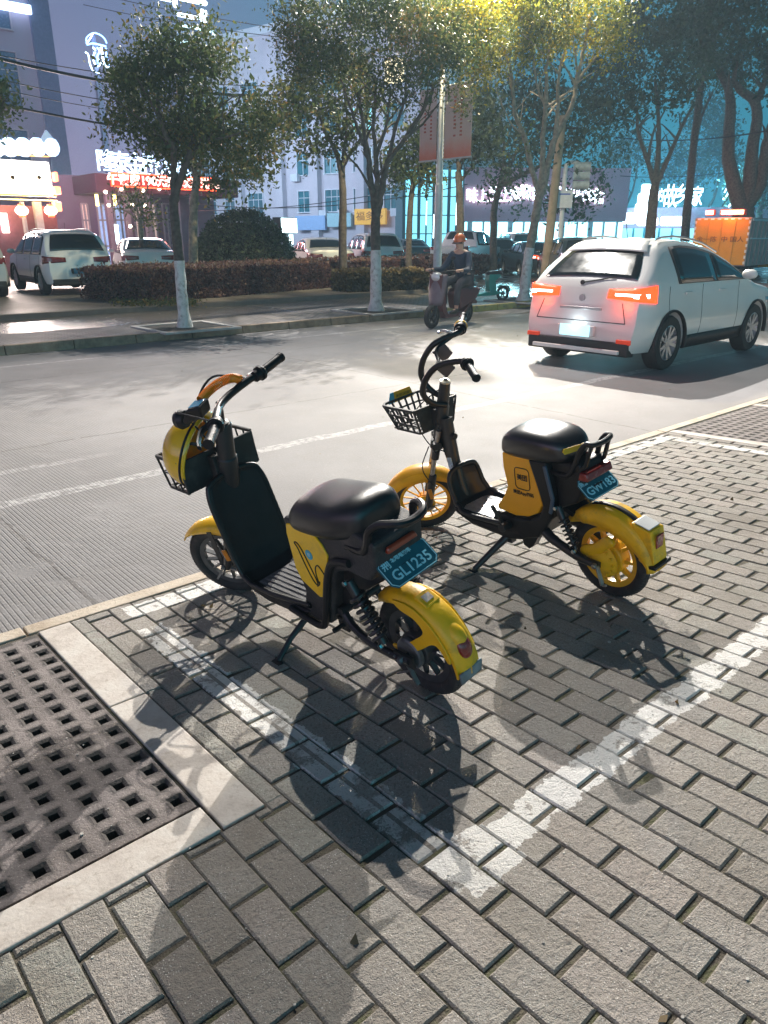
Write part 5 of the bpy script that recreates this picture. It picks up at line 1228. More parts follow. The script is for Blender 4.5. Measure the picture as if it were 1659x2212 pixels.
btree('large tree with thick forking limbs at the right edge above the truck', 1602, 590, 33.0,
      [(1602, 520), (1604, 480), (1606, 450)], [(0.36, [(1604, 455), (1585, 400), (1572, 330), (1578, 240), (1572, 190), (1552, 150)]), (0.34, [(1608, 455), (1618, 400), (1622, 340), (1634, 270), (1630, 220), (1600, 195), (1580, 170)]), (0.34, [(1608, 450), (1640, 400), (1652, 330), (1670, 260), (1690, 200)]), (0.16, [(1630, 230), (1650, 180), (1660, 120)])],
      [(1560, 50, 86), (1640, 60, 86), (1600, 130, 40), (1655, 150, 46), (1535, 120, 40), (1500, 20, 50), (1690, 90, 70), (1600, -30, 90), (1545, 165, 16), (1655, 215, 24)], 0.5, LF_DARK, 15000, 0.2, 28, z=-0.1, rfork=0.42)
btree('sparse small tree in front of the hotel doors', 305, 560, 27.0,
      [(304, 500), (302, 470)], [(0.05, [(302, 472), (290, 440), (275, 415)]), (0.05, [(302, 472), (312, 430), (320, 400)]), (0.04, [(302, 480), (270, 455), (245, 450)])],
      [(290, 425, 20), (320, 440, 18), (262, 440, 16), (330, 470, 14)], 0.10, LF_GREEN, 1500, 0.13, 29, bark=BARKL)
btree('tree reaching in at the left edge above the lit sign board', -30, 600, 20.0,
      [(-30, 480), (-28, 380), (-26, 300)], [(0.08, [(-26, 302), (-10, 260), (10, 230)])],
      [(-20, 235, 34), (14, 225, 20), (20, 255, 15), (-50, 200, 50)], 0.13, LF_GREEN, 4200, 0.14, 30)
far_leaves = []
# trees far off in the teal haze between the limbs
for i, (x, y, r, dep) in enumerate([(1560, 330, 60, 70), (1480, 360, 60, 75), (1640, 400, 60, 62), (1350, 330, 70, 80), (1530, 250, 60, 72)]):
    p = at(x, 560, dep)
    tree(['pale far tree in the teal haze beside the lowest shop sign', 'pale far tree behind the leaning trunk', 'pale far tree at the right edge beyond the truck', 'pale far tree behind the shop letters', 'pale far tree high between the forked limbs'][i], (p.x, p.y, -0.1), [(x, 500), (x, 450)], [(0.15, [(x, 452), (x+20, 400), (x+30, y)])],
         [(x, y, r*0.62), (x-r*0.7, y+r*0.3, r*0.4), (x+r*0.7, y+r*0.3, r*0.4), (x, y-r*0.5, r*0.45)], dep, 0.3, LF_DARK, 3500, 0.34, 60+i, group='far trees in the haze', name='far_tree', clump=0.5)

# --- hedges
def hedge(label, line, thick, h, leafm, n, ls, seed, name='hedge', wob=0.10, topn=None, cat='hedge'):
    """line: ground points of the front foot, left to right; the hedge is thick metres deep behind it"""
    g = np.random.default_rng(seed); z0 = 0.1
    P = [Vector((p[0], p[1], 0)) for p in line]
    t = empty(name, (P[0].x, P[0].y, z0)); tag(t, label, cat, None)
    segs = [(a, b_, (b_-a).length) for a, b_ in zip(P, P[1:])]; tot = sum(s[2] for s in segs)
    out = []; tn = []
    def emit(k, fn, tfun):
        for _ in range(k):
            s = g.random()*tot
            for a, b_, l in segs:
                if s <= l: break
                s -= l
            d = (b_-a).normalized(); nb = Vector((-d.y, d.x, 0)); p, tt = fn(a+d*s, nb); out.append(p); tn.append(tt)
    def hh(p): return h*(1+0.05*mnoise.noise(Vector((p.x*0.9, p.y*0.9, 5)))+0.03*mnoise.noise(Vector((p.x*4, p.y*4, 2))))
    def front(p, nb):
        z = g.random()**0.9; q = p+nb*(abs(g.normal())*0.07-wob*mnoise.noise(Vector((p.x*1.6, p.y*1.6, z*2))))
        return (q.x, q.y, z0+z*hh(p)), 0.16+0.2*g.normal()+0.5*mnoise.noise(Vector((p.x*2, z*3, 1)))  # front tinted darker than the top: its shade put into leaf colour
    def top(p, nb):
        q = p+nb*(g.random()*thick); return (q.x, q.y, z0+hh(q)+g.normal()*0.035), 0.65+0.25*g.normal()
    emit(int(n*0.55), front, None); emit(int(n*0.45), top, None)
    for e, (p, q) in enumerate(((P[0], P[1]), (P[-1], P[-2]))):
        d = (q-p).normalized(); nb = Vector((-d.y, d.x, 0)) if e == 0 else Vector((d.y, -d.x, 0))
        for _ in range(int(n*0.10)):
            w = p+nb*(g.random()*thick)+d*(abs(g.normal())*0.08); out.append((w.x, w.y, z0+g.random()*hh(p))); tn.append(0.5+0.25*g.normal())
    c = np.array(out)-np.array(t.location)
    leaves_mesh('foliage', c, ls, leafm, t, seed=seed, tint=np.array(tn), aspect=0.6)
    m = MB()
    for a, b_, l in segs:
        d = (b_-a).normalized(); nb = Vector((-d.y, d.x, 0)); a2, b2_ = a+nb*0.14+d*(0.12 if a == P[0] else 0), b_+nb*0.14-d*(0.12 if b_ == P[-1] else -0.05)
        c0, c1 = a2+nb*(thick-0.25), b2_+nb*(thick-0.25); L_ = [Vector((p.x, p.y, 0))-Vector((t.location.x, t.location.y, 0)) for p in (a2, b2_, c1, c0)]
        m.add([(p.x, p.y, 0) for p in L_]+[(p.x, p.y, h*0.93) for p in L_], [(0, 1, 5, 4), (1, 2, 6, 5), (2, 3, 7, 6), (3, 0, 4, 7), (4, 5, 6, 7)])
    m.build('dark_core', mat('hedge_inside', (0.012, 0.010, 0.009), 0.95), t, smooth=0)  # added solid near-black core, stops the view through the leaves
    return t
G1 = lambda x, y: on_z(x, y, 0.1).xy
hL, hM, hR = G1(330, 655), G1(742, 618), G1(1062, 590)
hz = lambda x, yt, p: at(x, yt, dep_of((p[0], p[1], 0))).z-0.1
H1 = hz(330, 592, hL)*1.12
hedge('long clipped red-brown hedge running behind the limewashed trees', [hL, (hL+hM)/2, hM], 2.6, H1, LF_RED, 26000, 0.075, 41)
hedge('clipped hedge continuing behind the banner pole and the rider', [hM+Vector((0.08, 0.02)), hR], 3.0, H1*0.98, LF_RED, 16000, 0.10, 42)
m_, k_ = G1(752, 632), G1(925, 626)
hedge('low golden leaved shrub border in front of the hedge, right of the tall limewashed tree', [m_, k_], 1.2, H1*0.72, LF_GOLD, 9000, 0.09, 43, name='shrub_border', wob=0.22, cat='shrub')
def bush(label, c, r, leafm, n, ls, seed, name='bush'):
    g = np.random.default_rng(seed); t = empty(name, c); tag(t, label, 'bush', None); out = []; tn = []
    for _ in range(n):
        d = g.normal(size=3); d[2] = abs(d[2])*1.0-0.15; d /= np.linalg.norm(d)
        k = 1+0.06*mnoise.noise(Vector(d*3.0))+0.035*g.normal()-0.03*g.random()
        out.append((d[0]*r[0]*k, d[1]*r[1]*k, max(0.02, r[2]*0.12+d[2]*r[2]*k))); tn.append(0.4+0.3*g.normal())
    leaves_mesh('foliage', np.array(out), ls, leafm, t, seed=seed, tint=np.array(tn), aspect=0.6)
    m = MB(); m.ball((0, 0, r[2]*0.1), (r[0]*0.9, r[1]*0.9, r[2]*0.88), 12); m.build('dark_core', MATS['hedge_inside'], t)  # added near-black core inside the bush
    return t
pb = at(530, 575, 25.0)
bush('big round clipped bush behind the long hedge', (pb.x, pb.y, 0.1), (1.66, 1.6, 1.95), LF_DARK, 15000, 0.10, 51)
# weeds on the ground at the left foot of the hedge
g = np.random.default_rng(5); pts = []
for _ in range(1500):
    s = g.random(); p = Vector(G1(262+s*150, 656+g.normal()*3)); pts.append((p.x+g.normal()*0.15, p.y+g.normal()*0.25, 0.1+abs(g.normal())*0.05))
tag(leaves_mesh('ground_cover', np.array(pts), 0.07, LF_GREEN, None, seed=5), kind='stuff')
# fallen leaves on the near pavement and road
pts = []
for _ in range(26):
    u, w = g.uniform(0.3, 6), g.uniform(0.3, 2.85); pts.append((u, w, near_z(w)+0.004))
for _ in range(20): pts.append((g.uniform(1, 12), g.uniform(3.2, 11.5), -0.116))
for x, y in ((1.29, 2.60), (1.27, 2.63), (0.30, 2.12)): pts.append((x, y, near_z(y)+0.006))
pts = np.array(pts)
tag(leaves_mesh('fallen_leaves', pts, 0.03, LF_GOLD, None, seed=6, flat=3.0), kind='stuff')
# ================================================================== CARS
def carpaint(name, c, rough=0.28): return mat(name, c, rough, var=0.03, vscale=2, coat=0.7, rvar=0.05)
GLASS = mat('car_glass', (0.012, 0.016, 0.018), 0.06, var=0.1, coat=1.0, spec=0.8)
TRIM = mat('car_black_trim', (0.015, 0.015, 0.016), 0.5)
ALLOY = mat('car_alloy', (0.45, 0.45, 0.46), 0.3, metal=0.8, var=0.1)
TAILG = mat('tail_lens', (0.16, 0.008, 0.006), 0.15, coat=0.6)
TAILON = glow('tail_lamp_lit', (1.0, 0.035, 0.006), 4.0, False)
TAILHOT = glow('tail_lamp_core', (1.0, 0.72, 0.62), 7.0, False)
PLT_L = mat('car_plate', (0.02, 0.12, 0.22), 0.4, var=0.2)
HEADL = mat('head_lens', (0.5, 0.52, 0.55), 0.08, coat=1.0, metal=0.3)
PROF = {
 'suv': (4.35, 1.80, [(0, .50), (.012, .62), (.03, .86), (.06, 1.0), (.11, 1.06), (.30, 1.36), (.42, 1.50), (.62, 1.57), (1.1, 1.615), (1.9, 1.61), (2.4, 1.55), (2.75, 1.40), (3.20, 1.10), (3.35, 1.04), (3.9, .95), (4.2, .80), (4.3, .66), (4.35, .5)], (.30, 1.0), (.78, 3.42), .345, .27),
 'crossover': (4.25, 1.80, [(0, .48), (.012, .60), (.04, .82), (.07, .98), (.13, 1.08), (.42, 1.35), (.60, 1.50), (.82, 1.565), (1.2, 1.585), (1.6, 1.565), (2.05, 1.49), (2.5, 1.33), (3.05, 1.07), (3.3, 1.0), (3.85, .92), (4.1, .78), (4.2, .64), (4.25, .5)], (.30, 1.05), (.76, 3.36), .345, .24),
 'sedan': (4.65, 1.80, [(0, .45), (.012, .58), (.04, .88), (.08, 1.0), (.25, 1.05), (.62, 1.07), (.95, 1.22), (1.35, 1.39), (1.75, 1.44), (2.3, 1.43), (2.75, 1.33), (3.3, 1.02), (3.45, .98), (4.2, .86), (4.5, .72), (4.6, .6), (4.65, .45)], (.60, .95), (.95, 3.65), .33, .20),
 'van': (4.4, 1.68, [(0, .48), (.01, .62), (.02, 1.05), (.05, 1.4), (.10, 1.72), (.25, 1.82), (1.2, 1.86), (2.8, 1.83), (3.3, 1.70), (3.75, 1.2), (3.85, 1.1), (4.25, .95), (4.35, .7), (4.4, .5)], (.10, 1.05), (.72, 3.3), .31, .25),
 'pickup': (5.0, 1.85, [(0, .6), (.012, .75), (.03, 1.02), (.10, 1.08), (1.3, 1.10), (1.40, 1.35), (1.55, 1.68), (1.75, 1.74), (2.6, 1.73), (3.0, 1.62), (3.5, 1.18), (3.65, 1.12), (4.5, 1.02), (4.85, .88), (4.95, .7), (5.0, .5)], (1.32, 1.12), (1.05, 4.15), .37, .32),
}
def lerp_prof(P, x):
    for (a, za), (b_, zb) in zip(P, P[1:]):
        if x <= b_: return za+(zb-za)*((x-a)/(b_-a) if b_ > a else 0)
    return P[-1][1]
def car(label, loc, head, typ, paint, z=0.0, group='cars parked in the car park', lights=False, detail=1, plate=None, name='parked_car', boolean=True, trimw=True):
    L, W, P, (gx0, belt), (ax0, ax1), R, zb = PROF[typ]
    t = empty(name, (loc[0], loc[1], z), R_(head)); tag(t, label, 'car', group)
    off = -ax0                                     # origin under the rear axle
    H = max(p[1] for p in P)
    def endr(x):
        e = 1.0
        if x < .45: e -= .13*(1-x/.45)**2.2
        if x > L-.75: e -= .22*((x-(L-.75))/.75)**2.2
        return e
    def Wf(x, zz):
        w = W/2*endr(x)
        if zz < .5: k = .945+.055*max(0, (zz-zb)/(.5-zb))
        elif zz < belt: k = 1.0-.035*((zz-.5)/(belt-.5))**1.5+.006*math.sin((zz-.5)/(belt-.5)*PI*2)
        else: k = .965-(.235 if typ != 'crossover' else .30)*((zz-belt)/(H-belt))**1.15*(1 if typ != 'van' else .6)
        return w*k
    ztop = lambda x: lerp_prof(P, x)
    crown = lambda v: 0.035*(1-v*v)
    xs = sorted(set([p[0] for p in P]+[L*i/46 for i in range(47)]+[.008, .02, .2, .36]))
    rings = []
    nl = 11
    for x in xs:
        zt = ztop(x); half = [(0, zb+.02), (Wf(x, zb)*.80, zb), (Wf(x, zb)*.97, zb+.02)]
        for k in range(1, nl):
            zz = zb+.04+(zt-.05-zb-.04)*k/(nl-1)*1.0; half.append((Wf(x, zz), zz))
        wt = Wf(x, zt); half += [(wt*.965, zt-.012), (wt*.90, zt+crown(.90)*.6), (wt*.6, zt+crown(.6)), (0, zt+crown(0))]
        rings.append([(x+off, y, zz) for y, zz in half]+[(x+off, -y, zz) for y, zz in half[-2:0:-1]])
    m = MB(); m.loft(rings); body = m.build('body', paint, t, smooth=38)
    if boolean:
        cut = MB()
        for ax in (ax0, ax1):
            for s in (-1, 1): cut.lathe([(0, -.24), (R+.055, -.24), (R+.055, .3), (0, .3)], 28, Matrix.Translation((ax+off, s*(W/2-.06), R)) @ Matrix.Rotation(PI/2*(-s), 4, 'X'))
        co = cut.build('arch_cut', TRIM, t); mo = body.modifiers.new('b', 'BOOLEAN'); mo.operation = 'DIFFERENCE'; mo.object = co; mo.solver = 'EXACT'
        baked(body); bpy.data.objects.remove(co)
    # wheels
    for ax in (ax0, ax1):
        for s in (-1, 1):
            Mx = Matrix.Translation((ax+off, s*(W/2-.115), R)) @ Matrix.Rotation(-PI/2*s, 4, 'X')
            m = MB(); m.lathe([(R*.64, -.10), (R*.93, -.105), (R, -.08), (R, .07), (R*.95, .10), (R*.66, .105), (R*.63, .09)], 36, Mx); m.lathe([(0, -.1), (R*.64, -.1)], 24, Mx)
            w = m.build('wheel', mat('car_tyre', (0.02, 0.02, 0.021), 0.75), t, smooth=35)
            m = MB(); m.lathe([(R*.60, .10), (R*.66, .095), (R*.64, .07), (R*.58, .03), (R*.2, .02), (0, .02)], 32, Mx)
            for q in range(5 if detail else 0):
                for d_ in (-.16, .16):
                    a = 2*PI*q/5+d_; m.bar((R*.12, 0, .07), (R*.62*math.cos(d_*.6), R*.62*math.sin(d_*.6), .085), .045, .03, M=Mx @ Matrix.Rotation(a, 4, 'Z'))
            m.lathe([(0, .095), (R*.16, .09), (R*.17, .05)], 16, Mx); m.build('rim', ALLOY, w, smooth=35)
    e = .006
    # side glass
    gx1 = next(p[0] for p in P if p[1] < belt+.10 and p[0] > L*.55)
    for s in (-1, 1):
        divs = [.30, .62] if typ not in ('pickup', 'crossover') else [.5]
        xa, xb = gx0+(.62 if typ == 'crossover' else .16), gx1-.05
        cuts = [0]+divs+[1]
        for i in range(len(cuts)-1):
            x0, x1 = xa+(xb-xa)*cuts[i]+.025, xa+(xb-xa)*cuts[i+1]-.025
            rows = []
            for k in range(9):
                x = x0+(x1-x0)*k/8; zt = ztop(x)-.085; z0_ = belt+.03
                if zt < z0_+.01: zt = z0_+.01
                rows.append([(x+off, s*(Wf(x, z0_+(zt-z0_)*q/4)+e), z0_+(zt-z0_)*q/4) for q in range(5)])
            m = MB(); m.grid(rows); m.build('side_window', GLASS, t, smooth=60, solid=.004)
        rows = []
        for k in range(15):
            x = xa-.04+(xb-xa+.06)*k/14; zt = max(belt+.035, ztop(x)-.055); rows.append([(x+off, s*(Wf(x, belt+.02)+e*.5), belt+.02), (x+off, s*(Wf(x, (belt+zt)/2)+e*.5), (belt+zt)/2), (x+off, s*(Wf(x, zt)+e*.5), zt)])
        m = MB(); m.grid(rows); m.build('window_trim', TRIM, t, smooth=60, solid=.002)
        # mirror, handles, sill
        m = MB(); m.ball((gx1-.38+off, s*(Wf(gx1-.38, belt)+.13), belt+.09), (.07, .11, .07), 8); m.build('wing_mirror', paint if typ != 'van' else TRIM, t)
        if detail:
            for hx in (gx0+.75, gx0+1.75):
                m = MB(); m.bar((hx+off, s*(Wf(hx, belt-.1)+.012), belt-.10), (hx+.18+off, s*(Wf(hx+.18, belt-.1)+.012), belt-.10), .03, .028); m.build('door_handle', paint, t)
            for dx in (gx0+.35, gx0+1.25, gx1-.38):
                m = MB(); m.tube([(dx+off, s*(Wf(dx, zb+.1+(belt-zb-.1)*q/6)+.001), zb+.1+(belt-zb-.1)*q/6) for q in range(7)], .0035, 4); m.build('door_seam', TRIM, t)
        if trimw:
            rows = [[(x+off, s*(Wf(x, zz)+e), zz) for zz in (zb+.0, zb+.08, zb+.17)] for x in [ax0+R+.06+(ax1-ax0-2*R-.12)*k/10 for k in range(11)]]
            m = MB(); m.grid(rows); m.build('sill', TRIM, t, smooth=60, solid=.01)
            for ax in (ax0, ax1):
                m = MB(); m.tube([(ax+off+(R+.06)*math.cos(a), s*(W/2*endr(ax)-.005), R+(R+.06)*math.sin(a)) for a in [R_(-12+204*q/18) for q in range(19)]], .03, 8, flat=.5); m.build('arch_trim', TRIM, t)
    # rear window on the sloping back
    def top_patch(x0, x1, v1, n=8, w0=1.0, w1=.9, up=e, mt=GLASS, nm='rear_window'):
        rows = []
        for k in range(n+1):
            x = x0+(x1-x0)*k/n; wv = v1*(w0+(w1-w0)*k/n); zt = ztop(x); sl = (ztop(x+.02)-ztop(x-.02))/.04; nn = Vector((-sl, 0, 1)).normalized()*up
            rows.append([(x+off+nn.x, Wf(x, zt)*wv*v, zt+crown(wv*v)+nn.z+.002) for v in [q/6 for q in range(-6, 7)]])
        m = MB(); m.grid(rows); return m.build(nm, mt, t, smooth=60, solid=.004)
    if typ in ('suv', 'crossover'): top_patch(.135 if typ == 'suv' else .17, .43 if typ == 'suv' else .57, .88 if typ == 'suv' else .84); top_patch(.455 if typ == 'suv' else .50, .62 if typ == 'suv' else .74, .86, up=.03, mt=paint, nm='roof_spoiler')
    elif typ == 'sedan': top_patch(.66, 1.28, .86)
    elif typ == 'van': top_patch(.052, .10, .86)
    elif typ == 'pickup': top_patch(1.41, 1.56, .85)
    top_patch(gx1-.55 if typ != 'pickup' else 3.0, gx1-.06 if typ != 'pickup' else 3.48, .88, nm='windscreen')
    if typ in ('suv', 'crossover') and detail:
        for s in (-1, 1):
            m = MB(); m.tube([(x+off, s*Wf(x, ztop(x))*.86, ztop(x)+.055) for x in [.75+1.6*q/10 for q in range(11)]], .013, 8); m.build('roof_rail', ALLOY, t)
    # rear lamps wrap the corner
    PZ = {'van': .75, 'crossover': .50}.get(typ, .62)
    zl = (belt-.10 if typ != 'crossover' else belt-.085) if typ != 'van' else .85
    for s in (-1, 1):
        def rp(y, zz):
            return y, zz
        rows = []
        for k in range(9):
            q = k/8
            if q < .5: y = W/2*.40+(W/2*endr(0.02)*.985-W/2*.40)*(q/.5); x = None
            else: y = None; x = .05+.28*((q-.5)/.5)
            r = []
            hh = (.055+.05*q) if typ != 'van' else .12
            for j in range(5):
                zz = zl-hh+2*hh*j/4
                if y is not None:
                    # x where the profile passes this height
                    xx = 0
                    for (a, za), (b_, zb_) in zip(P, P[1:]):
                        if za <= zz <= zb_ or zz < za: xx = a+(b_-a)*max(0, min(1, (zz-za)/(zb_-za) if zb_ > za else 0)); break
                    r.append((xx+off-.010, s*y, zz))
                else: r.append((x+off, s*(Wf(x, zz)+.010), zz))
            rows.append(r)
        m = MB(); m.grid(rows); tl = m.build('tail_light', TAILON if lights else TAILG, t, smooth=60, solid=.012)
        if lights:
            m = MB(); m.grid([[(p[0]-.008 if i < 5 else p[0], p[1]+s*(.008 if i > 4 else 0), zl-.04+.05*j) for j in (0, 1)] for i, p in enumerate([r[2] for r in rows[1:7]])]); m.build('lamp_core', TAILHOT, tl, smooth=0, solid=.004)
    m = MB(); m.box((off-.035 if typ != 'sedan' else off-.02, 0, PZ), (.06, W*.30, .13)); m.box((off-.045, 0, zb+.03), (.05, W*.72, .05)); m.build('rear_bumper_trim', TRIM if not lights else paint, t, bevel=.01)
    m = MB(); m.box((off-.072, 0, PZ), (.012, .44, .14)); pl = m.build('number_plate', PLT_L if plate is None else plate, t, smooth=0)
    rows = [[(x+off, s_*Wf(x, zz)*1.0-(.0 if abs(s_) < 1 else 0), zz) for s_ in (-1, 1)] for x, zz in ((0, zb+.02), (0, zb+.2))]
    m = MB(); m.prism([(off-.03, zb-.02), (off+.14, zb-.03), (off+.14, zb+.15), (off-.03, zb+.15)], -W/2*.84, W/2*.84); m.build('diffuser', TRIM, t, smooth=0, bevel=.02)
    if typ == 'crossover':          # badge, wiper, tailgate seam, fog reflectors
        def bx3(zz):
            for (a, za), (b_, zb_) in zip(P, P[1:]):
                if zz <= zb_: return a+(b_-a)*max(0, (zz-za)/(zb_-za) if zb_ > za else 0)+off
            return off
        m = MB(); m.lathe([(0, 0), (.05, 0), (.045, .012), (0, .012)], 8, Matrix.Translation((bx3(.90)-.008, 0, .90)) @ Matrix.Rotation(-PI/2, 4, 'Y')); m.build('badge', ALLOY, t, smooth=30)
        m = MB(); m.tube([(bx3(1.08)-.03, .05, 1.085), (bx3(1.14)-.035, -.38, 1.16)], .009, 6); m.lathe([(0, 0), (.03, 0), (.03, .02), (0, .02)], 10, Matrix.Translation((bx3(1.08)-.02, .05, 1.085)) @ Matrix.Rotation(-PI/2, 4, 'Y')); m.build('rear_wiper', TRIM, t)
        for y_ in (-.66, .66):
            m = MB(); m.tube([(bx3(.62+.04*q)-.004, y_*(1-.02*q), .62+.04*q) for q in range(7)], .005, 5); m.build('tailgate_seam', TRIM, t)
        m = MB(); m.tube([(bx3(.62)-.006, y_, .62) for y_ in [-.66+1.32*q/8 for q in range(9)]], .006, 5); m.build('tailgate_seam', TRIM, t)
        m = MB(); m.box((bx3(.76)-.012, .0, .775), (.02, .62, .035)); m.build('plate_garnish', ALLOY, t, bevel=.006)
        for s in (-1, 1):
            m = MB(); m.box((off-.012, s*.68, .40), (.03, .20, .06)); m.build('bumper_reflector', glow('reflector_red_lit', (.7, .05, .01), .35, False), t, bevel=.01)
    m = MB(); m.tube([(1.0+off, 0, ztop(1.0)+.03), (.93+off, 0, ztop(1.0)+.22)], .006, 6); m.build('aerial', TRIM, t)
    for s in (-1, 1):
        rows = [[(L-.60+.5*q+off, s*(Wf(L-.60+.5*q, .70+.09*j)+.004), .70+.09*j-.04*q) for j in (0, 1)] for q in [k/5 for k in range(6)]]
        mm_ = MB(); mm_.grid(rows); mm_.build('headlight', HEADL, t, smooth=60, solid=.004)
    return t
WHITE = carpaint('car_white', (0.72, 0.72, 0.71)); SILV = carpaint('car_silver', (0.42, 0.42, 0.43)); DARKC = carpaint('car_dark', (0.02, 0.035, 0.045)); TEALC = carpaint('car_teal_grey', (0.07, 0.12, 0.14)); PEARL = carpaint('car_pearl', (0.66, 0.64, 0.61))
sv = car('white compact suv with glowing red tail lights on the near lane of the road', (9.1, 5.72), 1.5, 'crossover', PEARL, z=-0.12, group=None, lights=True, plate=glow('plate_lit', (0.45, 0.85, 1.0), 1.1, False), name='compact_suv')
sv['category'] = 'car'
bl = bpy.data.lights.new('plate_lamp', 'POINT'); bl.energy = 1.2; bl.color = (0.75, 0.93, 1.0); bl.shadow_soft_size = .02
bo = bpy.data.objects.new('plate_lamp', bl); COL.objects.link(bo); bo.parent = sv; bo.location = (-.76-.12, 0, .60)
for s in (-1, 1):
    bl = bpy.data.lights.new('tail_lamp', 'POINT'); bl.energy = 2.5; bl.color = (1.0, 0.10, 0.02); bl.shadow_soft_size = .08
    bo = bpy.data.objects.new('tail_lamp', bl); COL.objects.link(bo); bo.parent = sv; bo.location = (-.76-.12, s*.62, .87)
def lot_z(w): return 0.1-0.2*max(0, min(1, (w-15.9)/29))
def pcar(label, px, dep, head, typ, paint, **k):
    p = at(px, 560, dep); return car(label, (p.x, p.y), head, typ, paint, z=lot_z(p.y) if k.pop('lotz', True) else -.11, **k)
car('silver car cut by the left edge, parked beside the white suv', (4.85, 21.6), 88, 'suv', SILV, z=lot_z(21.6))
car('white suv parked with its back to the road, left of the long hedge', (7.5, 21.5), 87, 'suv', WHITE, z=lot_z(21.5))
pcar('white sedan with lit windows half hidden behind the left end of the hedge', 318, 26.5, 72, 'sedan', WHITE, detail=0)
pcar('pearl sedan with a dark rear window parked right of the round bush', 706, 29.0, 66, 'sedan', PEARL, detail=0)
pcar('white hatchback suv parked behind the tall limewashed tree', 820, 31.5, 64, 'suv', WHITE, detail=0)
pcar('white pickup parked left of the dark straight tree, behind the banner pole', 985, 35.0, 20, 'pickup', WHITE, detail=0)
pcar('dark car seen in the gap between the two white vehicles behind the hedge', 893, 44.0, 60, 'sedan', DARKC, detail=0)
pcar('teal grey estate car parked right of the white pickup', 1072, 38.0, 58, 'suv', TEALC, detail=0, lotz=False)
pcar('small white van seen from behind, at the far end of the driveway', 1125, 41.0, 52, 'van', WHITE, detail=0, lotz=False)
pcar('dark car with a red lit tail lamp, behind the limewashed driveway tree', 1165, 34.0, 55, 'sedan', DARKC, detail=0, lotz=False, lights=True)
pcar('large dark suv parked behind the traffic signal pole', 1250, 29.0, 50, 'suv', DARKC, detail=0, lotz=False)
pcar('dark blue car whose roof shows above the moving white one', 1345, 36.0, 48, 'sedan', DARKC, detail=0, lotz=False)
pcar('dark car parked behind the three limbed tree', 1430, 41.0, 46, 'sedan', TEALC, detail=0, lotz=False)

# ------------------------------------------------------------------ yellow box truck
tb_ = at(1545, 590, 30.5)
TK = empty('box_truck', (tb_.x, tb_.y, -0.12), R_(9)); TK.scale = (1, 1, .84); tag(TK, 'yellow box truck with red roof beacons at the right edge', 'truck')
YT = mat('truck_yellow', (0.62, 0.27, 0.01), 0.5, var=0.12, vscale=2, dirt=(0.35, 0.2, 0.05), dscale=2, damt=0.5)
GT = mat('truck_grey', (0.33, 0.25, 0.23), 0.55, var=0.15, vscale=3)
m = MB(); m.box((2.2, 0, 1.75), (4.4, 2.1, 2.1)); bx_ = m.build('cargo_box', GT, TK, smooth=0, bevel=.02)
m = MB(); m.box((-.02, 0, 1.75), (.05, 2.0, 2.0)); dr = m.build('rear_door', YT, TK, smooth=0, bevel=.01)
for y in (-.5, 0, .5): m = MB(); m.box((-.055, y, 1.75), (.03, .03, 1.95)); m.build('door_bar', mat('door_bar', (0.5, 0.24, 0.01), 0.5), dr, smooth=0)
MKW = mat('marker_white', (0.7, 0.66, 0.6), 0.4)
for q in range(8):
    for c_, d_ in (((-.05, -1.0, .85+q*.25), (.02, .07, .13)), ((-.05, 1.0, .85+q*.25), (.02, .07, .13)), ((-.05, -.87+q*.25, 2.74), (.02, .13, .07))):
        m = MB(); m.box(c_, d_); m.build('marker_strip', MKW, dr, smooth=0)
Mt = basis((-.075, 0.0, 1.85), (0, -1, 0), (0, 0, 1), (-1, 0, 0)); text_obj('door_lettering', '金一陈  中 国人', 0.26, mat('brown_print', (0.12, 0.05, 0.01), 0.6), Mt, dr, 0.002)
for s in (-1, 1):
    for q in range(7): m = MB(); m.box((.35+q*.62, s*1.065, 1.75), (.10, .05, 2.0)); m.build('side_rib', GT, bx_, smooth=0)
    m = MB(); m.box((2.2, s*1.08, 2.7), (4.3, .04, .09)); m.box((2.2, s*1.08, 1.9), (4.3, .04, .06)); m.build('side_rail', mat('rail_pale', (0.5, 0.52, 0.54), 0.4), bx_, smooth=0)
m = MB(); m.prism([(4.5, .5), (6.0, .5), (6.05, 1.1), (5.8, 2.1), (4.5, 2.15)], -1.0, 1.0); cb = m.build('cab', YT, TK, smooth=0, bevel=.06)
m = MB(); m.prism([(5.0, 1.3), (5.75, 1.3), (5.65, 1.95), (5.0, 1.95)], -1.015, 1.015); m.prism([(5.93, 1.25), (6.02, 1.25), (5.84, 2.0), (5.78, 2.0)], -.85, .85); m.build('cab_window', GLASS, cb, smooth=0)
m = MB(); m.box((2.6, 0, .60), (6.2, .8, .2)); m.box((-.05, 0, .5), (.12, 2.0, .12)); m.build('chassis', TRIM, TK, smooth=0)
for x in (.9, 5.2):
    for s in (-1, 1):
        m = MB(); m.lathe([(0, -.12), (.40, -.12), (.42, -.09), (.42, .09), (.40, .12), (.25, .12), (.24, .05), (0, .05)], 24, Matrix.Translation((x, s*.9, .42)) @ Matrix.Rotation(-PI/2*s, 4, 'X')); m.build('wheel', MATS['car_tyre'], TK, smooth=35)
BEAC = glow('beacon_red', (1.0, 0.28, 0.16), 10.0, False)
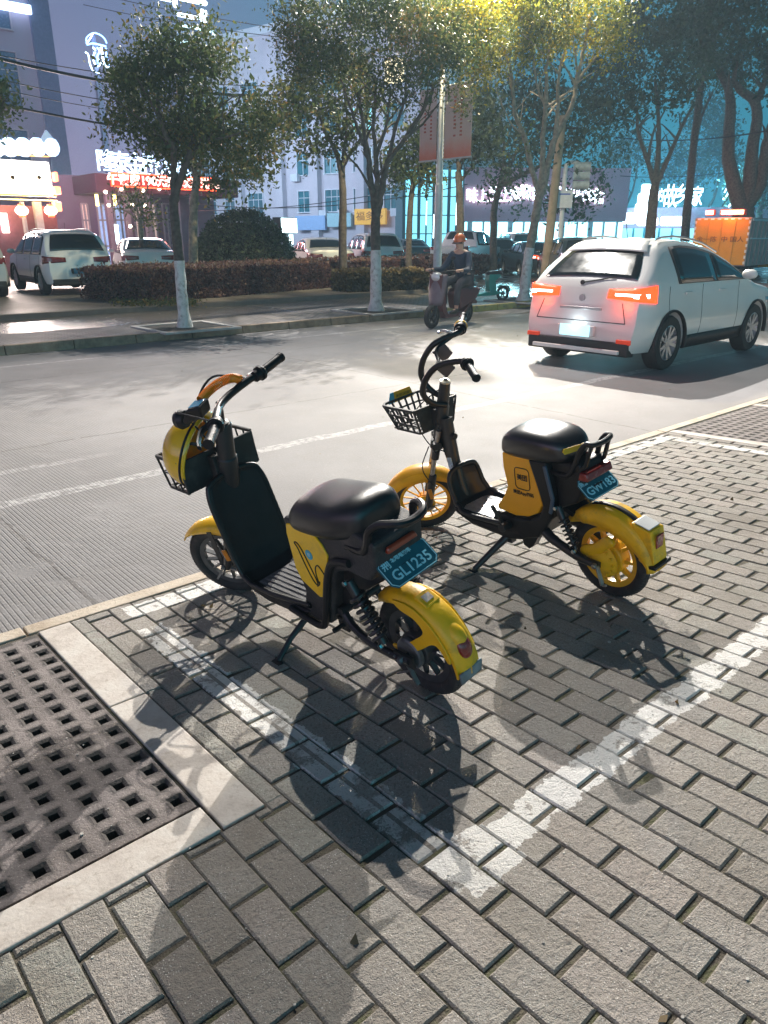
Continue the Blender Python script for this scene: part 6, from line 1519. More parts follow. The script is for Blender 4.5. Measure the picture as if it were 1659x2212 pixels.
for y, w in ((.52, .34), (-.32, .95)):
    m = MB(); m.box((.05, y, 3.02), (.25, w, .26)); b_ = m.build('beacon', mat('red_housing', (0.5, 0.05, 0.02), 0.4), TK, smooth=0, bevel=.05)
    m = MB(); m.box((-.085, y, 3.02), (.02, w*.86, .18)); m.build('beacon_lamp', BEAC, b_, smooth=0, bevel=.03)
    bl = bpy.data.lights.new('beacon_light', 'POINT'); bl.energy = 60*w; bl.color = (1.0, 0.2, 0.08); bl.shadow_soft_size = .1
    bo = bpy.data.objects.new('beacon_light', bl); COL.objects.link(bo); bo.parent = TK; bo.location = (-.3, y, 3.1)

# ------------------------------------------------------------------ rider on an electric moped, far lane, heading left
RD = empty('electric_moped', (11.35, 10.45, -0.12), R_(192)); tag(RD, 'dark electric moped with a pale windshield skirt, ridden along the far lane', 'moped')
MOB = mat('moped_maroon', (0.10, 0.03, 0.035), 0.4, coat=0.4)
def simple_wheel(par, x, R, w=.07, rim=DARKST):
    m = MB(); Mx = Matrix.Translation((x, 0, R)) @ Matrix.Rotation(PI/2, 4, 'X'); m.lathe([(R*.68, -w*.4), (R*.93, -w*.5), (R, -w*.2), (R, w*.2), (R*.93, w*.5), (R*.68, w*.4)], 30, Mx, close=True); o = m.build('wheel', TYR, par, smooth=40)
    m = MB(); m.lathe([(0, -w*.45), (R*.25, -w*.45), (R*.25, w*.45), (0, w*.45)], 16, Mx); m.lathe([(R*.62, -w*.35), (R*.7, -w*.38), (R*.7, w*.38), (R*.62, w*.35)], 30, Mx, close=True)
    for q in range(6): m.bar((R*.2, 0, 0), (R*.64, 0, 0), .025, .02, M=Mx @ Matrix.Rotation(2*PI*q/6, 4, 'Z'))
    m.build('rim', rim, o, smooth=35)
simple_wheel(RD, 0, .22, .09); simple_wheel(RD, 1.25, .22, .09)
m = MB(); m.prism([(-.22, .62), (-.2, .5), (.1, .38), (.3, .26), (.85, .24), (.95, .34), (1.02, .8), (1.10, .98), (1.16, .96), (1.14, .6), (1.06, .3), (.92, .17), (.3, .18), (.15, .3), (-.05, .44), (.45, .66), (.45, .74), (-.2, .74)][:14]+[(.3, .18)], -.13, .13); m.build('frame_body', MOB, RD, smooth=0, bevel=.03, bseg=3)
m = MB(); m.prism([(-.28, .56), (.0, .42), (.42, .30), (.52, .60), (.42, .70), (-.25, .70)], -.15, .15); m.build('seat_base', MOB, RD, smooth=0, bevel=.04, bseg=3)
m = MB(); m.loft([[(x, q[0], z_+q[1]) for q in superring(16, w, h, 2.6)] for x, w, z_, h in ((-.30, .06, .76, .03), (-.22, .12, .755, .05), (.1, .14, .75, .055), (.38, .13, .74, .05), (.48, .06, .73, .03))]); m.build('seat', SEATM, RD, smooth=60)
m = MB(); m.tube([(1.25, .06, .22), (1.12, .06, .62)], .02, 10); m.tube([(1.25, -.06, .22), (1.12, -.06, .62)], .02, 10); m.tube([(1.12, 0, .6), (1.02, 0, 1.0)], .025, 10); m.build('front_fork', BLKM, RD)
m = MB(); m.tube(catmull([(.88, .36, 1.03), (.98, .2, 1.04), (1.03, 0, 1.0), (.98, -.2, 1.04), (.88, -.36, 1.03)], 5), .014, 10); m.build('handlebar', BLKM, RD)
m = MB(); m.ball((1.10, 0, .93), (.10, .12, .09), 10); m.build('headlight', HEADL, RD)
m = MB(); rows = [[(1.13-.10*abs(v)**2-.0*q+.10*(1-q), v*(.24-.10*(1-q)**1.5-.05*q*q), .42+.56*q) for v in [k/5 for k in range(-5, 6)]] for q in [k/8 for k in range(9)]]; m.grid(rows); m.build('windshield_skirt', mat('pale_skirt', (0.13, 0.10, 0.12), 0.5, var=.15), RD, smooth=60, solid=.01)
m = MB(); m.prism([(-.36, .40), (-.2, .5), (.1, .47), (.26, .30), (.22, .3), (.06, .43), (-.18, .45), (-.33, .36)], -.06, .06); m.build('rear_mudguard', MOB, RD, smooth=0, bevel=.01)
m = MB(); m.box((-.33, 0, .62), (.05, .2, .08)); m.build('tail_light', TAILG, RD, bevel=.01)
for s in (-1, 1):
    m = MB(); m.tube([(.98, s*.2, 1.04), (1.02, s*.27, 1.24)], .006, 6); m.ball((1.02, s*.29, 1.27), (.012, .055, .035), 8); m.build('mirror', BLK, RD)
# the rider: one skinned body, clothing as its own parts
def skinned(name, verts, edges, m_, parent, root=0, sub=2):
    me = bpy.data.meshes.new(name); me.from_pydata([v[0] for v in verts], edges, []); o = bpy.data.objects.new(name, me); COL.objects.link(o)
    o.modifiers.new('k', 'SKIN').use_smooth_shade = True; sk = me.skin_vertices[0].data
    for i, v in enumerate(verts): sk[i].radius = (v[1], v[1] if len(v) < 3 else v[2]); sk[i].use_root = (i == root)
    s = o.modifiers.new('s', 'SUBSURF'); s.levels = sub; s.render_levels = sub
    baked(o); o.data.materials.clear(); o.data.materials.append(m_)
    for p in o.data.polygons: p.use_smooth = True
    if parent: o.parent = parent
    return o
PE = empty('person', (11.35, 10.45, -0.12), R_(192)); tag(PE, 'rider in a navy jacket and orange helmet sitting on the moped', 'person')
SKIN = mat('skin', (0.50, 0.30, 0.22), 0.5, var=0.05)
V_ = [((.12, 0, .86), .125, .15), ((.17, 0, 1.02), .12, .14), ((.23, 0, 1.20), .13, .165), ((.27, 0, 1.33), .09, .12), ((.29, 0, 1.40), .052, .05),   # 0-4 pelvis..neck
      ((.315, 0, 1.50), .075, .07), ((.33, 0, 1.58), .085, .078)]
E_ = [(0, 1), (1, 2), (2, 3), (3, 4), (4, 5), (5, 6)]
for s in (-1, 1):
    n = len(V_); V_ += [((.27, .17*s, 1.32), .062), ((.38, .26*s, 1.12), .048), ((.50, .30*s, 1.03), .042), ((.70, .33*s, 1.04), .034), ((.83, .335*s, 1.05), .026)]
    E_ += [(3, n), (n, n+1), (n+1, n+2), (n+2, n+3), (n+3, n+4)]
    n = len(V_); V_ += [((.14, .10*s, .84), .095), ((.36, .15*s, .83), .082), ((.58, .16*s, .78), .062), ((.60, .15*s, .56), .054), ((.60, .14*s, .36), .042), ((.60, .135*s, .30), .038), ((.72, .14*s, .285), .033)]
    E_ += [(0, n)]+[(n+k, n+k+1) for k in range(6)]
skinned('body', V_, E_, SKIN, PE)
JK = mat('navy_jacket', (0.02, 0.035, 0.065), 0.8, var=0.25, vscale=12, bump=0.6, bscale=12)
JV = [((.12, 0, .86), .145, .175), ((.17, 0, 1.02), .14, .17), ((.23, 0, 1.20), .148, .185), ((.27, 0, 1.335), .10, .13)]
JE = [(0, 1), (1, 2), (2, 3)]
for s in (-1, 1):
    n = len(JV); JV += [((.27, .17*s, 1.325), .078), ((.38, .26*s, 1.12), .064), ((.50, .30*s, 1.03), .058), ((.68, .33*s, 1.04), .048), ((.76, .334*s, 1.045), .04)]; JE += [(3, n), (n, n+1), (n+1, n+2), (n+2, n+3), (n+3, n+4)]
skinned('jacket', JV, JE, JK, PE)
TR_ = mat('grey_trousers', (0.06, 0.055, 0.065), 0.85, var=0.2, bump=0.5, bscale=14); TV = [((.12, 0, .85), .135, .16)]; TE = []
for s in (-1, 1):
    n = len(TV); TV += [((.15, .10*s, .845), .108), ((.36, .15*s, .835), .096), ((.575, .16*s, .785), .076), ((.60, .15*s, .56), .068), ((.60, .14*s, .37), .056)]; TE += [(0, n)]+[(n+k, n+k+1) for k in range(4)]
skinned('trousers', TV, TE, TR_, PE)
for s in (-1, 1):
    m = MB(); m.loft([[(x, .138*s+q[0], z_+q[1]) for q in superring(12, w, h, 2.8)] for x, w, z_, h in ((.53, .03, .29, .035), (.57, .045, .30, .06), (.66, .048, .275, .045), (.76, .045, .265, .03), (.82, .025, .26, .02))]); m.build('shoe', mat('dark_shoe', (0.03, 0.03, 0.03), 0.6), PE, smooth=50)
    hp = Vector((.86, .338*s, 1.05))          # hand: palm with five fingers closed round the grip
    m = MB(); m.ball(hp, (.045, .028, .022), 8)
    for k, (dy, ln) in enumerate(((-.028, .9), (-.009, 1.0), (.010, .97), (.028, .8))):
        a = hp+Vector((.035, dy, .008)); m.tube([a, a+Vector((.026*ln, 0, -.004)), a+Vector((.038*ln, 0, -.024)), a+Vector((.022*ln, 0, -.04)), a+Vector((.002, 0, -.036))], [.010, .0095, .009, .0085, .007], 8)
    a = hp+Vector((.0, -.03*s, 0)); m.tube([a, a+Vector((.02, -.014*s, -.014)), a+Vector((.034, -.012*s, -.032))], [.011, .010, .008], 8)
    m.build('hand', SKIN, PE, smooth=60)
hc = Vector((.335, 0, 1.545)); Mh = Matrix.Translation(hc) @ Matrix.Rotation(R_(8), 4, 'Y')
m = MB(); rings = []
for z_, fx, bx_2, w in ((-.115, .050, .03, .028), (-.095, .078, .045, .045), (-.06, .088, .065, .060), (-.02, .090, .082, .069), (.02, .090, .090, .073), (.06, .080, .090, .071), (.095, .055, .065, .052), (.115, .02, .03, .02)):
    rings.append([((fx if math.cos(a) > 0 else bx_2)*math.cos(a), w*math.sin(a), z_) for a in [2*PI*k/20 for k in range(20)]])
m.loft(rings, Mh); m.ball((.094, 0, -.025), (.016, .011, .020), 6, Mh); m.ball((0, .074, -.02), (.016, .01, .028), 6, Mh); m.ball((0, -.074, -.02), (.016, .01, .028), 6, Mh); hd_ = m.build('head', SKIN, PE, smooth=60)
for s in (-1, 1): m = MB(); m.ball((.083, .030*s, .005), (.010, .013, .008), 6, Mh); m.build('eye', mat('eye_dark', (0.03, 0.025, 0.02), 0.2), hd_)
m = MB(); m.ball((.083, 0, -.065), (.008, .022, .007), 6, Mh); m.build('mouth', mat('lips', (0.35, 0.12, 0.10), 0.5), hd_)
m = MB(); rows = []
for i in range(12):
    t_ = PI*0.56*i/11; r = math.sin(t_); rows.append([(.125*r*math.cos(a)-.008, .112*r*math.sin(a), .125*math.cos(t_)+.03) for a in [2*PI*k/30 for k in range(31)]])
m.grid(rows, Mh); m.build('riding_helmet', mat('orange_helmet', (0.55, 0.11, 0.02), 0.25, coat=.6), PE, smooth=60, solid=.012)
m = MB(); rows = [[(.125*math.cos(a)*k, .112*math.sin(a)*k, .01-.02*(k-1)*5) for a in [R_(-60+120*q/10) for q in range(11)]] for k in (1.0, 1.25)]; m.grid(rows, Mh); m.build('helmet_peak', mat('dark_peak', (0.05, 0.03, 0.03), 0.4), PE, smooth=60, solid=.006)

# ------------------------------------------------------------------ small teal scooter parked on the kerb by the driveway
gs = on_z(1085, 650, 0.0)
GS = empty('small_electric_scooter', (gs.x, gs.y, 0), R_(166)); tag(GS, 'small mint green electric scooter parked on the far kerb beside the driveway', 'electric scooter')
MINT = mat('mint_paint', (0.02, 0.24, 0.20), 0.4, coat=.3)
simple_wheel(GS, 0, .19, .05); simple_wheel(GS, 1.1, .19, .05)
m = MB(); m.prism([(.05, .22), (.25, .25), (.30, .5), (.12, .62), (.20, .66), (.48, .66), (.50, .5), (.46, .24), (.75, .20), (.86, .26), (.93, .62), (.97, .62), (.93, .25), (.82, .14), (.3, .15)], -.10, .10); m.build('frame_body', MINT, GS, smooth=0, bevel=.02)
m = MB(); m.loft([[(x, q[0], z_+q[1]) for q in superring(14, w, h, 2.6)] for x, w, z_, h in ((.06, .05, .68, .03), (.12, .11, .69, .055), (.3, .12, .69, .055), (.45, .11, .68, .05), (.52, .05, .67, .03))]); m.build('seat', SEATM, GS, smooth=60)
m = MB(); m.tube([(1.1, 0, .19), (1.02, 0, .45), (.92, 0, .92)], .02, 10); m.tube([(.86, .27, .96), (.92, 0, .93), (.86, -.27, .96)], .014, 8); m.build('handlebar', BLKM, GS)
m = MB(); m.grid([[(.0+.215*math.cos(a), y, .19+.215*math.sin(a)) for y in (-.04, 0, .04)] for a in [R_(40+130*q/12) for q in range(13)]]); m.build('rear_mudguard', MINT, GS, smooth=60, solid=.006)
m = MB(); m.grid([[(1.1+.215*math.cos(a), y, .19+.215*math.sin(a)) for y in (-.04, 0, .04)] for a in [R_(30+110*q/12) for q in range(13)]]); m.build('front_mudguard', MINT, GS, smooth=60, solid=.006)
m = MB(); m.box((1.05, 0, .70), (.18, .24, .14), top=(1.15, 1.15)); m.build('basket', BLK, GS, smooth=0, bevel=.01)
# ================================================================== BUILDINGS, SIGNS, POLES, WIRES
WALLM = mat('pink_render', (0.62, 0.54, 0.60), 0.85, var=0.06, vscale=0.6, dirt=(0.45, 0.40, 0.46), dscale=0.35, damt=0.5)
WALLP = mat('pale_trim', (0.72, 0.70, 0.76), 0.8, var=0.05, vscale=1)
HAZYT = mat('hazy_tower', (0.55, 0.50, 0.66), 0.9, var=0.03, vscale=0.05)
GLSD = mat('dim_window', (0.035, 0.16, 0.20), 0.15, var=0.4, vscale=0.9, coat=0.5)
WL = glow('window_teal_lit', (0.30, 0.85, 0.95), 1.3, False)
WY = glow('window_warm_lit', (1.0, 0.85, 0.5), 1.6, False)
SIGNW = glow('sign_white', (0.72, 0.90, 1.0), 3.6)
SIGNB = glow('sign_bluewhite', (0.55, 0.75, 1.0), 2.6)
SIGNR = glow('led_red', (1.0, 0.10, 0.03), 4.0)
SIGNRW = glow('led_hot', (1.0, 0.62, 0.52), 3.0, False)
SIGNY = glow('sign_yellow', (1.0, 0.75, 0.25), 5.0)
SIGNC = glow('sign_cream', (1.0, 0.90, 0.80), 5.0)
SHOPT = glow('shop_teal_light', (0.22, 0.72, 0.88), 1.25)
SHOPW = glow('shop_white_light', (0.7, 0.95, 1.0), 5.0)
def plane_hit(x, y, Q, n):
    d = ray(x, y); return _O+d*((Q-_O).dot(n)/d.dot(n))
class Facade:        # a wall plane: Q on the ground, d along it (unit), n towards the street
    def __init__(s, Q, head, z0=0.0):
        s.Q = Vector((Q[0], Q[1], z0)); s.d = Vector((math.cos(R_(head)), math.sin(R_(head)), 0)); s.n = Vector((s.d.y, -s.d.x, 0))
        if s.n.dot(Vector((0, 0, 0))-s.Q) < 0: s.n = -s.n
        s.head = head
        s.M = basis(s.Q, s.d, -s.n, (0, 0, 1))      # local x along, y into the building, z up
        if s.d.cross(-s.n).z < 0: s.d = -s.d; s.M = basis(s.Q, s.d, -s.n, (0, 0, 1))
        s.Mi = s.M.inverted()
    def px(s, x, y): p = s.Mi @ plane_hit(x, y, s.Q, s.n); return p.x, p.z
def lettering(body, size, m, F, cx, cz, off=-0.25, parent=None, sx=1.0, name='sign_letters', ext=0.06, tilt=0):
    M = Matrix.Translation((cx, off, cz)) @ Matrix.Rotation(PI/2, 4, 'X')
    return text_obj(name, body, size, m, M, parent, ext, size*0.004, sx=sx)
def window(parent, x0, x1, z0, z1, pane, frame=None, div=2, y=-0.02, sill=True):
    m = MB(); t = 0.08; fr = frame or WALLP; cx, cz = (x0+x1)/2, (z0+z1)/2
    m.box((cx, y-0.05, z1+t/2), (x1-x0+2*t, 0.16, t)); m.box((cx, y-0.09, z0-t/2), (x1-x0+3*t, 0.24, t))
    m.box((x0-t/2, y-0.05, cz), (t, 0.16, z1-z0)); m.box((x1+t/2, y-0.05, cz), (t, 0.16, z1-z0))
    for k in range(1, div): m.box((x0+(x1-x0)*k/div, y-0.02, cz), (0.05, 0.06, z1-z0))
    m.box((cx, y-0.02, z0+(z1-z0)*0.68), (x1-x0, 0.06, 0.05))
    w = m.build('window', fr, parent, smooth=0); p = MB(); p.box((cx, y, cz), (x1-x0, 0.02, z1-z0)); p.build('pane', pane, w, smooth=0); return w
g7 = random.Random(33)

# --- apartment block behind the trees, seven storeys
FA_ = Facade(at(680, 513, 70).xy, 102.8, -0.1)
t = empty('apartment_building', mat=FA_.M); tag(t, 'pale pink apartment block of many storeys with teal windows, behind the centre trees', 'building', 'buildings beyond the car park')
xl, _ = FA_.px(432, 513); xr, _ = FA_.px(905, 513); xm, _ = FA_.px(606, 300); xtop, _ = FA_.px(522, 90)
_, zt = FA_.px(560, 78); lo, hi = min(xl, xr), max(xl, xr)
fh = 3.0; nf = int(zt/fh)
m = MB(); m.box(((lo+hi)/2, 7, zt*0.5), (hi-lo, 14, zt)); wl = m.build('wall', WALLM, t, smooth=0)
m = MB(); m.box(((lo+hi)/2, 6.8, zt+0.3), (hi-lo+0.6, 14.6, 0.6)); m.box((xm+2.5, 6, zt+1.6), (5, 8, 2.4)); m.build('parapet', WALLP, wl, smooth=0)
for xx in (xm, xm+(hi-xm)*0.28, xm+(hi-xm)*0.62, xm-(xm-lo)*0.45):
    m = MB(); m.box((xx, -0.25, zt/2), (0.9, 0.6, zt)); m.build('pilaster', WALLM, wl, smooth=0)
x = lo+1.0; cols = []
while x < hi-2.2: cols.append(x); x += 3.15
if len(cols)*(nf-1) > 96: cols = cols[::max(1, int(math.ceil(len(cols)*(nf-1)/96)))] if len(cols)*(nf-1) > 180 else cols
cnt = 0
for f in range(1, nf):
    for x in cols:
        if abs(x+0.9-xm) < 1.2: continue
        q = FA_.M @ Vector((x+0.9, 0, f*fh+1.5)); 
        cnt += 1
        if cnt > 100: break
        r = g7.random(); window(t, x, x+1.9, f*fh+0.75, f*fh+2.45, WL if r < 0.10 else (WY if r < 0.15 else GLSD), div=3)
for k in range(7):
    xx = lo+2+(hi-lo-4)*g7.random(); zz = fh*(1+g7.randrange(0, nf-2))+0.55
    m = MB(); m.box((xx, -0.35, zz), (0.8, 0.35, 0.6)); m.build('air_conditioner', WALLP, wl, smooth=0)
# shop fronts at its foot
def shop_sign(F, x0p, x1p, ytop, ybot, m_, label, text=None, tm=None, name='shop_sign', group='shop signs'):
    a = F.px(x0p, ytop); b_ = F.px(x1p, ybot); x0, x1 = sorted((a[0], b_[0])); z0, z1 = sorted((a[1], b_[1]))
    s = empty(name, mat=F.M @ Matrix.Translation((0, -0.5, 0))); tag(s, label, 'sign', group)
    mm = MB(); mm.box(((x0+x1)/2, 0, (z0+z1)/2), (x1-x0, 0.25, z1-z0)); mm.build('panel', m_, s, smooth=0, bevel=0.02)
    if text:
        h = (z1-z0)*0.62; text_obj('lettering', text, h, tm, Matrix.Translation(((x0+x1)/2, -0.14, (z0+z1)/2)) @ Matrix.Rotation(PI/2, 4, 'X'), s, 0.02, sx=min(1.3, (x1-x0)*0.9/(h*1.02*len(text))))
    return s
PB = mat('pale_blue_panel', (0.35, 0.50, 0.78), 0.5); PT = mat('pale_teal_panel', (0.42, 0.62, 0.68), 0.5); PO = mat('orange_panel', (0.80, 0.42, 0.05), 0.5, emit=(1.0, .5, .08), estr=.25)
shop_sign(FA_, 648, 712, 467, 497, PB, 'pale blue shop sign board under the apartment windows')
shop_sign(FA_, 716, 768, 461, 490, PT, 'pale teal shop sign board next to the orange one')
shop_sign(FA_, 775, 842, 452, 485, PO, 'orange shop sign board behind the tall limewashed tree', '福多多', mat('sign_brown', (0.45, 0.15, 0.02), .5))
ki = at(625, 535, 48)
FK = Facade(ki.xy, 20, -0.1)
def litbox(F, x0p, x1p, yt, yb, m_, label, name, cat, group=None, ext=0.6, frame=TRIM):
    a = F.px(x0p, yt); b_ = F.px(x1p, yb); x0, x1 = sorted((a[0], b_[0])); z0, z1 = sorted((a[1], b_[1]))
    s = empty(name, mat=F.M); tag(s, label, cat, group)
    mm = MB(); mm.box(((x0+x1)/2, ext/2, (z0+z1)/2), (x1-x0+.1, ext, z1-z0+.1)); mm.build('case', frame, s, smooth=0)
    mm = MB(); mm.box(((x0+x1)/2, -.02, (z0+z1)/2), (x1-x0, .03, z1-z0)); mm.build('lit_face', m_, s, smooth=0)
    return s, (x0, x1, z0, z1)
s, (x0, x1, z0, z1) = litbox(FK, 607, 641, 471, 503, SHOPW, 'bright white light box standing right of the round bush', 'light_box', 'sign')
m = MB(); m.box(((x0+x1)/2, .3, z0/2), (.3, .3, z0)); m.build('post', TRIM, s, smooth=0)
m = MB(); m.box(((x0+x1)/2+.3, .1, z0*.55), (.35, .04, z0*.8)); m.build('lit_panel', SHOPW, s, smooth=0)

# --- teal glazed showroom with the white characters
FG = Facade(at(1100, 513, 58).xy, -41.2+4, -0.12)
t = empty('glazed_shop_building', mat=FG.M); tag(t, 'low shop building with a teal lit glass front and a dull red fascia', 'building', 'buildings beyond the car park')
xa, _ = FG.px(872, 500); xb, _ = FG.px(1345, 500); _, zt = FG.px(1000, 362); _, zf = FG.px(1100, 478); xf, _ = FG.px(1003, 400)
m = MB(); m.box(((xa+xb)/2, 5, zt/2), (xb-xa, 9.6, zt)); m.build('wall', mat('dark_teal_wall', (0.10, 0.20, 0.24), .8), t, smooth=0)
m = MB(); m.box(((xa+xf)/2, .1, zt/2), (xf-xa, .06, zt-.3)); gl = m.build('glass_front', SHOPT, t, smooth=0)
m = MB()
for k in range(9): xx = xa+(xf-xa)*k/8; m.box((xx, -.02, zt/2), (.10 if k % 2 else .22, .14, zt))
for k in range(5): m.box(((xa+xf)/2, -.02, zt*(k+.5)/5), (xf-xa, .12, .07))
m.build('mullions', mat('mullion', (0.03, 0.10, 0.13), .5), gl, smooth=0)
for k in (1, 3, 4, 7): xx = xa+(xf-xa)*k/8; m = MB(); m.box((xx, -.12, 2.4+.3*k % 1.2), (.05, .05, 1.6)); m.build('strip_light', SHOPW, gl, smooth=0)
m = MB(); m.box(((xf+xb)/2, -.15, (zt+zf)/2), (xb-xf, .5, zt-zf)); fs_ = m.build('fascia', mat('dull_red_fascia', (0.42, 0.20, 0.26), .7, var=.15, vscale=.4), t, smooth=0)
m = MB(); m.box(((xf+xb)/2, .1, zf/2), (xb-xf, .06, zf-.1)); sf = m.build('shop_front', glow('shop_front_light', (.40, .85, .95), 2.4), t, smooth=0)
m = MB()
for k in range(12): m.box((xf+(xb-xf)*(k+.5)/12, -.0, zf/2), (.35 if k % 3 == 0 else .12, .2, zf))
m.build('pillars', mat('pillar_pale', (0.35, 0.5, 0.55), .7), sf, smooth=0)
s = empty('lit_letters', mat=FG.M); tag(s, 'row of white lit characters on the dull red fascia behind the banner pole', 'sign', 'shop signs')
for ch, xp, yp in zip('味上香土家菜馆', (1017, 1041, 1065, 1088, 1110, 1128, 1148), (425, 425, 421, 424, 423, 418, 420)):
    cx, cz = FG.px(xp, yp); lettering(ch, 1.05, SIGNW, FG, cx, cz, -.5, s, sx=.85)
s = empty('lit_letters', mat=FG.M); tag(s, 'row of white lit characters partly hidden by the dark tree and signal pole', 'sign', 'shop signs')
for ch, xp, yp in zip('宴会厅火锅城店', (1197, 1215, 1232, 1248, 1263, 1277, 1290), (418, 420, 424, 415, 424, 424, 430)):
    cx, cz = FG.px(xp, yp); lettering(ch, .95, SIGNW, FG, cx, cz, -.5, s, sx=.75)

# --- bright shops on the right under the dark trees
FR = Facade(at(1450, 513, 66).xy, -41.2-14, -0.12)
t = empty('shop_row_building', mat=FR.M); tag(t, 'single storey row of brightly lit teal and white shops at the right', 'building', 'buildings beyond the car park')
xa, _ = FR.px(1300, 500); xb, _ = FR.px(1760, 500); _, zt = FR.px(1450, 448); _, zf = FR.px(1450, 492)
m = MB(); m.box(((xa+xb)/2, 5, zt/2), (xb-xa, 9.6, zt)); m.build('wall', mat('mauve_wall', (0.30, 0.26, 0.38), .8), t, smooth=0)
m = MB(); m.box(((xa+xb)/2, .1, zf/2), (xb-xa, .06, zf-.1)); sf = m.build('shop_front', glow('shop_front_pale', (.30, .72, .85), 1.1), t, smooth=0)
m = MB()
for k in range(16): m.box((xa+(xb-xa)*(k+.5)/16, -.0, zf/2), (.5 if k % 3 == 0 else .15, .2, zf))
m.build('pillars', mat('pillar_teal', (0.03, 0.30, 0.38), .7), sf, smooth=0)
for nm, c, lab in (('sign_board', [(1318, 1372, 460, 484), ], 'glowing white sign strip left of the tall white shop sign'), ('sign_board', [(1376, 1420, 471, 488)], 'glowing white sign strip under the tall white shop sign'), ('sign_board', [(1426, 1488, 468, 488)], 'glowing white sign strip behind the three limbed tree')):
    for a0_, a1_, y0, y1 in c:
        p0, p1 = FR.px(a0_, y0), FR.px(a1_, y1); s = empty(nm, mat=FR.M); tag(s, lab, 'sign', 'shop signs'); m = MB(); m.box(((p0[0]+p1[0])/2, -.6, (p0[1]+p1[1])/2), (abs(p1[0]-p0[0]), .3, abs(p1[1]-p0[1]))); m.build('lit_face', SIGNW, s, smooth=0, bevel=.15)
s = empty('roof_sign', mat=FR.M); tag(s, 'tall stacked white lit roof sign beside the dark tree', 'sign', 'shop signs')
for a0_, a1_, y0, y1 in ((1378, 1412, 418, 470), (1386, 1404, 398, 420), (1372, 1382, 440, 470)):
    p0, p1 = FR.px(a0_, y0), FR.px(a1_, y1); m = MB(); m.box(((p0[0]+p1[0])/2, -.3, (p0[1]+p1[1])/2), (abs(p1[0]-p0[0]), .3, abs(p1[1]-p0[1]))); m.build('lit_face', SIGNW, s, smooth=0, bevel=.25, bseg=3)
s = empty('lit_letters', mat=FR.M); tag(s, 'large white lit characters above the right hand shops', 'sign', 'shop signs')
for ch, xp, yp, z_ in zip('的故乡人家', (1424, 1447, 1470, 1488, 1503), (425, 428, 424, 428, 428), (1.1, 1.9, 1.7, 1.5, 1.6)):
    cx, cz = FR.px(xp, yp); lettering(ch, z_, SIGNW, FR, cx, cz, -.5, s, sx=.6)
s = empty('lit_letters', mat=FR.M); tag(s, 'two white lit characters behind the forked tree at the right edge', 'sign', 'shop signs')
for ch, xp, yp, z_ in zip('火人', (1572, 1588), (418, 430), (1.3, 1.7)):
    cx, cz = FR.px(xp, yp); lettering(ch, z_, SIGNW, FR, cx, cz, -.5, s, sx=.7)
# --- hotel on the left, parallel to the road
FH = Facade((0, 43.0), 0, -0.1)
t = empty('hotel_building', mat=FH.M); tag(t, 'dark hotel front with glass doors and a porch, behind the parked white cars', 'building', 'buildings beyond the car park')
xa, _ = FH.px(118, 500); xb, _ = FH.px(470, 500); _, zr = FH.px(300, 385); _, zc0 = FH.px(300, 420)
m = MB(); m.box(((xa+xb)/2, 6, zr/2), (xb-xa, 11.6, zr)); m.build('wall', mat('hotel_wall', (0.16, 0.10, 0.15), .8, var=.1, vscale=.3), t, smooth=0)
m = MB(); m.box(((xa+xb)/2+.6, -1.4, (zc0+zr)/2-.1), (xb-xa-1.5, 3.2, .9)); po = m.build('porch_canopy', mat('porch_wine', (0.10, 0.03, 0.05), .6), t, smooth=0, bevel=.05)
for xp in (203, 240, 283, 345, 380):
    cx, _ = FH.px(xp, 500); m = MB(); m.box((cx, -2.4, zc0/2), (.28, .28, zc0)); m.build('porch_column', mat('porch_stone', (0.30, 0.20, 0.24), .6), po, smooth=0)
GL1 = glow('lobby_blue_glass', (0.42, 0.55, 0.95), .42); GL2 = glow('lobby_warm_glass', (0.95, 0.66, 0.60), .35)
for xp0, xp1, mm_ in ((172, 200, GL2), (206, 238, GL1), (243, 281, GL1), (286, 312, GL2), (316, 343, GL2), (348, 376, mat('hotel_dark_glass', (.18, .12, .18), .2))):
    a = FH.px(xp0, 440); b_ = FH.px(xp1, 545); m = MB(); m.box(((a[0]+b_[0])/2, -.05, (a[1]+.1)/2), (b_[0]-a[0], .06, a[1]-.1)); d_ = m.build('glass_door', mm_, t, smooth=0)
    m = MB()
    for q in range(3): m.box((a[0]+(b_[0]-a[0])*q/2, -.1, a[1]/2), (.09, .08, a[1]))
    for q in (.0, .35, .75, 1.0): m.box(((a[0]+b_[0])/2, -.1, a[1]*q), (b_[0]-a[0], .08, .08))
    m.build('door_frame', mat('door_frame', (0.30, 0.22, 0.26), .4), d_, smooth=0)
for xp, yp in ((180, 418), (213, 412), (258, 415), (292, 411), (187, 445), (236, 444), (262, 446), (232, 488)):
    a = FH.px(xp, yp); m = MB(); m.ball((a[0], -3.05, a[1]-.05), .09, 6); m.build('downlight', glow('downlight', (1, .85, .6), 9.0, False), po)
m = MB(); a = FH.px(236, 506); m.box((a[0], -1.0, a[1]), (.25, .1, 1.0)); m.build('lit_panel', SHOPW, t, smooth=0)
for xp in (194, 232, 256): a = FH.px(xp, 432); m = MB(); m.box((a[0], -1, a[1]), (.14, .1, .65)); m.build('hanging_lamp', SIGNY, t, smooth=0)
s = empty('lit_letters', mat=FH.M); tag(s, 'row of large bluish white characters on the hotel roof', 'sign', 'shop signs')
for ch, xp, yp in zip('隆泰金桥大酒店', (206, 237, 268, 300, 333, 362, 392), (355, 358, 361, 363, 367, 369, 371)):
    cx, cz = FH.px(xp, yp); lettering(ch, 1.12, SIGNB, FH, cx, cz, -1.5, s, name='lit_character')
a, b_ = FH.px(186, 381), FH.px(406, 413)
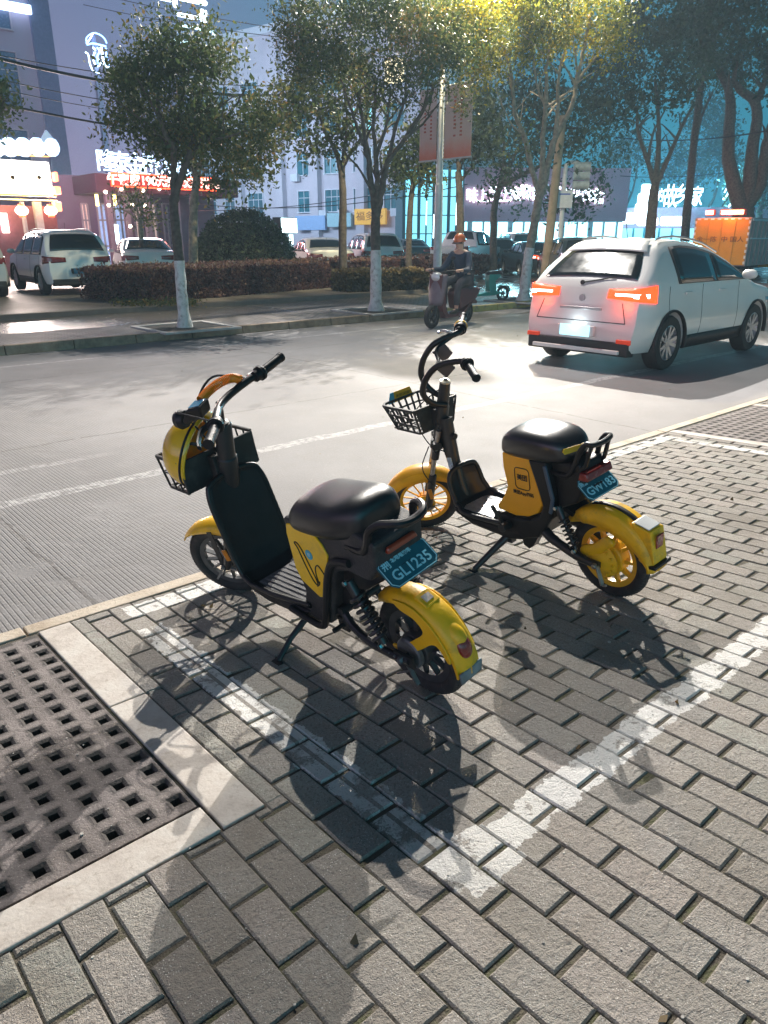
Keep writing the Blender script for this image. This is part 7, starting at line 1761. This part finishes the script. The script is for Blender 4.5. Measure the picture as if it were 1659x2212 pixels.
s = empty('led_banner', mat=FH.M); tag(s, 'red led text banner over the hotel porch', 'sign', 'shop signs')
zc_ = (FH.px(186, 381)[1]+FH.px(186, 409)[1])/2; hh_ = FH.px(186, 381)[1]-FH.px(186, 409)[1]
m = MB(); m.box(((a[0]+b_[0])/2, -3.2, zc_), (b_[0]-a[0], .2, hh_)); m.build('case', mat('led_case', (0.25, 0.02, 0.015), .5, emit=(1, .05, .02), estr=.5), s, smooth=0)
text_obj('led_lettering', '午夜房198元起 欢迎光临', hh_*.86, SIGNRW, Matrix.Translation(((a[0]+b_[0])/2, -3.32, zc_)) @ Matrix.Rotation(PI/2, 4, 'X'), s, .01, .02, sx=(b_[0]-a[0])*.96/(hh_*.86*9.6))
m = MB()
for zz in (-.5, .5): m.box(((a[0]+b_[0])/2, -3.33, zc_+zz*hh_*.98), (b_[0]-a[0], .05, .05))
m.box((a[0], -3.33, zc_), (.05, .05, hh_)); m.build('led_border', SIGNR, s, smooth=0)

# --- blazing restaurant sign tower at the left edge, with two lanterns
FS = Facade((0, 34.0), 0, 0.0)
t = empty('sign_tower', mat=FS.M); tag(t, 'blazing white and yellow restaurant sign board on posts at the left edge', 'sign', 'shop signs')
def fbox(F, x0p, x1p, y0p, y1p, yoff, dep_, mt, nm, par, bev=0.0):
    p0, p1 = F.px(x0p, y0p), F.px(x1p, y1p); m = MB(); m.box(((p0[0]+p1[0])/2, yoff, (p0[1]+p1[1])/2), (abs(p1[0]-p0[0]), dep_, abs(p1[1]-p0[1]))); return m.build(nm, mt, par, smooth=0, bevel=bev)
fbox(FS, -80, 112, 340, 425, 0, .5, SIGNC, 'lit_board', t, .05)
fbox(FS, -80, 108, 326, 339, 0, .5, mat('carved_gold', (.7, .42, .12), .4, var=.5, vscale=6, emit=(1, .5, .12), estr=.7), 'carved_panel', t, .03)
fbox(FS, -80, 118, 427, 434, -.05, .6, SIGNY, 'lower_strip', t)
fbox(FS, -80, 116, 416, 426, -.3, .2, mat('carved_gold', (0, 0, 0)), 'carved_trim', t)
for y0, y1, xe in ((372, 393, 122), (403, 421, 128), (436, 457, 130)): fbox(FS, 112, xe, y0, y1, -.1, .4, glow('red_edge', (1, .25, .1), 4.0), 'red_block', t, .04)
for xp in (23, 80):
    p = FS.px(xp, 384); m = MB(); m.lathe([(0, 0), (.09, 0), (.07, .05), (0, .05)], 14, Matrix.Translation((p[0], -.26, p[1])) @ Matrix.Rotation(PI/2, 4, 'X')); m.build('boss', mat('bronze', (.25, .12, .04), .4, metal=.5), t)
for k in range(7):
    xp = -70+k*30; p = FS.px(xp, 318); r_ = .33; m = MB(); m.ball((p[0], -.05, p[1]), (r_, .12, r_*1.1), 8); m.build('cloud_letter', SIGNB, t)
fbox(FS, -80, 92, 318, 330, 0, .3, SIGNB, 'cloud_base', t, .05)
p = FS.px(102, 305); m = MB(); m.prism([(p[0]-.5, p[1]-.35), (p[0], p[1]+.4), (p[0]+.45, p[1]-.15), (p[0]+.1, p[1]-.35)], -.1, .1); m.build('corner_finial', mat('finial_pale', (.7, .75, .85), .5, emit=(.6, .75, 1), estr=.3), t, smooth=0)
for xp in (-40, 80, 48): 
    p = FS.px(xp, 436); m = MB(); m.box((p[0], .1, p[1]/2), (.28 if xp != 48 else .1, .28, p[1])); m.build('post', mat('sign_post', (.6, .55, .6), .5), t, smooth=0)
fbox(FS, 2, 24, 460, 503, .2, .1, SIGNC, 'lit_window', t)
m = MB(); p0 = FS.px(-80, 440); p1 = FS.px(125, 440); m.box(((p0[0]+p1[0])/2, 2.6, p0[1]/2), (p1[0]-p0[0], 4.4, p0[1])); m.build('lower_wall', mat('wine_wall', (.30, .10, .13), .7), t, smooth=0)
for xp, lab in ((37, 'left glowing paper lantern under the blazing sign board'), (99, 'right glowing paper lantern under the blazing sign board')):
    p = FS.px(xp, 456); L_ = empty('lantern', mat=FS.M @ Matrix.Translation((p[0], -.6, p[1]))); tag(L_, lab, 'lantern', 'paper lanterns')
    m = MB(); m.ball((0, 0, 0), (.25, .25, .19), 10); m.build('paper_shade', glow('lantern_glow', (1.0, .62, .45), 5.0, False), L_); m = MB(); m.lathe([(.0, .17), (.12, .17), (.12, .24), (0, .24)], 14); m.lathe([(.0, -.24), (.12, -.24), (.12, -.17), (0, -.17)], 14); m.build('cap', SIGNR, L_); m = MB(); m.tube([(0, 0, .24), (0, 0, .5)], .015, 6); m.build('cord', TRIM, L_)
def sign_fill_light(p, target, e, col, sx, sy):      # added area lights: some carry a sign's glow, some only fill dim fronts
    bl = bpy.data.lights.new('sign_fill_light', 'AREA'); bl.energy = e; bl.color = col; bl.shape = 'RECTANGLE'; bl.size = sx; bl.size_y = sy
    bo = bpy.data.objects.new('sign_fill_light', bl); COL.objects.link(bo); bo.location = p
    bo.rotation_euler = (Vector(target)-Vector(p)).to_track_quat('-Z', 'Y').to_euler(); return bo
p = FS.px(40, 384); q = FS.M @ Vector((p[0], -.6, p[1])); sign_fill_light(q, q+Vector((1.5, -10, -3)), 1100, (1, .80, .72), 5, 2)
sign_fill_light(q+Vector((1.5, 1.6, .3)), (1, 58, 12), 900, (1, .55, .62), 4, 2)  # added pink fill behind the board, aimed up at the tall building
p = FH.px(296, 396); q = FH.M @ Vector((p[0], -3.6, p[1])); sign_fill_light(q, q+Vector((0, -10, -4)), 500, (1, .22, .18), 6, .8)
p = FH.px(296, 362); q = FH.M @ Vector((p[0], -2.2, p[1])); sign_fill_light(q, q+Vector((2, -10, -2)), 700, (.62, .78, 1), 6, 1)
q = FA_.M @ Vector(((lo+hi)/2, -16, 9)); sign_fill_light(q, FA_.M @ Vector(((lo+hi)/2, 0, 11)), 2600, (.55, .78, 1.0), 16, 3)  # no sign stands here: added blue fill for the apartment front
p = FG.px(1150, 420); q = FG.M @ Vector((p[0], -1.6, p[1])); sign_fill_light(q, q+FG.n*10+Vector((0, 0, -1.5)), 2600, (.35, .85, 1.0), 10, 1.5)
p = FR.px(1430, 440); q = FR.M @ Vector((p[0], -1.8, p[1])); sign_fill_light(q, q+FR.n*10+Vector((0, 0, 1.0)), 5200, (.22, .80, 1.0), 9, 2.5)
sign_fill_light(q+Vector((0, 0, 1.5)), q+FR.n*6+Vector((0, 0, 9)), 3000, (.15, .72, 1.0), 9, 2.5)
# --- tall building on the left with dark window bays
FL = Facade((0, 58.0), 0, -0.2)
t = empty('tall_building', mat=FL.M); tag(t, 'tall pale mauve building with dark window bays at the upper left corner', 'building', 'buildings beyond the car park')
xe, _ = FL.px(62, 20); p_ = FL.px(110, 200)
x1_, _ = FL.px(84, 60); zt_ = 48
m = MB(); m.box((x1_-12, 8, zt_/2), (24, 16, zt_)); m.build('wall', mat('mauve_render', (0.42, 0.35, 0.46), .85, var=.08, vscale=.3), t, smooth=0)
m = MB(); m.box((x1_+.1, .6, zt_/2), (1.3, 1.8, zt_)); m.build('corner_pier', mat('slate_pier', (0.17, 0.19, 0.32), .8), t, smooth=0)
for k in range(6):
    for j in range(9):
        zz = 5.2+j*4.6
        if k > 2 and j > 5: continue
        xx = x1_-4.4-k*3.9; window(t, xx, xx+2.6, zz, zz+(3.3 if j % 2 else 3.3), mat('mauve_glass', (0.10, 0.12, 0.22), .2, coat=.4), frame=mat('mauve_frame', (.50, .42, .50), .7), div=2)
pz = FL.px(20, 17)[1]
m = MB(); m.box((x1_-6, -.4, pz), (11, .3, .5)); m.build('cornice_light', SIGNB, t, smooth=0)
# --- neon signs over the roofs
FZ2 = Facade((0, 78.0), 0, 0)
s = empty('neon_jellyfish_sign', mat=FZ2.M); tag(s, 'blue white neon outline sign like a jellyfish, high on the left of the round tree', 'sign', 'shop signs')
K = .3577
def npath(pts, r, mt, par, nm='neon_tube'):
    P_ = []
    for x, y in pts: a = FZ2.px(x*K, y*K); P_.append((a[0], 0, a[1]))
    m = MB(); m.tube(catmull(P_, 5), r, 6); return m.build(nm, mt, par)
NEON = glow('neon_blue', (0.22, 0.45, 1.0), 4.0, False); NEONW = glow('neon_core', (0.55, 0.80, 1.0), 5.0, False)
npath([(520, 250), (525, 225), (560, 200), (600, 208), (630, 232), (645, 262)], .065, NEON, s)
npath([(522, 262), (545, 232), (562, 200)], .065, NEONW, s)
npath([(515, 315), (532, 328), (540, 370), (548, 400), (565, 428), (600, 440)], .065, NEONW, s)
npath([(560, 285), (575, 305), (562, 345), (570, 380), (590, 400), (608, 385), (590, 350)], .065, NEONW, s)
npath([(585, 285), (600, 310), (588, 345), (598, 385)], .09, NEON, s)
npath([(610, 285), (618, 330), (625, 375), (640, 400), (668, 412)], .11, NEONW, s)
npath([(640, 290), (642, 330), (650, 370), (658, 395)], .09, NEON, s)
npath([(525, 270), (560, 262), (600, 270), (640, 280)], .08, NEON, s)
m = MB(); p0, p1 = FZ2.px(184, 68), FZ2.px(240, 162); m.box(((p0[0]+p1[0])/2, .9, (p0[1]+p1[1])/2), (abs(p1[0]-p0[0])*.2, .3, abs(p1[1]-p0[1]))); m.box(((p0[0]+p1[0])/2, .9, p1[1]/2), (.5, .5, p1[1])); m.build('mast', mat('mast_mauve', (.42, .40, .55), .8), s, smooth=0)
s = empty('rooftop_sign', mat=FZ2.M); tag(s, 'overexposed white rooftop sign cut by the top edge above the round tree', 'sign', 'shop signs')
for a0_, a1_, y0, y1 in ((334, 372, -12, 5), (372, 384, -12, 18), (384, 448, -12, 14), (382, 428, 26, 44), (430, 448, 18, 50)):
    fbox(FZ2, a0_, a1_, y0, y1, 0, .5, SIGNW, 'lit_letter_block', s, .35)
m = MB(); p0, p1 = FZ2.px(392, 60), FZ2.px(450, 60); 
for xx in (p0[0], p1[0]): m.box((xx, 1, p0[1]/2), (.4, .4, p0[1]))
m.build('sign_frame', mat('mast_mauve', (0, 0, 0)), s, smooth=0)
# building outlined with led lines behind the second tree
s = empty('outlined_building', mat=FZ2.M); tag(s, 'dim block outlined with dotted white light lines behind the round tree', 'building', 'buildings beyond the car park')
p0, p1 = FZ2.px(384, 58), FZ2.px(490, 430); m = MB(); m.box(((p0[0]+p1[0])/2, 3, p0[1]/2), (p1[0]-p0[0], 4, p0[1])); m.build('wall', mat('dim_block', (0.30, 0.30, 0.42), .9), s, smooth=0)
for x0_, y0_, x1_2, y1_2 in ((1105, 160, 1255, 190), (1025, 245, 1185, 268), (1280, 200, 1288, 300), (1213, 300, 1224, 392), (1265, 815, 1285, 1045), (1340, 870, 1362, 1190), (1170, 1098, 1262, 1106), (1072, 780, 1092, 1000), (1240, 1186, 1362, 1190), (1070, 1180, 1190, 1184), (1055, 660, 1065, 690), (1318, 665, 1325, 700)):
    n_ = max(2, int(math.hypot(x1_2-x0_, y1_2-y0_)/16)); m = MB()
    for q in range(n_):
        a = FZ2.px((x0_+(x1_2-x0_)*q/(n_-1))*K, (y0_+(y1_2-y0_)*q/(n_-1))*K); m.box((a[0], -.3, a[1]), (.22 if abs(x1_2-x0_) < 60 else .34, .1, .30 if abs(x1_2-x0_) < 60 else .18))
    m.build('led_line', SIGNW if y0_ > 1090 else glow('led_line', (.65, .95, 1), 3.5, False), s, smooth=0)

# --- banner lamp post
PL = street_lamp('tall grey lamp post carrying two faded red banners', (b_0 := on_z(943, 640, 0.0)).xy, 0.0, LAMP_B, 23500, (1.0, 0.95, 0.90), aim=(4, 3, 0), cone=78)
m = MB(); m.tube(catmull([(0, 0, 8.1), (.05, -.6, 8.5), (.1, -1.5, 8.55)], 5), .03, 8); m.build('arm', METG, PL)
m = MB(); m.loft([[(q[0]+.1, y_, 8.5+q[1]) for q in superring(14, w, h, 3)] for y_, w, h in ((-1.3, .05, .03), (-1.45, .12, .06), (-1.75, .15, .07), (-1.95, .11, .05), (-2.05, .04, .02))]); hd2 = m.build('lamp_head', METG, PL)
lamp_light('lamp_light', (.1, -1.7, 8.38), 4800, (1.0, 0.86, 0.55), r=.12, parent=PL, cone=170)
BAN = NB('banner_cloth', .8); c = BAN.ramp(BAN.z, [(0.0, (.6, .2, .1)), (1, (.6, .2, .1))])
zz = BAN.math('SUBTRACT', BAN.z, 3.4)
c = BAN.ramp(BAN.math('MULTIPLY_ADD', zz, .55, BAN.math('MULTIPLY', BAN.noise(2.2, 4), .22)), [(0.08, (.62, .16, .10)), (0.20, (.66, .27, .20)), (0.36, (.62, .46, .42)), (.8, (.60, .50, .50))])
M_BAN = BAN.finish(c)
for s_, w in ((1, .62), (-1, .93)):
    y0, y1 = s_*.14, s_*(.14+w)
    m = MB(); m.box((0, (y0+y1)/2, 4.2), (.012, abs(y1-y0), 1.62)); bn = m.build('banner', M_BAN, PL, smooth=0)
    m = MB()
    for zc in (3.385, 5.03): m.tube([(0, 0, zc), (0, y1+.02*s_, zc)], .022, 8)
    m.build('banner_arm', METG, PL)
    m = MB()
    for c_ in range(2 if s_ < 0 else 2):
        for r_ in range(11):
            if g7.random() < .12: continue
            yy = (y0+y1)/2+(c_-.5)*.22; m.box((0, yy, 4.75-r_*.085), (.018, .06+.03*g7.random(), .045))
    m.build('banner_marks', mat('faded_red_print', (.45, .13, .10), .8), bn, smooth=0)
m = MB(); m.box((0, 0, 5.15), (.02, .5, .12)); m.build('banner_clip', METG, PL, smooth=0)
# --- traffic signal and utility pole
tb = on_z(1203, 600, 0.0); TS = empty('traffic_signal', (tb.x, tb.y, -.1)); tag(TS, 'grey traffic signal pole with its lamp heads turned away and a white control box', 'traffic signal')
fx = -_Rt; d_ = dep_of(tb); H_ = at(1206, 352, d_).z+.1
m = MB(); m.tube([(0, 0, 0), (0, 0, H_-.2)], [.10, .085], 12); R2 = Vector((_Rt.x, _Rt.y, 0)); m.tube(catmull([Vector((0, 0, H_-.9)), Vector((0, 0, H_-.2)), Vector((0, 0, H_))+R2*.12, Vector((0, 0, H_+.02))+R2*.5], 5), .075, 10); m.build('pole', METG, TS)
for k in range(3):
    m = MB(); c_ = R2*.55+Vector((0, 0, H_-.12-k*.33)); m.tube([c_-R2*.22, c_+R2*.24], .15, 14); m.tube([c_+R2*.2, c_+R2*.38], [.16, .17], 14); m.build('signal_head', mat('signal_casing', (.42, .43, .42), .5, var=.2), TS)
m = MB(); za = at(1206, 412, d_).z+.1; zb_ = at(1206, 450, d_).z+.1; Mb = basis(Vector((0, 0, (za+zb_)/2))-_FH*.15, R2, -_FH, (0, 0, 1)); m.box((0, 0, 0), (.62, .22, za-zb_), Mb); cb_ = m.build('control_box', mat('box_paint', (.60, .58, .60), .5, var=.06), TS, smooth=0, bevel=.02)
m = MB(); m.box((-.0, .115, .18), (.42, .006, .05), Mb); m.build('box_label', mat('blue_print', (.08, .12, .4), .5), cb_, smooth=0)
UP = on_z(1176, 602, 0.0); up_ = empty('utility_pole', (UP.x, UP.y, -.1)); tag(up_, 'weathered brown utility pole just left of the traffic signal', 'utility pole')
d_ = dep_of(UP); top = at(1216, 250, d_)-Vector((UP.x, UP.y, -.1)); m = MB(); m.tube([(0, 0, 0), top*.5, top], [.19, .165, .14], 14); m.build('shaft', mat('weathered_concrete', (.24, .19, .13), .85, var=.25, vscale=3, bump=.4), up_)
m = MB(); m.tube([top*.93-R2*.6, top*.93+R2*.6], .04, 8); m.build('crossarm', TRIM, up_)
# --- overhead wires
def wire(label, pts, dep0, dep1, r=.016, sag=0.0):
    a, b_ = at(*pts[0], dep0), at(*pts[-1], dep1); n = 24; P_ = []
    for k in range(n+1):
        s = k/n; y = None
        p = a.lerp(b_, s)
        p.z -= sag*4*s*(1-s); P_.append(p)
    t = empty('overhead_wire', a); tag(t, label, 'wire', 'overhead wires'); m = MB(); m.tube([p-a for p in P_], r, 6); m.build('cable', mat('wire_black', (.015, .016, .02), .6), t); return t
wire('thick bundled overhead wire crossing the upper left in front of the tall building', [(-60, 112), (640, 205)], 24, 30, .045, .35)
wire('thin overhead wire just above the thick bundle at the upper left', [(-60, 108), (640, 186)], 24, 30, .014, .25)
wire('overhead wire below the thick bundle at the upper left', [(-60, 158), (640, 250)], 24, 31, .014, .3)
wire('thin overhead wire third from the top at the upper left', [(-60, 178), (640, 262)], 24, 32, .012, .35)
wire('dark overhead wire reaching into the round crown at its left', [(-60, 210), (640, 300)], 23, 30, .032, .3)
wire('thin high overhead wire left of the tall centre tree', [(180, -20), (640, 66)], 34, 30, .012, .1)
wire('thin overhead wire between the round tree and the tall centre tree', [(180, 10), (640, 84)], 34, 30, .012, .1)
wire('overhead wire crossing the pale apartment windows', [(420, 440), (1010, 398)], 40, 34, .02, .5)
wire('lower overhead wire in front of the apartment windows', [(420, 455), (1010, 378)], 42, 36, .018, .4)
wire('overhead wire crossing the teal sky at the right', [(1330, 296), (1720, 270)], 38, 30, .028, .3)
wire('lower thin overhead wire over the right shops', [(1340, 380), (1720, 345)], 42, 36, .018, .3)
# ================================================================== NIGHT HAZE
m = MB(); m.box((40, 50, 27.75), (330, 260, 60)); hz_ = m.build('haze', None, smooth=0)
hm = bpy.data.materials.new('haze'); hm.use_nodes = True; N, L = nodes_of(hm); N.remove(N['Principled BSDF'])
pv = N.new('ShaderNodeVolumePrincipled'); pv.inputs['Color'].default_value = (0.60, 0.84, 1.0, 1); pv.inputs['Density'].default_value = 0.0014; pv.inputs['Anisotropy'].default_value = 0.2
L.new(pv.outputs[0], N['Material Output'].inputs['Volume'])
hz_.data.materials.clear(); hz_.data.materials.append(hm); tag(hz_, kind='stuff')
scene.cycles.volume_bounces = 1
